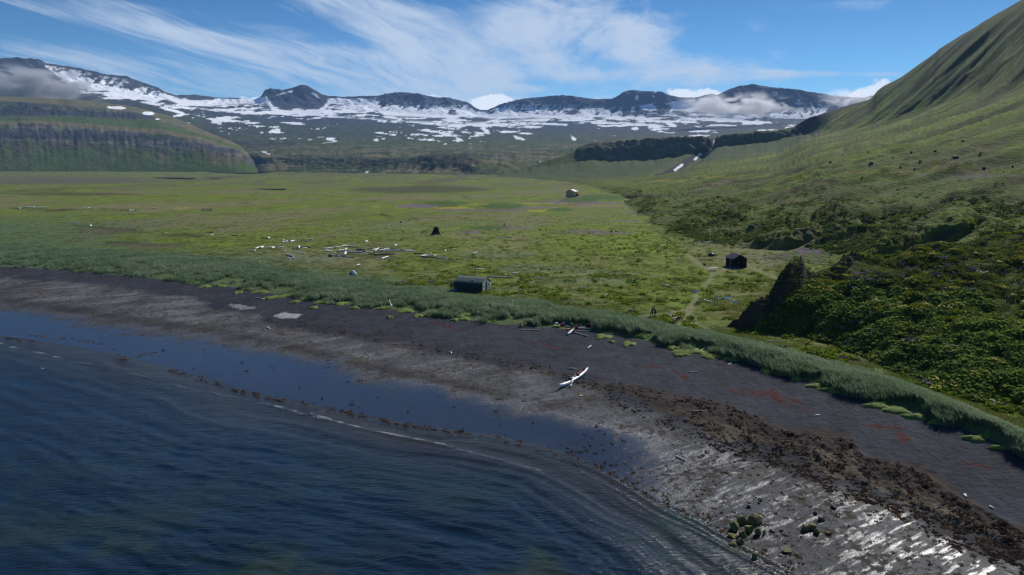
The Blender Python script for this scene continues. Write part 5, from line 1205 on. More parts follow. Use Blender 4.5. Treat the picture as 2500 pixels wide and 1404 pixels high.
cnt = 0
for cl_, lst in LOGS.items():
    order = {}
    for ix, (x0, y0, x1, y1, th, tn) in sorted(enumerate(lst), key=lambda e: min(e[1][0], e[1][2])):
        a, b_ = hit(x0, y0 + th * .3), hit(x1, y1 + th * .3); mid = (a + b_) / 2; d = b_ - a
        scl_ = math.hypot(mid.x, mid.y) / F / math.cos(math.atan2(mid.x, mid.y) * .6); r = max(th * scl_ * .68, .09)
        L = min(max(d.length, .35), 14 if th > 2 else 9)
        side = 'left'
        order[tn] = order.get(tn, 0) + 1; k = order[tn]; tot = sum(1 for e in lst if e[5] == tn)
        size = 'long ' if L > 4.5 else ('short ' if L < 1.8 else '')
        if cl_ == 'beach' and ix in BEACH_LABEL: lab = BEACH_LABEL[ix]
        elif k <= (tot + 1) // 2: lab = f"{size}{TONE[tn][1]} log, {ORD[k - 1]} of its tone from the left {WHERE[cl_]}"
        else: lab = f"{size}{TONE[tn][1]} log, {ORD[tot - k]} of its tone from the right {WHERE[cl_]}"
        if len(lab.split()) > 16: lab = lab.replace(" weathered", "")
        if len(lab.split()) > 16: lab = lab.replace("of its tone ", "")
        if len(lab.split()) > 16: lab = lab.replace(" dark log", " log").replace("in the small pile", "in the pile")
        cnt += 1
        obj('driftwood_log', log_mesh(L, r, cnt), TONE[tn][0], loc=(mid.x, mid.y, gz(mid.x, mid.y) - r * .12), rot=(0, -math.atan2(b_.z - a.z, math.hypot(d.x, d.y)), math.atan2(d.y, d.x)), smooth=True, label=lab, cat='log',
            group="driftwood logs on the meadow" if cl_ != 'beach' else "driftwood on the beach")

# forked and rooted driftwood
def snag(px, py, parts, lab, m=W_white, cat='driftwood'):
    p = hit(px, py); k = math.hypot(p.x, p.y) / F; bm = NB(); fz = face_az(p)
    for pts, rad in parts: tube(bm, [(x * k, dp * k, max(z * k, -.05)) for x, dp, z in pts], [r * k for r in rad], 8)
    return obj('driftwood_snag', bm, m, loc=p, rot=fz, smooth=True, label=lab, cat=cat)
snag(954, 750, [([(1, 0, 3), (0, 2, 7), (-2.5, 6, 13), (-2.8, 8, 18)], [2.5, 1.9, 1.3, .5]), ([(-3, -1, 1), (0, 0, 3.4), (3.5, 0, 5)], [2, 3.4, 2.2]), ([(0, -2, 1.5), (2, 0, 3)], [2.2, 2.6])], "bright white tree stump with one upright branch at the dune foot")
snag(1635, 775, [([(-5, 10, 1), (-4, 9, 7), (1, 6, 5), (4, 3, 4)], [1, 1.5, 1.6, 2]), ([(4, 5, 4), (10, 12, 4), (17, 14, 3)], [1.6, 1.4, .9]), ([(2, 3, 4), (5, -8, 2)], [1.6, 1]), ([(-4, 0, 1), (-3, 1, 3)], [1.4, 1.3])], "white branching driftwood stump right of the standing couple")
snag(1641, 781, [([(-3, -2, 1.5), (2, 2, 3.2), (8, 7, 4), (12, 12, 6)], [2.2, 2, 1.1, .5]), ([(-3, -4, 1), (0, -1, 2.2)], [1.5, 1.8])], "white curved driftwood root nearest the dune grass by the couple")
snag(1300, 713, [([(-13, 2, 1), (-5, 2, 1.6), (-1, -6, 1.4), (5, 2, 2), (13, -6, 1)], [.9, 1.1, 1.1, 1.0, .5]), ([(-1, -6, 1), (-8, -1, 1.4)], [.8, .5])], "pale crooked branch lying on the grass right of the army tent")
snag(806, 627, [([(-4, 0, 2), (1, 0, 3.5), (5, 0, 2)], [3, 3.4, 2]), ([(-2, 0, 3), (-4, 0, 6)], [1.4, .5]), ([(0, 0, 4), (2, 0, 6.5)], [1.2, .5])], "dark root stump beside a green bush in the driftwood spread", W_dark)
snag(818, 607, [([(0, 0, 0), (-.5, 0, 3), (.6, 0, 6)], [1.3, 1.1, .7]), ([(-2, 0, .5), (2, 0, 1)], [1, 1])], "small reddish brown stump among the white logs of the driftwood spread", mat("red brown wood", (.14, .06, .04), .9, .2))
snag(951, 639, [([(-2.4, 0, 1), (0, 0, 2.2), (2.4, 0, 1.2)], [1.2, 1.8, 1.2])], "small reddish brown lump below the driftwood spread", MATS["red brown wood"])
snag(1098, 862, [([(-8, 0, 1), (0, 2, 2), (5, 3, 3)], [1, 1.4, 1.6]), ([(4, 2, 3), (6, 6, 6)], [1, .6])], "dark root snag lying on the weed line of the beach", W_grey)
snag(1101, 864, [([(0, -2, 1), (1.5, 2, 2.4)], [1.6, 1.6])], "small white stub beside the dark root snag on the beach")
snag(1784, 893, [([(-3, 0, .8), (1, 0, 1.4)], [.8, .9]), ([(1, 0, 1.2), (4, 0, 1.4)], [.6, .9])], "small white forked stick on gravel below the dune bend")
snag(1430, 821, [([(-4, 0, 1), (0, 0, 2), (4, 0, 2.4)], [1.2, 1.8, 1.2]), ([(3, 0, 2), (6, 0, 1)], [.9, .6])], "grey knotted root end below the camp on the gravel", W_grey)

# ------------------------------------------------------------------ stones
ST_moss = mat("mossy stone", (.115, .105, .030), .8, .3, .7, 3.5, .06); ST_gray = mat("grey stone", (.12, .125, .11), .75, .3, .5, 3, .05); ST_dark = mat("dark stone", (.045, .045, .045), .8, .3, .5, 2, .08)


def rock_bm(w, d, h, seed, sub=2, sink=.18):
    q = random.Random(seed); bm = NB(); bmesh.ops.create_icosphere(bm, subdivisions=sub, radius=1)
    cuts = [(Vector((q.gauss(0, 1), q.gauss(0, 1), q.gauss(0, .8))).normalized(), q.uniform(.42, .8)) for _ in range(12)]
    for v in bm.verts:
        c_ = v.co.copy()
        for nrm, dd in cuts:
            e = c_.dot(nrm) - dd
            if e > 0: c_ -= nrm * e * .9
        c_ *= 1 + .08 * float(perlin(np.array(c_.x * 2 + seed), np.array(c_.y * 2 + c_.z * 2)))
        v.co = Vector((c_.x * w / 2, c_.y * d / 2, (c_.z + .62) * h / 1.5))
    return bm


ROCKS = [(440, 985, 120, 75, 'm', "large mossy rock at the top right of the rock cluster by the water"), (345, 985, 90, 75, 'm', "mossy rock at the top left of the rock cluster by the water"), (290, 1035, 90, 65, 'm', "mossy rock on the left side of the rock cluster by the water"),
         (395, 1050, 110, 70, 'm', "mossy rock in the middle of the rock cluster by the water"), (465, 1075, 70, 70, 'm', "upright mossy rock at the right foot of the rock cluster"), (345, 1090, 70, 55, 'm', "mossy rock at the lower edge of the main rock cluster"), (262, 1105, 80, 38, 'm', "flat mossy rock at the waterside foot of the cluster"),
         (338, 1150, 62, 55, 'm', "round mossy rock standing just below the rock cluster"), (272, 1170, 70, 40, 'm', "low mossy rock lowest of the stones below the cluster"), (397, 880, 44, 28, 'g', "dark flat stone on wet sand left of a pair above the cluster"), (484, 835, 28, 26, 'g', "grey stone uppermost of the pair above the rock cluster"), (474, 858, 26, 20, 'd', "dark stone just under the grey stone above the rock cluster"),
         (900, 935, 34, 30, 'd', "small dark stone alone in the wet flats"), (942, 975, 58, 42, 'g', "pale grey tilted stone in the wet flats"), (1035, 885, 55, 34, 'd', "dark low stone in the upper wet flats"), (820, 1050, 70, 50, 'm', "mossy stone at the left end of the small trio"), (872, 1040, 60, 55, 'm', "tallest mossy stone in the middle of the small trio"), (905, 1075, 50, 50, 'm', "mossy stone at the right end of the small trio"),
         (1000, 1085, 50, 28, 'm', "flat mossy stone right of the small trio"), (645, 1062, 34, 24, 'm', "small mossy stone left of the trio"), (682, 1218, 74, 30, 'm', "flat mossy slab near the lower water's edge"), (440, 1275, 64, 62, 'm', "round mossy rock standing in the water's edge at the bottom"), (575, 1066, 46, 18, 'g', "thin flat grey stone between cluster and trio"), (510, 1085, 22, 44, 'g', "narrow grey stone right beside the rock cluster"), (900, 1135, 22, 16, 'g', "tiny grey stone below the trio")]
for i, (rx, ry, w, h, k, lab) in enumerate(ROCKS):
    px_, py_ = 1700 + rx / 3.0925, 950 + (ry + h * .30) / 3.0925; p = hit(px_, py_); sc_ = math.hypot(math.hypot(p.x, p.y), CAM_H - p.z) / F / 3.0925
    obj('shore_rock', rock_bm(w * sc_, w * sc_ * .85, h * sc_ * .82, 100 + i, 3), {'m': ST_moss, 'g': ST_gray, 'd': ST_dark}[k], loc=(p.x, p.y, p.z - .04), rot=U(0, 6.28), smooth=False, label=lab, cat='rock', group="rocks on the low tide flat")
BL = [(2128, 401, 14, "long grey boulder alone on the middle of the hillside"), (2332, 387, 15, "largest dark boulder on the upper right of the hillside"), (2028, 398, 7, "small dark boulder left of the long grey one on the hillside"), (2283, 370, 8, "dark boulder up left of the largest on the hillside"), (2350, 347, 9, "dark boulder highest on the right hillside"),
                                        (2057, 379, 5, None), (2198, 409, 6, None), (2246, 395, 6, None), (2402, 412, 7, None), (2105, 434, 5, None), (2233, 414, 6, None), (2158, 360, 6, None), (2225, 373, 6, None), (2394, 373, 6, None), (2472, 408, 6, None), (2180, 386, 4, None), (2300, 402, 5, None), (2120, 372, 5, None),
                                        (984.7, 641, 6.5, "round dark boulder on the meadow right below the driftwood spread"), (980, 544, 8, "pale grey boulder on the meadow left of the dark beacon"), (1494, 566, 7, "left of two dark stones beside a purple flower patch"), (1504, 566, 7, "right of two dark stones beside a purple flower patch"), (1318, 562, 8, "flat grey stone in the flowers behind the meadow"), (1720, 648.5, 8, "dark boulder between the dome tent and the picnic table")]
for i, (px_, py_, w, lab) in enumerate(BL):
    p = hit(px_, py_); sc_ = math.hypot(p.x, p.y) / F
    obj('boulder', rock_bm(w * sc_ * 1.1, w * sc_, w * sc_ * (.62 if w < 12 else .45), 200 + i, 2), ST_gray if px_ in (2128, 980, 1318) else ST_dark, loc=(p.x, p.y, p.z - .05 * w * sc_), rot=U(0, 6.28), label=lab or f"small dark boulder, {ORD[sorted(b[0] for b in BL if not b[3]).index(px_)]} from the left of the small ones dotted over the hillside", cat='boulder', group="boulders on the hillside and meadow" if lab else "small boulders dotted over the hillside")

# ------------------------------------------------------------------ army tent
M_can = mat("green canvas", (.085, .112, .108), .85, .2, .3, 2.2, .02); M_canw = mat("shaded canvas wall", (.030, .042, .040), .9, .15, .25, 2, .02); M_cang = mat("sunlit canvas flap", (.27, .30, .27), .85, .2, .45, 1.6, .07, (1, 1, .4))  # same canvas: sunlit end coloured paler, shaded walls coloured darker
M_blk = mat("black cloth", (.008, .009, .012), .85, .2, .2); M_navy = mat("navy cloth", (.012, .022, .045), .8, .2, .2)


def gable_tent():
    L, W, H1, H2 = 6.2, 4.0, 1.8, 2.8
    p = hit(1141, 712); t0 = empty('army_tent', (p.x + .95, p.y + 1.9, gz(p.x, p.y + 2) - .03), face_az(p, -27), "long dark green army tent with ribbed roof behind the dune grass", "tent")
    x0, x1, y0, y1 = -L / 2, L / 2, -W / 2, W / 2
    bm = NB(); n = 7
    for s_ in (-1, 1):      # two roof slopes with sagging bays between the poles
        rows = []
        for i in range(n * 4 + 1):
            f = i / (n * 4); x = x0 - .08 + (L + .16) * f; sag = .055 * math.sin(math.pi * (f * n % 1)) ** 1
            rows.append([bm.verts.new((x, s_ * (W / 2 + .12) * g, H2 - (H2 - H1 + .06) * g - sag * (1 - abs(2 * g - 1)) - (.02 if 0 < g < 1 else 0))) for g in (0, .33, .66, 1)])
        for A, B in zip(rows[:-1], rows[1:]):
            for k in range(3): bm.faces.new((A[k], A[k + 1], B[k + 1], B[k]))
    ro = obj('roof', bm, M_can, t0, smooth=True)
    sd = ro.modifiers.new('t', 'SOLIDIFY'); sd.thickness = .02
    for i in range(n + 1):
        x = x0 + L * i / n
        bm = NB()
        for s_ in (-1, 1): tube(bm, [(x, 0, H2 + .01), (x, s_ * (W / 2 + .12), H1 - .03)], .035, 6)
        obj('roof_rib', bm, mat("rib tape", (.12, .15, .14), .8, .2, .2), t0)
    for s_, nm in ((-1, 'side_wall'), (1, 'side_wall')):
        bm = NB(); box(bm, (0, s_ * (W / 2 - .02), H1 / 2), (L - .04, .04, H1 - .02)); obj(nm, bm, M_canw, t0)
    for s_ in (-1, 1):
        bm = NB(); x = s_ * (L / 2); n_ = 16; top = lambda y: H2 - .05 - (H2 - H1) * abs(y) / (W / 2)
        g = []
        for i in range(n_ + 1):
            y = y0 + W * i / n_; g.append([bm.verts.new((x + s_ * (.05 * math.sin(i * 2.1 + j) * (1 - j / 9) + .05 * (1 - j / 8) * math.sin(i * .9)), y, top(y) * j / 8)) for j in range(9)])
        for A, B in zip(g[:-1], g[1:]):
            for k in range(8): bm.faces.new((A[k], B[k], B[k + 1], A[k + 1]))
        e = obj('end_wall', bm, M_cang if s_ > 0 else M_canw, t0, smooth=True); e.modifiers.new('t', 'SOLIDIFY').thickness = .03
        if s_ > 0:
            for yy in (-.08, .12):
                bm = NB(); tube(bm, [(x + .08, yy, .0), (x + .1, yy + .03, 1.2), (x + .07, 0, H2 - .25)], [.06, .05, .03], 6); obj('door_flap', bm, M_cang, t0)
            for yy, zz in ((-1.15, 1.35), (1.25, 1.55)):
                bm = NB(); box(bm, (x + .08, yy, zz), (.06, .42, .16)); obj('vent_flap', bm, mat("pale flap", (.40, .44, .40), .8, .2), t0)
    bm = NB(); box(bm, (.6, -1.15, (H1 + H2) / 2 - .02), (.55, .42, .05), rx=math.atan2(H2 - H1, W / 2)); obj('roof_window', bm, mat("roof window sheet", (.10, .15, .20), .4, .4), t0)
    bm = NB(); tube(bm, [(0, y0 - .08, H1), (-.9, y0 - 1.3, .03)], .010, 5); obj('guy_rope', bm, W_dark, t0)
    bm = NB(); tube(bm, [(x1 - .3, y0 - .08, H1), (x1 - 1.1, y0 - 1.2, .03)], .010, 5); obj('guy_rope', bm, W_dark, t0)
    return t0


TENT = gable_tent()
TM = Matrix.Translation(TENT.location) @ Matrix.Rotation(TENT.rotation_euler.z, 4, 'Z')
def near_tent(x, y): v = TM @ Vector((x, y, 0)); return Vector((v.x, v.y, gz(v.x, v.y)))
M_blue = mat("blue plastic", (.045, .20, .40), .5, .4, .2)
p = near_tent(-2.9, -2.55); bm = NB(); box(bm, (0, 0, .16), (1.3, .6, .30)); box(bm, (.1, 0, .33), (.9, .5, .06), .1); bmesh.ops.bevel(bm, geom=bm.edges[:], offset=.04, segments=2, affect='EDGES')
obj('storage_box', bm, M_blue, loc=p, rot=TENT.rotation_euler.z, label="blue bundle on the ground at the left front corner of the army tent", cat="bundle")
p = near_tent(1.0, -2.6); bm = NB(); tube(bm, [(-1, 0, .08), (-.3, .05, .13), (.4, -.03, .1), (1, 0, .07)], [.1, .15, .13, .08], 8)
obj('rolled_tarp', bm, M_navy, loc=p, rot=TENT.rotation_euler.z, smooth=True, label="dark blue rolled tarp lying along the front wall of the army tent", cat="tarp")

# ------------------------------------------------------------------ black hut
M_tar = mat("tarred boards", (.0095, .0095, .011), .85, .2, .4, 3, .01, (6, 6, .6)); M_iron = mat("dark red roof iron", (.026, .016, .024), .6, .35, .3, 2)


def hut():
    W, L, H1, H2 = 3.6, 4.3, 2.35, 3.35
    p = hit(1803, 654); t0 = empty('black_hut', (p.x, p.y + 2.0, gz(p.x, p.y + 2) - .08), face_az(p, 24), "small black tarred wooden hut with a gable roof below the hillside", "hut")
    bm = NB(); poly(bm, [(-W / 2, -L / 2, 0), (W / 2, -L / 2, 0), (W / 2, L / 2, 0), (-W / 2, L / 2, 0), (-W / 2, -L / 2, H1), (W / 2, -L / 2, H1), (W / 2, L / 2, H1), (-W / 2, L / 2, H1), (0, -L / 2, H2 - .06), (0, L / 2, H2 - .06)],
                    [(0, 1, 5, 8, 4), (2, 3, 7, 9, 6), (1, 2, 6, 5), (3, 0, 4, 7), (0, 3, 2, 1), (4, 8, 9, 7), (8, 5, 6, 9)]); obj('wall', bm, M_tar, t0)
    bm = NB()
    for i in range(19):
        x = -W / 2 + .1 + (W - .2) * i / 18; h = H1 + (H2 - .1 - H1) * (1 - abs(x) / (W / 2)); box(bm, (x, -L / 2 - .012, h / 2), (.05, .024, h - .03))
    for i in range(22):
        for s_ in (-1, 1): box(bm, (s_ * (W / 2 + .012), -L / 2 + .1 + (L - .2) * i / 21, H1 / 2), (.024, .05, H1 - .04))
    obj('batten', bm, M_tar, t0, kind='stuff')
    ang = math.atan2(H2 - H1, W / 2); sl_ = math.hypot(W / 2, H2 - H1) + .22
    for s_ in (-1, 1):
        bm = NB(); box(bm, (s_ * (sl_ / 2 * math.cos(ang)), 0, H2 - sl_ / 2 * math.sin(ang) + .02), (sl_, L + .36, .05), ry=s_ * ang); obj('roof_slope', bm, M_iron, t0)
        bm = NB(); box(bm, (s_ * (sl_ / 2 * math.cos(ang)), -L / 2 - .2, H2 - sl_ / 2 * math.sin(ang) - .04), (sl_, .03, .14), ry=s_ * ang); obj('bargeboard', bm, M_tar, t0)
    bm = NB(); box(bm, (0, 0, H2 + .05), (.16, L + .38, .05)); obj('ridge_cap', bm, mat("ridge iron", (.05, .055, .075), .45, .5), t0)
    for xx in (-.35, .95):
        bm = NB(); box(bm, (xx, -L / 2 - .03, 1.5), (.42, .05, .55)); w = obj('window_frame', bm, mat("brown frame", (.035, .018, .010), .7, .2), t0)
        bm = NB(); box(bm, (xx, -L / 2 - .06, 1.5), (.32, .02, .45)); obj('pane', bm, mat("dark glass", (.01, .012, .014), .15, .5), w)
    bm = NB(); box(bm, (-W / 2 - .04, -.9, 1.0), (.06, .85, 1.9)); d = obj('door', bm, mat("dark brown door", (.020, .010, .010), .7, .3), t0)
    bm = NB(); tube(bm, [(-W / 2 - .07, -.6, 1.0), (-W / 2 - .14, -.6, 1.0), (-W / 2 - .14, -.72, 1.0)], .015, 5); obj('handle', bm, mat("steel", (.4, .4, .4), .3, .5), d)
    bm = NB(); box(bm, (-W / 2 - .45, -.9, .09), (.8, 1.3, .14)); obj('doorstep', bm, mat("blue grey plank", (.10, .14, .18), .8, .2), t0)
    return t0


HUT = hut(); HM = Matrix.Translation(HUT.location) @ Matrix.Rotation(HUT.rotation_euler.z, 4, 'Z')
def near_hut(x, y): v = HM @ Vector((x, y, 0)); return Vector((v.x, v.y, gz(v.x, v.y)))
p = near_hut(-2.5, 1.9); bm = NB(); tube(bm, [(0, 0, 0), (0, 0, 2.6)], .03, 6); fp = obj('flagpole', bm, W_grey, loc=near_hut(-1.95, -1.2) + Vector((0, 0, .0)), label="thin pole with a faded red and blue flag at the hut corner", cat="flag")
for zz, cc, nm in ((2.42, (.30, .07, .09), "red cloth"), (2.24, (.03, .10, .30), "blue stripe cloth")):
    bm = NB(); poly(bm, [(0, 0, zz + .16), (.38, -.06, zz + .02), (.38, -.06, zz - .10), (0, 0, zz)], [(0, 1, 2, 3)]); f_ = obj('flag_stripe', bm, mat(nm, cc, .8, .2), fp); f_.modifiers.new('t', 'SOLIDIFY').thickness = .012
bm = NB(); box(bm, (0, 0, .22), (1.1, .5, .06)); box(bm, (-.45, 0, .1), (.06, .4, .2)); box(bm, (.45, 0, .1), (.06, .4, .2))
obj('low_bench', bm, mat("faded blue boards", (.07, .14, .22), .7, .2), loc=near_hut(-1.0, -2.7), rot=HUT.rotation_euler.z + .1, label="low blue bench in the shade against the black hut", cat="bench")
bm = NB(); tube(bm, [(0, 0, 0), (0, 0, .45)], [.2, .22], 10); obj('barrel', bm, mat("dark red barrel", (.05, .008, .012), .5, .3), loc=near_hut(-.1, -2.6), label="small dark red tub in the shade of the black hut", cat="tub")
for dx, dy, c_, lab, s_ in ((2.15, -1.2, (.75, .77, .75), "white canister standing right of the black hut", .34), (2.5, -1.5, (.80, .80, .78), "white bag lying outermost right of the black hut", .30), (2.05, -.6, (.06, .05, .05), "dark canister behind the white one right of the hut", .34)):
    bm = NB(); box(bm, (0, 0, s_ * .5), (s_ * .8, s_ * .55, s_)); bmesh.ops.bevel(bm, geom=bm.edges[:], offset=s_ * .15, segments=2, affect='EDGES'); tube(bm, [(0, 0, s_), (0, 0, s_ * 1.12)], s_ * .12, 8)
    obj('canister', bm, mat(lab[:12], c_, .5, .4, .1), loc=near_hut(dx, dy), rot=U(0, 2), smooth=True, label=lab, cat='canister')

# dome tent beside the hut
def dome(px, py, w, d, h, cols_, lab, extra=0, ridge=False):
    p = hit(px, py); t0 = empty('dome_tent', (p.x, p.y + d / 2, gz(p.x, p.y + d / 2) - .02), face_az(p, extra), lab, 'tent')
    nu, nv = 24, 8
    def sector(a0, a1, m, nm):
        bm = NB(); g = []
        for i in range(nu + 1):
            a = a0 + (a1 - a0) * i / nu
            g.append([bm.verts.new((w / 2 * math.cos(a) * math.cos(e) ** .9, d / 2 * math.sin(a) * math.cos(e) ** .9, h * math.sin(e) ** .95)) for e in [math.pi / 2 * j / nv for j in range(nv + 1)]])
        for A, B in zip(g[:-1], g[1:]):
            for k in range(nv): bm.faces.new((A[k], B[k], B[k + 1], A[k + 1]))
        bmesh.ops.remove_doubles(bm, verts=bm.verts[:], dist=.002); o = obj(nm, bm, m, t0, smooth=True); o.modifiers.new('t', 'SOLIDIFY').thickness = .01
    for a0, a1, m in cols_: sector(math.radians(a0), math.radians(a1), m, 'panel')
    for a in (45, -45):
        bm = NB(); r_ = math.radians(a); tube(bm, [(w / 2 * math.cos(r_) * math.cos(e), d / 2 * math.sin(r_) * math.cos(e), h * math.sin(e) + .015) for e in [math.pi * j / 14 for j in range(15)]], .018, 6); obj('tent_pole', bm, mat("pole grey", (.25, .25, .25), .5, .4), t0)
    return t0
M_tdark = mat("black tent nylon", (.010, .013, .012), .5, .4, .2); M_twht = mat("silver tent nylon", (.55, .60, .58), .45, .4, .1); M_tpale = mat("pale mint nylon", (.40, .50, .46), .6, .3, .1)
dome(1739.5, 626.5, 2.1, 1.9, 1.0, [(0, 255, M_tdark), (255, 285, M_tdark), (285, 360, M_tdark)], "low black dome tent on the grass left of the black hut")
bm = NB(); g = [[bm.verts.new((x_ + .12 * j / 5, -.95 * math.cos(e) * .55, 1.0 * math.sin(e) + .03)) for e in [math.radians(k) for k in range(58, 100, 7)]] for j, x_ in enumerate([-.12, -.03, .06, .15, .24])]
for A, B in zip(g[:-1], g[1:]):
    for k in range(len(A) - 1): bm.faces.new((A[k], B[k], B[k + 1], A[k + 1]))
dt = bpy.data.objects['dome_tent']; o = obj('top_flap', bm, M_twht, dt, smooth=True); o.modifiers.new('t', 'SOLIDIFY').thickness = .015


def ridge_tent():
    p = hit(858, 674); t0 = empty('small_tent', (p.x, p.y + .9, gz(p.x, p.y + .9) - .02), face_az(p, 8), "small pale tent with a navy porch on grass above the dunes", "tent")
    w, d, h = 2.3, 1.5, 1.28
    apex = (-.12, -.25, h); hi2 = (.42, .35, h * .93)
    base = [(-1.15, -.2, 0), (-.22, -.85, 0), (1.15, -.35, 0), (1.0, .8, 0), (-.6, .8, 0)]
    bm = NB(); poly(bm, [base[0], base[1], apex, base[4]], [(0, 1, 2), (3, 0, 2)]); q_ = obj('porch', bm, mat("navy nylon", (.020, .045, .075), .6, .3), t0); q_.modifiers.new('t', 'SOLIDIFY').thickness = .015
    bm = NB(); mid = (.62, -.55, .92); poly(bm, [base[1], base[2], mid, apex, hi2, base[3], base[4], (.98, -.1, .62)], [(0, 1, 2), (0, 2, 3), (2, 4, 3), (1, 7, 2), (7, 4, 2), (1, 5, 7), (5, 4, 7), (5, 6, 4), (6, 3, 4)])
    bmesh.ops.subdivide_edges(bm, edges=bm.edges[:], cuts=1, use_grid_fill=True, smooth=.35); q_ = obj('flysheet', bm, M_tpale, t0, smooth=True); q_.modifiers.new('t', 'SOLIDIFY').thickness = .015
    bm = NB(); tube(bm, [(-.22, -.87, 0), (-.2, -.6, .75), apex], .03, 6); obj('seam', bm, mat("white tape", (.7, .7, .66), .6, .3), t0)
    bm = NB(); tube(bm, [apex, (.3, -.62, .95), (1.15, -.37, .0)], .02, 6); obj('pole', bm, mat("teal pole", (.05, .12, .14), .6, .3), t0)
ridge_tent()

# picnic table
W_pic = mat("pale painted table", (.62, .60, .50), .8, .3, .2, 3)
p = hit(1742.5, 661.5); t0 = empty('picnic_table', (p.x, p.y + .6, gz(p.x, p.y + .6)), face_az(p, 3), "pale wooden picnic table with attached benches beside the path", "picnic table")
for yy in (-.27, -.09, .09, .27):
    bm = NB(); box(bm, (0, yy, .74), (2.0, .165, .045)); obj('tabletop_board', bm, W_pic, t0)
for yy in (-.78, .78):
    for k in (-.07, .07):
        bm = NB(); box(bm, (0, yy + k, .45), (2.1, .13, .045)); obj('bench_board', bm, W_pic, t0)
for xx in (-.72, .72):
    for s_ in (-1, 1):
        bm = NB(); box(bm, (xx, s_ * .42, .36), (.06, .09, .86), rx=s_ * math.radians(32)); obj('leg', bm, W_pic, t0)
    bm = NB(); box(bm, (xx + .06, 0, .40), (.05, 1.75, .09)); obj('crossbar', bm, W_pic, t0)
bm = NB(); box(bm, (0, 0, .30), (1.3, .05, .10)); obj('stretcher', bm, W_pic, t0)

# sign posts and markers
M_post = mat("blue grey post", (.14, .19, .22), .8, .2, .2, 3)
p = hit(1747, 747); t0 = empty('notice_board', p, face_az(p, 62), "tall grey notice board on two posts by the puddle", "sign")
for xx in (-.45, .45):
    bm = NB(); box(bm, (xx, 0, 1.05), (.09, .09, 2.15)); obj('post', bm, M_post, t0)
bm = NB(); box(bm, (0, -.07, 1.62), (1.05, .04, .78)); obj('board', bm, mat("board back", (.16, .20, .21), .7, .2), t0)
bm = NB(); box(bm, (0, -.10, 1.62), (.96, .02, .70)); obj('poster', bm, mat("white poster", (.78, .80, .80), .6, .3, .05), t0)
bm = NB(); box(bm, (-.45, -.07, .98), (.26, .02, .22)); obj('small_plate', bm, mat("pinkish plate", (.75, .60, .52), .6, .3, .05), t0)
p = hit(1717.5, 727.5); t0 = empty('marker_post', p, face_az(p), "short blue grey marker post left of the notice board", "post")
bm = NB(); box(bm, (0, 0, .5), (.10, .10, 1.0)); obj('post', bm, M_post, t0); bm = NB(); box(bm, (0, -.06, .82), (.12, .03, .26)); obj('plate', bm, mat("dark blue plate", (.03, .06, .14), .5, .3), t0)
a, b_ = hit(1717, 734), hit(1736, 738.5); d = b_ - a
obj('driftwood_log', log_mesh(d.length, .17, 900), W_white, loc=((a + b_) / 2), rot=math.atan2(d.y, d.x), smooth=True, label="white log lying between the marker post and the notice board", cat='log', group="driftwood logs on the meadow")
p = hit(1729, 596.5); t0 = empty('white_bench', p, face_az(p, 15), "small white plank bench at the foot of the hillside", "bench")
bm = NB(); box(bm, (0, 0, .75), (1.6, .5, .08)); obj('top', bm, W_white, t0)
for xx in (-.65, .65): bm = NB(); box(bm, (xx, 0, .36), (.1, .4, .7)); obj('leg', bm, W_white, t0)
p = hit(1231, 553); t0 = empty('cairn_post', p, face_az(p), "small dark post standing behind purple flowers in the meadow", "post")
bm = NB(); box(bm, (0, 0, .7), (.35, .3, 1.4)); obj('post', bm, W_dark, t0); bm = NB(); box(bm, (0, -.02, 1.45), (.45, .34, .12)); obj('cap', bm, W_dark, t0)
for px_, lab in ((1238, "left pale block beside the small dark post"), (1243, "right pale block beside the small dark post")):
    p = hit(px_, 554.5); obj('pale_block', rock_bm(.6, .5, .5, int(px_), 2), W_white, loc=p, label=lab, cat='block')
p = hit(1357.5, 680); t0 = empty('white_marker', p, face_az(p), "thin short white stake in the grass near the pale dune grass", "stake")
bm = NB(); box(bm, (0, 0, .35), (.07, .07, .7)); obj('stake', bm, M_post, t0); bm = NB(); box(bm, (0, 0, .62), (.1, .1, .14)); obj('head', bm, W_white, t0)

# beacon: a dark four-sided tapering marker with flared foot
p = hit(1063.5, 573.5); t0 = empty('beacon', (p.x, p.y + 1.2, gz(p.x, p.y + 1.2) - .1), face_az(p, 28), "dark tapering pyramid beacon with flared foot on a mound", "beacon")
M_bea = mat("black red beacon boards", (.012, .008, .010), .8, .2, .3)
prof = [(1.55, 0), (1.22, .28), (1.02, .62), (.72, 1.6), (.42, 2.72)]
for k in range(4):
    bm = NB(); rot_ = Matrix.Rotation(k * math.pi / 2, 3, 'Z'); g = [[bm.verts.new(rot_ @ Vector((x_ * s_, -s_, z_))) for x_ in (-1, -.33, .33, 1)] for s_, z_ in prof]
    for A, B in zip(g[:-1], g[1:]):
        for i in range(3): bm.faces.new((A[i], A[i + 1], B[i + 1], B[i]))
    o = obj('side_panel', bm, M_bea, t0); o.modifiers.new('t', 'SOLIDIFY').thickness = .05
bm = NB(); box(bm, (0, 0, 2.72), (.84, .84, .06)); obj('cap', bm, M_bea, t0)

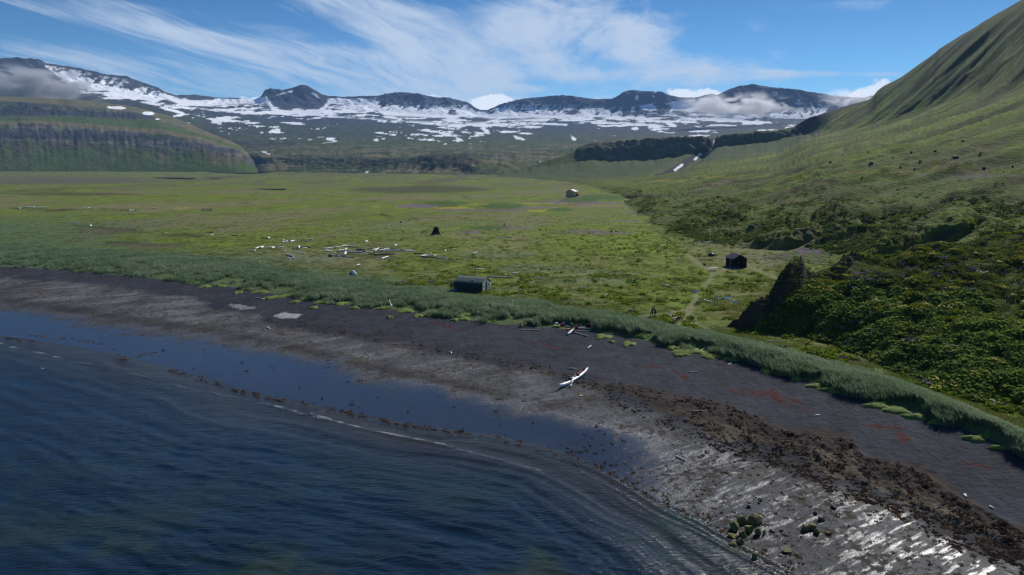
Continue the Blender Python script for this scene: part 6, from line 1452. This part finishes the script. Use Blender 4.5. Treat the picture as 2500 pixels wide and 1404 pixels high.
# yellow house
def house():
    p = hit(1397, 482); t0 = empty('yellow_house', (p.x, p.y + 3, gz(p.x, p.y + 3) + .15), face_az(p, -22), "small yellow house with pale roof and red chimney far across the meadow", "house")
    W, L, H0, H1, H2 = 6.6, 7.0, 1.1, 4.3, 5.7
    yl = mat("yellow boards", (.52, .36, .13), .8, .2, .12, 2); wh = mat("white trim", (.78, .76, .72), .7, .2, .05)
    bm = NB(); box(bm, (0, 0, H0 / 2), (W + .1, L + .1, H0)); obj('foundation', bm, mat("grey blue plinth", (.22, .26, .30), .8, .2), t0)
    bm = NB(); poly(bm, [(-W / 2, -L / 2, H0), (W / 2, -L / 2, H0), (W / 2, L / 2, H0), (-W / 2, L / 2, H0), (-W / 2, -L / 2, H1), (W / 2, -L / 2, H1), (W / 2, L / 2, H1), (-W / 2, L / 2, H1), (0, -L / 2, H2 - .08), (0, L / 2, H2 - .08)],
                    [(0, 1, 5, 8, 4), (2, 3, 7, 9, 6), (1, 2, 6, 5), (3, 0, 4, 7), (0, 3, 2, 1), (4, 8, 9, 7), (8, 5, 6, 9)]); obj('wall', bm, yl, t0)
    ang = math.atan2(H2 - H1, W / 2); sl_ = math.hypot(W / 2, H2 - H1) + .35
    for s_ in (-1, 1):
        bm = NB(); box(bm, (s_ * sl_ / 2 * math.cos(ang), 0, H2 - sl_ / 2 * math.sin(ang) + .05), (sl_, L + .6, .12), ry=s_ * ang); obj('roof', bm, mat("pale pink iron", (.62, .54, .56), .5, .4, .1), t0)
    bm = NB(); box(bm, (-.2, -1.2, H2 + .35), (.75, .75, 1.3)); ch_ = obj('chimney', bm, mat("red chimney", (.30, .07, .05), .8, .2), t0); bm = NB(); box(bm, (-.2, -1.2, H2 + 1.03), (.9, .9, .1)); obj('chimney_cap', bm, mat("red chimney", (.3, .07, .05)), ch_)
    for xx in (-1.5, 1.4):
        bm = NB(); box(bm, (xx, -L / 2 - .03, 2.95), (1.45, .08, 1.35)); w = obj('window', bm, wh, t0)
        for k in (-.32, .32): bm = NB(); box(bm, (xx + k, -L / 2 - .08, 2.95), (.5, .03, 1.1)); obj('pane', bm, mat("house glass", (.10, .16, .20), .15, .5), w)
    bm = NB(); box(bm, (W / 2 + .04, -1.6, 2.6), (.1, .3, 3.2)); obj('corner_board', bm, wh, t0)
    bm = NB(); box(bm, (W / 2 + .9, .2, 1.9), (1.7, 2.6, 1.7)); po = obj('porch', bm, mat("dark red porch", (.20, .05, .05), .8, .2), t0); bm = NB(); box(bm, (W / 2 + .9, .2, 2.8), (2.0, 2.9, .12)); obj('porch_roof', bm, mat("orange iron", (.45, .20, .10), .7, .3), po)
    bm = NB(); [box(bm, (W / 2 + 1.0, -1.3 - .35 * k, .95 - .3 * k), (1.5, .35, .3)) for k in range(3)]; obj('steps', bm, wh, t0)
house()

# ponds and puddles
M_pond = mat("still water", (.02, .03, .04), .04, .9, .1)
def pond(name, pts, lab, dz=.03):
    W_ = [hit(a, b) for a, b in pts]; z = max(w.z for w in W_) + dz; bm = NB(); ce = sum(W_, Vector()) / len(W_)
    poly(bm, [(w.x, w.y, z) for w in W_], [tuple(range(len(W_)))]); bmesh.ops.triangulate(bm, faces=bm.faces[:])
    o = obj(name, bm, M_pond, kind='structure', label=lab)
    return o
pond('puddle', [(1686, 708.5), (1700, 709.5), (1706, 708.8), (1708, 711.5), (1701, 714.2), (1696, 716.5), (1691, 715), (1693, 712)], "small triangular puddle on the path")
pond('puddle', [(1752, 731.5), (1757, 729), (1768, 726.5), (1780, 725.3), (1788, 726), (1782, 728.5), (1780, 731.5), (1772, 730), (1760, 731)], "blue puddle right of the notice board")
pond('puddle', [(1784, 733), (1790, 735), (1798, 737), (1806, 737.5), (1804, 741), (1796, 740), (1788, 737)], "broken shallow puddle nearest the knoll")
pond('pond', [(505, 419.0), (560, 418.6), (640, 420.6), (672, 422.4), (640, 423.6), (590, 424.4), (545, 422.6)], "long blue pond at the far edge of the flats", .5)
pond('pond', [(368, 434), (420, 433.0), (482, 435.6), (470, 437.4), (420, 436.8)], "narrow pond on the left flats", .2)
pond('pond', [(506, 435), (540, 435.2), (542, 437), (520, 437)], "tiny pond on the left flats", .2)
pond('pond', [(618, 461), (650, 460.4), (700, 461.4), (698, 463.6), (650, 463.4)], "thin blue pond in the middle flats", .12)
pond('pond', [(165, 415), (230, 414.4), (330, 417.4), (410, 418.8), (330, 419.4), (230, 416.6)], "thin river reach at the far left edge of the flats", .5)


# ------------------------------------------------------------------ cast-up kelp along the tide line
M_kelp = mat("orange brown kelp", (.095, .046, .017), .9, .08, .6, 5, .01); M_kelpd = mat("dark kelp", (.030, .017, .012), .95, .05, .6, 5, .01)


def kelp_mesh(name, m, seed, w=.42, n=4):
    q = random.Random(seed); bm = NB()
    for i in range(n):
        a = q.uniform(0, 6.28); L = w * q.uniform(.4, 1.1); x, y = q.uniform(-w, w) * .5, q.uniform(-w, w) * .4; wd = q.uniform(.04, .09); pts = []
        for k in range(5):
            pts.append((x, y, .03 + .06 * math.sin(k * 1.5 + i) ** 2)); x += math.cos(a) * L / 4; y += math.sin(a) * L / 4; a += q.uniform(-.8, .8)
        tube(bm, pts, [wd * .5, wd, wd * 1.1, wd, wd * .4], 5, squash=.5)
    me = bpy.data.meshes.new(name); bmesh.ops.recalc_face_normals(bm, faces=bm.faces); bm.to_mesh(me); bm.free(); me.materials.append(m); return me


P = []
def add_pts(px, py, z=None):
    for a, b_ in zip(px, py):
        u, Y_, Z_ = ray(a, b_); t_ = (WL + .25 - CAM_H) / Z_; P.append((u * t_, Y_ * t_))
n = 950
x_ = rs.uniform(-60, 1960, n); cl_n = fbm(x_ / 26, x_ * 0, 3, seed=130); k_ = rs.rand(n) < np.clip(.55 + 1.3 * cl_n, 0, 1); x_ = x_[k_]; add_pts(x_, fk(x_) - 1 + rs.normal(0, 1, len(x_)) * np.interp(x_, [0, 600, 1200, 1600, 1900], [2, 3.5, 4, 12, 14]))
n = 320
x_ = rs.uniform(1380, 1960, n); y_ = fk(x_) - np.abs(rs.normal(0, 1, n)) * np.interp(x_, [1380, 1600, 1900], [20, 70, 80]); k_ = (fbm(x_ / 40, y_ / 16, 3, seed=131) > 0.0) & (y_ > fw(x_) - 10); add_pts(x_[k_], y_[k_])
n = 260
x_ = rs.uniform(250, 1500, n); y_ = fw(x_) + (fk(x_) - fw(x_)) * rs.rand(n) ** 1.4; k_ = fbm(x_ / 60, y_ / 20, 3, seed=132) > .08; add_pts(x_[k_], y_[k_])
# right-hand flats
n = 1000
x_ = rs.uniform(1700, 2620, n); y_ = np.interp(x_, [1450, 1620, 1700, 1830, 1950, 2080, 2180, 2300, 2500, 2700], [965, 1012, 1042, 1085, 1122, 1172, 1212, 1265, 1345, 1430]) + np.abs(rs.normal(0, 1, n)) * 62
k_ = fbm(x_ / 60, y_ / 22, 4, .6, seed=133) > .05; add_pts(x_[k_], y_[k_])
P = np.array(P); Zp = surf(P[:, 0], P[:, 1]); k_ = Zp > WL - .25; P, Zp = P[k_], Zp[k_]
scatter('tide_line_kelp', [kelp_mesh(f"kelp {i}", M_kelp, 300 + i) for i in range(3)] + [kelp_mesh("kelp dark", M_kelpd, 310)], np.stack([P[:, 0], P[:, 1], np.maximum(Zp, WL)], 1), rs.uniform(.25, .8, len(P)) * np.interp(np.hypot(P[:, 0], P[:, 1]), [40, 110], [.8, 1.15]), rs.uniform(0, 6.28, len(P)), "orange brown kelp scraps strewn along the tide line", rs.choice(4, len(P), p=[.3, .28, .27, .15]))
# lumps of rotting weed on the bank
n = 8200
x_ = rs.uniform(1480, 2640, n); up_ = WUP(x_); lo_ = WLO(x_); fr = rs.rand(n) ** 1.15; nz_ = fbm(x_ / 45, fr * 3, 4, .6, seed=134); fade = sst(x_, 1480, 1900); ok_ = rs.rand(n) < (.25 + .75 * fade) * sst(nz_, -.22, .2); x_, up_, lo_, fr, nz_ = x_[ok_], up_[ok_], lo_[ok_], fr[ok_], nz_[ok_]; y_ = up_ - 4 + (lo_ + 14 - up_) * fr + 22 * nz_; xl = rs.uniform(560, 1500, 900); kk_ = fbm(xl / 30, xl * 0, 3, seed=135) > -.05; xl = xl[kk_]; x_ = np.concatenate([x_, xl]); y_ = np.concatenate([y_, (WUP(xl) + WLO(xl)) / 2 + rs.normal(0, 6, len(xl))]); n = len(x_); Q = []
for a, b_ in zip(x_, y_):
    u, Y_, Z_ = ray(a, b_); t_ = (-1.1 - CAM_H) / Z_; Q.append((u * t_, Y_ * t_))
Q = np.array(Q)
scatter('rotting_weed_bank', [kelp_mesh(f"weed {i}", M_kelpd, 320 + i, .5, 5) for i in range(3)] + [kelp_mesh("weed pale", mat("drying weed", (.075, .055, .036), .8, .2, .5), 330, .4, 3)], np.stack([Q[:, 0], Q[:, 1], surf(Q[:, 0], Q[:, 1])], 1), rs.uniform(.22, .6, n), rs.uniform(0, 6.28, n), "heaped dark brown rotting weed along the upper tide line", rs.choice(4, n, p=[.3, .3, .25, .15]))

# ------------------------------------------------------------------ kayak
M_hull = mat("white kayak shell", (.78, .80, .82), .25, .5, .04, 2)
A_, B_ = hit(1366, 951), hit(1436, 908)
d = B_ - A_; KL = d.length; KR = (0, -math.atan2(d.z, math.hypot(d.x, d.y)), math.atan2(d.y, d.x)); KC_ = (A_ + B_) / 2; KC_.z = (A_.z + B_.z) / 2 + .03
print("kayak length", KL)
kt = empty('sea_kayak', KC_, 0, "long white double sea kayak pulled up on the beach with bags on deck", "kayak"); kt.rotation_euler = KR


def kprof(f):      # f from 0 (bow, near the water) to 1
    w = .36 * max(math.sin(math.pi * f), 0) ** .62; w = max(w, .012); k = -.0 + .30 * (abs(2 * f - 1)) ** 5; sh = .36 + .24 * abs(2 * f - 1) ** 3
    return w, k, sh
bm = NB(); N_ = 40; rings = []
for i in range(N_ + 1):
    f = i / N_; x = (f - .5) * KL; w, k, sh = kprof(f)
    sec = [(0, k), (w * .55, k + .03), (w * .92, k + .13), (w, k + .24 if k + .24 < sh else sh - .02), (w * .97, sh), (w * .55, sh + .05), (0, sh + .075)]
    full = sec + [(-a, b_) for a, b_ in sec[-2:0:-1]]; rings.append([bm.verts.new((x, a, b_)) for a, b_ in full])
for A, B in zip(rings[:-1], rings[1:]):
    for k in range(len(A)): bm.faces.new((A[k], A[(k + 1) % len(A)], B[(k + 1) % len(A)], B[k]))
bm.faces.new(rings[0]); bm.faces.new(rings[-1][::-1]); obj('hull', bm, M_hull, kt, smooth=True)
for f in (.36, .62):
    x = (f - .5) * KL; h = kprof(f)[2] + .07
    bm = NB(); pts = [(x + .42 * math.cos(a), .25 * math.sin(a), h + .04) for a in [i * math.pi / 10 for i in range(21)]]; tube(bm, pts, .035, 6); r_ = obj('cockpit_rim', bm, mat("black rim", (.02, .02, .022), .4, .4), kt, smooth=True)
    bm = NB(); bmesh.ops.create_uvsphere(bm, u_segments=16, v_segments=8, radius=1); bmesh.ops.scale(bm, vec=(.38, .25, .24), verts=bm.verts); bmesh.ops.translate(bm, vec=(x, 0, h + .05), verts=bm.verts); obj('spray_cover', bm, mat("black neoprene", (.012, .014, .018), .6, .3), r_, smooth=True)
for f, s_ in ((.075, 0), (.22, 1)):
    x = (f - .5) * KL; bm = NB(); box(bm, (x, -.02, kprof(f)[2] + .055), (.34 if s_ else .2, .24 if s_ else .16, .05)); bmesh.ops.bevel(bm, geom=bm.edges[:], offset=.02, segments=1, affect='EDGES'); obj('hatch', bm, mat("orange hatch", (.70, .17, .05), .5, .4), kt, label="orange hatch cover")
bm = NB(); box(bm, (.495 * KL, 0, kprof(1)[2] + .06), (.12, .03, .16)); obj('stern_toggle', bm, mat("red toggle", (.55, .06, .04), .5, .3), kt)
for y_ in (-.18, .18):
    bm = NB(); tube(bm, [((f - .5) * KL, y_ * math.sin(math.pi * f) * 1.1, kprof(f)[2] + .085) for f in (.1, .2, .3, .42, .5, .58, .7, .8, .9)], .014, 5); obj('deck_line', bm, mat("grey cord", (.25, .27, .30), .7, .2), kt)
KM = Matrix.Translation(KC_) @ Euler(KR).to_matrix().to_4x4()
def on_kayak(f, y, z): return KM @ Vector(((f - .5) * KL, y, kprof(f)[2] + z))


def bag(name, loc, size, m, lab, cat='bag', rz=0.0, strap=None):
    bm = NB(); bmesh.ops.create_uvsphere(bm, u_segments=14, v_segments=9, radius=.5)
    for v in bm.verts:
        c_ = v.co * 2; v.co = Vector([math.copysign(abs(k) ** .72, k) * .5 for k in c_]) * (1 + .06 * math.sin(c_.x * 7 + c_.y * 5 + c_.z * 6))
    bmesh.ops.scale(bm, vec=size, verts=bm.verts); bmesh.ops.translate(bm, vec=(0, 0, size[2] * .46), verts=bm.verts)
    if strap:
        e0 = empty(name, loc, rz, lab, cat); obj('body', bm, m, e0, smooth=True)
        bm = NB(); tube(bm, [(0, size[1] * .53 * math.cos(a), size[2] * (.46 + .54 * math.sin(a))) for a in [i * math.pi / 8 for i in range(17)]], .02, 5); obj('strap', bm, strap, e0); return e0
    return obj(name, bm, m, loc=loc, rot=rz, smooth=True, label=lab, cat=cat)


M_red = mat("dark red fabric", (.30, .018, .030), .65, .3, .3); M_org = mat("orange fabric", (.80, .16, .05), .6, .3, .15); M_yellow = mat("pale yellow fabric", (.62, .56, .22), .7, .2, .15)
bag('deck_bag', on_kayak(.72, .06, .10), (.62, .34, .26), M_red, "dark red bag strapped on the deck behind the rear cockpit", rz=KR[2], strap=M_blk)
bag('deck_bag', on_kayak(.79, .10, .09), (.42, .30, .22), M_red, "smaller red bag nearer the stern of the kayak", rz=KR[2] + .3)
bag('deck_bag', on_kayak(.85, .08, .08), (.80, .26, .26), M_blk, "long black bag closest to the stern of the kayak", rz=KR[2])
bag('deck_pouch', on_kayak(.675, -.14, .08), (.42, .16, .12), M_yellow, "pale yellow pouch on deck beside the rear cockpit", 'pouch', KR[2])
bag('deck_pouch', on_kayak(.545, .02, .08), (.34, .22, .16), mat("khaki fabric", (.38, .36, .22), .7, .2), "khaki pouch on deck just ahead of the rear cockpit", 'pouch', KR[2])
bag('deck_bag', on_kayak(.27, .08, .08), (.52, .26, .18), M_blk, "flat black bag on deck ahead of the front cockpit", rz=KR[2])
bag('red_cap', on_kayak(.365, .12, .36), (.22, .2, .24), mat("red cap cloth", (.65, .10, .10), .7, .2), "red and white cap resting on the front cockpit cover", 'cap', KR[2])


def paddle(a, b_, lab, m):
    e0 = empty('paddle', (a + b_) / 2, 0, lab, 'paddle'); h = (b_ - a) / 2; bm = NB(); tube(bm, [-h * .8, h * .8], .018, 6); obj('shaft', bm, mat("dark shaft", (.08, .08, .09), .4, .4), e0)
    for s_ in (-1, 1):
        u_ = h.normalized() * s_; sd_ = u_.cross(Vector((0, 0, 1))).normalized() * .09; c_ = h * s_ * .78
        bm = NB(); poly(bm, [c_ + sd_ * .2, c_ + u_ * .12 + sd_, c_ + u_ * .42 + sd_ * .9, c_ + u_ * .5, c_ + u_ * .42 - sd_ * .9, c_ + u_ * .12 - sd_, c_ - sd_ * .2], [tuple(range(7))]); o = obj('blade', bm, m, e0); o.modifiers.new('t', 'SOLIDIFY').thickness = .02
paddle(on_kayak(.40, .18, .14), on_kayak(.60, .16, .22), "red and white paddle laid along the deck between the cockpits", mat("pink white blade", (.70, .32, .30), .5, .3))
g_ = hit(1392, 943)
for k, (px_, py_, r_, nm) in enumerate([(1394.5, 941.5, .13, "upper white float ball on the sand beside the kayak"), (1392.8, 944.2, .15, "lower white float ball on the sand beside the kayak")]):
    w = hit(px_, py_); bm = NB(); bmesh.ops.create_uvsphere(bm, u_segments=12, v_segments=8, radius=r_); obj('float_ball', bm, M_hull, loc=w + Vector((0, 0, r_ * .8)), smooth=True, label=nm, cat='float')
w0, w1 = on_kayak(.37, -.38, -.1), hit(1394.5, 941); bm = NB(); tube(bm, [w0, w0 * .5 + w1 * .5 + Vector((0, 0, .06)), w1 + Vector((0, 0, .1))], .035, 6); obj('mooring_line', bm, W_white, smooth=True, label="short white line hanging from the kayak side to the float balls", cat="rope")
bm = NB(); box(bm, (0, 0, .04), (.35, .2, .08)); obj('yellow_scrap', bm, mat("yellow scrap", (.75, .6, .1), .6, .3), loc=hit(1418.5, 966.5), label="tiny yellow scrap on the pale sand below the kayak", cat="litter")
bm = NB(); tube(bm, [(-.55, 0, .06), (0, .03, .1), (.55, 0, .06)], [.07, .09, .05], 6); obj('driftwood_log', bm, W_grey, loc=hit(1398, 901.5), smooth=True, label="short grey stick on the weed line above the kayak", cat='log', group="driftwood on the beach")

# ------------------------------------------------------------------ people
SKIN = mat("skin", (.42, .26, .20), .6, .3, .05)


def person(loc, rz, J, mats, lab, hair=(.03, .02, .015), hat=None):
    """J: joint positions in metres. One continuous skinned body; materials by the nearest limb."""
    V, Rr, E, G = [], [], [], []
    def v(p, r, g): V.append(Vector(p)); Rr.append(r); G.append(g); return len(V) - 1
    def chain(ids):
        for a, b_ in zip(ids[:-1], ids[1:]): E.append((a, b_))
    pel = v(J['pelvis'], .15, 'legs'); ws = v(Vector(J['pelvis']).lerp(Vector(J['chest']), .45), .125, 'torso'); ch = v(J['chest'], .155, 'torso')
    nk = v(J['neck'], .058, 'skin'); hd = Vector(J['head']); h0 = v(hd - (hd - Vector(J['neck'])).normalized() * .05, .078, 'skin'); h1 = v(hd, .098, 'skin'); h2 = v(hd + (hd - Vector(J['neck'])).normalized() * .09, .075, 'skin')
    chain([pel, ws, ch, nk, h0, h1, h2])
    for s_ in 'LR':
        sh = v(J['sh' + s_], .07, 'torso'); el = v(J['el' + s_], .048, 'torso'); wr = v(J['wr' + s_], .032, 'torso'); E.append((ch, sh)); chain([sh, el, wr])
        dv = (Vector(J['wr' + s_]) - Vector(J['el' + s_])).normalized(); pm = v(Vector(J['wr' + s_]) + dv * .06, .036, 'skin'); E.append((wr, pm)); sd = dv.cross(Vector((.3, .2, 1))).normalized()
        for k, (o_, ln) in enumerate(((-1.5, .062), (-.5, .078), (.5, .082), (1.5, .072))):
            a = v(V[pm] + dv * .03 + sd * o_ * .018, .010, 'skin'); b_ = v(V[a] + dv * ln * .5 + Vector((0, 0, -.006)), .009, 'skin'); c_ = v(V[b_] + dv * ln * .5 + Vector((0, 0, -.018)), .008, 'skin'); chain([pm, a, b_, c_])
        a = v(V[pm] - sd * .035, .011, 'skin'); b_ = v(V[a] - sd * .02 + dv * .04, .009, 'skin'); chain([pm, a, b_])
        hp = v(J['hp' + s_], .098, 'legs'); kn = v(J['kn' + s_], .065, 'legs'); an = v(J['an' + s_], .042, 'legs'); ft = v(Vector(J['an' + s_]) + Vector(J.get('toe' + s_, (0, -.14, -.05))), .042, 'shoe'); E.append((pel, hp)); chain([hp, kn, an, ft])
    me = bpy.data.meshes.new('person'); me.from_pydata(V, E, [])
    o = bpy.data.objects.new('person', me); C.objects.link(o)
    sk = o.modifiers.new('skin', 'SKIN'); sk.use_smooth_shade = True
    for i, sv in enumerate(me.skin_vertices[0].data): sv.radius = (Rr[i], Rr[i] * (.82 if G[i] == 'torso' and Rr[i] > .1 else 1)); sv.use_root = (i == pel)
    sb = o.modifiers.new('sub', 'SUBSURF'); sb.levels = 1; sb.render_levels = 1
    dg = bpy.context.evaluated_depsgraph_get(); m2 = bpy.data.meshes.new_from_object(o.evaluated_get(dg)); o.modifiers.clear(); o.data = m2
    m2.materials.clear()
    for g in ('torso', 'legs', 'skin', 'shoe'): m2.materials.append(mats.get(g, SKIN))
    mids = [((V[a] + V[b_]) / 2, V[a], V[b_], G[b_]) for a, b_ in E]; idx = {'torso': 0, 'legs': 1, 'skin': 2, 'shoe': 3}
    for f in m2.polygons:
        c_ = f.center; best = None
        for m_, a, b_, g in mids:
            ab = b_ - a; t_ = max(0, min(1, (c_ - a).dot(ab) / max(ab.length_squared, 1e-9))); dd = (c_ - a - ab * t_).length
            if best is None or dd < best[0]: best = (dd, g)
        f.material_index = idx[best[1]]; f.use_smooth = True
    o.location = loc; o.rotation_euler = (0, 0, rz); tag(o, lab, 'person')
    fw_ = Vector(J.get('look', (0, -1, 0))).normalized(); upv = (hd - Vector(J['neck'])).normalized(); sdv = fw_.cross(upv).normalized()
    bm = NB(); bmesh.ops.create_uvsphere(bm, u_segments=14, v_segments=9, radius=.112)
    for q_ in list(bm.verts):
        if q_.co.dot(fw_) > .035 and q_.co.dot(upv) < .05 or q_.co.dot(upv) < -.06: bm.verts.remove(q_)
    bmesh.ops.translate(bm, vec=hd + upv * .035 - fw_ * .012, verts=bm.verts); obj('hair' if not hat else 'cap', bm, hat or mat("dark hair", hair, .7, .3), o, smooth=True)
    bm = NB()
    for s_ in (-1, 1):
        g = bmesh.ops.create_uvsphere(bm, u_segments=6, v_segments=4, radius=.013); bmesh.ops.translate(bm, vec=hd + fw_ * .092 + sdv * s_ * .033 + upv * .01, verts=g['verts'])
    obj('eyes', bm, M_blk, o)
    bm = NB(); tube(bm, [hd + fw_ * .09 + upv * .01, hd + fw_ * .122 - upv * .022], [.008, .016], 5); obj('nose', bm, SKIN, o)
    bm = NB(); tube(bm, [hd + fw_ * .094 - upv * .05 + sdv * .022, hd + fw_ * .098 - upv * .052, hd + fw_ * .094 - upv * .05 - sdv * .022], .006, 4); obj('mouth', bm, mat("lips", (.30, .10, .09), .6, .3), o)
    return o


def stand(lean=0.0, fwd=0.0, arms='down', step=.12, look=(0, -1, 0)):
    """lean: sideways shift of the head (x), fwd: bend towards -y"""
    J = dict(pelvis=(0, 0, .95), chest=(lean * .6, -fwd * .55, 1.32 - abs(fwd) * .12), neck=(lean * .85, -fwd * .85, 1.50 - abs(fwd) * .2), head=(lean, -fwd * 1.05, 1.64 - abs(fwd) * .26), look=look)
    for s_, k in (('L', -1), ('R', 1)):
        J['hp' + s_] = (k * .10, 0, .88); J['kn' + s_] = (k * (.10 + step * .5), -.03, .48); J['an' + s_] = (k * (.10 + step), .02, .08)
        c_ = Vector(J['chest']) + Vector((0, 0, .10)); J['sh' + s_] = tuple(c_ + Vector((k * .19, 0, 0)))
        if arms == 'down': J['el' + s_] = tuple(c_ + Vector((k * .26, .02, -.29))); J['wr' + s_] = tuple(c_ + Vector((k * .26, -.06, -.53)))
        elif arms == 'hug+': J['el' + s_] = tuple(c_ + Vector((.24, -.08 + k * .12, -.16))); J['wr' + s_] = tuple(c_ + Vector((.42, -.10 + k * .10, -.04)))
        elif arms == 'hug-': J['el' + s_] = tuple(c_ + Vector((-.24, -.08 + k * .12, -.18))); J['wr' + s_] = tuple(c_ + Vector((-.40, -.10 + k * .10, -.12)))
        elif arms == 'fwd': J['el' + s_] = tuple(c_ + Vector((k * .22, -.14, -.22))); J['wr' + s_] = tuple(c_ + Vector((k * .08, -.34, -.18)))
    return J


DK = {'torso': M_blk, 'legs': mat("black trousers", (.010, .010, .012), .85, .2), 'skin': SKIN, 'shoe': mat("dark boots", (.02, .018, .015), .7, .3)}
p = hit(1591, 774.5); person(p + Vector((0, 0, .02)), face_az(p), stand(.16, .02, 'hug+', .13, look=(1, -.2, 0)), {**DK, 'torso': M_navy}, "left of the couple in dark clothes standing close together behind the dunes")
q_ = p + Vector((.56 * math.cos(face_az(p)), .56 * math.sin(face_az(p)), 0)); q_.z = gz(q_.x, q_.y)
person(q_ + Vector((0, 0, .02)), face_az(p), stand(-.24, .06, 'hug-', .02, look=(-1, -.2, -.2)), DK, "right of the couple in black leaning in towards the other", hat=M_blk)
p = hit(1101.5, 707.5); person(p + Vector((0, 0, .02)), face_az(p), stand(.03, .0, 'fwd', .02, look=(1, -.3, 0)), {**DK, 'torso': mat("dark maroon jacket", (.035, .012, .012), .8, .2), 'legs': mat("brown trousers", (.05, .03, .025), .8, .2)}, "slim person in dark jacket standing outermost left of the army tent")
p = hit(1107.5, 708.5); person(p + Vector((0, .1, .02)), face_az(p), stand(-.02, .0, 'down', .04, look=(-1, -.3, 0)), {**DK, 'torso': mat("blue grey jacket", (.07, .12, .19), .8, .2), 'legs': mat("dark red trousers", (.06, .012, .02), .8, .2)}, "person in blue grey jacket and dark red trousers at the tent corner")


def sitting(side=0.0):
    J = dict(pelvis=(0, .05, .42), chest=(side * .5, -.10, .80), neck=(side * .8, -.18, .97), head=(side, -.23, 1.10), look=(-.3, -1, -.3))
    for s_, k in (('L', -1), ('R', 1)):
        J['hp' + s_] = (k * .11, .0, .42); J['kn' + s_] = (k * .17, -.42, .50); J['an' + s_] = (k * .15, -.46, .09)
        c_ = Vector(J['chest']) + Vector((0, 0, .09)); J['sh' + s_] = tuple(c_ + Vector((k * .18, 0, 0))); J['el' + s_] = tuple(c_ + Vector((k * .24, -.10, -.26))); J['wr' + s_] = tuple(c_ + Vector((k * .13, -.32, -.30)))
    return J
M_hat = mat("yellow hat", (.55, .50, .12), .7, .2)
p = hit(1396.5, 807); person(p + Vector((0, .1, .0)), face_az(p, -20), sitting(.02), {**DK, 'torso': M_navy}, "person in dark clothes and yellow cap sitting at the beach camp", hat=M_hat)
p = hit(1408, 810); person(p + Vector((0, .2, .0)), face_az(p, -60), sitting(.05), {**DK, 'torso': mat("maroon jacket", (.12, .012, .03), .8, .2)}, "person in maroon crouched right of the yellow capped one at camp")

# gear at the beach camp
def gear(px, py, size, m, lab, cat='bag', name='dry_bag', strap=None):
    p = hit(px, py); return bag(name, p, size, m, lab, cat, face_az(p) + U(-.4, .4), strap)
gear(1358, 796, (.55, .4, .62), mat("light blue sack", (.45, .52, .62), .6, .3), "pale blue grey sack standing leftmost at the beach camp")
gear(1353.5, 798.5, (.6, .4, .36), mat("yellow sack", (.50, .45, .06), .6, .3), "yellow bag lying at the far left end of the camp")
gear(1363, 799.5, (.62, .5, .36), mat("olive sack", (.22, .28, .07), .7, .2), "olive green bag on gravel in front of the pale blue sack")
gear(1366, 795.2, (.4, .3, .25), M_org, "small orange bundle on top of grass behind the olive bag")
gear(1371.5, 796.5, (.45, .35, .50), M_red, "dark crimson bag between the pale sack and the blue bag")
gear(1376.5, 793.8, (.45, .35, .55), mat("bright blue bag", (.04, .12, .38), .6, .3), "blue and white bag beside the crimson bag at camp", strap=mat("white tape", (.7, .7, .66), .6, .3))
gear(1387, 806, (.50, .32, .28), M_org, "orange bag on dark gravel left of the sitting person")
gear(1414.5, 798.8, (.75, .4, .40), M_tdark, "black bag on the beam right of the sitting person")
gear(1436, 799.6, (.70, .45, .50), M_blk, "large black rucksack against the dune grass at camp")
gear(1445, 800.4, (.42, .32, .36), M_org, "orange bag at the right end of the camp beams")
gear(1412.5, 805.4, (.22, .2, .42), mat("pink bottle", (.45, .03, .12), .5, .3), "small crimson bottle at the crouching person's side", 'bottle', 'bottle')

# drifting mist in front of the range and over the left mountain
def mist(dens, sc, thr):
    def f(t):
        g = t.node('ShaderNodeTexCoord').outputs['Object']; P = t.node('ShaderNodeNewGeometry').outputs['Position']
        return g
    return f


def mist_box(lo, hi, dens, seed, lab):
    lo, hi = Vector(lo), Vector(hi)
    def f(t):
        P = t.node('ShaderNodeNewGeometry').outputs['Position']
        q = t.vm('DIVIDE', t.vm('SUBTRACT', P, tuple((lo + hi) / 2)), tuple((hi - lo) / 2))
        r = t.vm('LENGTH', q); fall = t.step(r, 1.0, .25)
        n = t.noise(t.vm('ADD', t.vm('MULTIPLY', P, (1 / 150, 1 / 150, 1 / 60)), (seed, seed, 0)), 1.0, 6, .68, .9)
        return t.m('MULTIPLY', t.m('MULTIPLY', t.step(t.m('ADD', n, t.m('MULTIPLY', fall, .14)), .50, .74), fall), dens)
    o = volume_box('mist', tuple(lo), tuple(hi), f, color=(.99, .99, 1.0), label=lab, aniso=.55)
    o.data.materials[0].cycles.volume_step_rate = .6
    return o


def at_r(px, py, r):
    u, Y, Z = ray(px, py); h = math.hypot(u, Y); return Vector((u / h * r, Y / h * r, CAM_H + Z / h * r))
c_ = at_r(1790, 262, 4750); mist_box((c_.x - 560, c_.y - 120, c_.z - 120), (c_.x + 560, c_.y + 120, c_.z + 130), .022, 3.0, "thin white cloud drifting across the right of the snow range")
c_ = at_r(2070, 245, 4700); mist_box((c_.x - 220, c_.y - 100, c_.z - 70), (c_.x + 260, c_.y + 100, c_.z + 90), .014, 9.0, "small wisp of cloud by the shoulder of the right hillside")
c_ = at_r(40, 205, 3900); mist_box((c_.x - 520, c_.y - 120, c_.z - 140), (c_.x + 560, c_.y + 120, c_.z + 110), .045, 6.0, "grey blue mist hanging over the left mountain side")
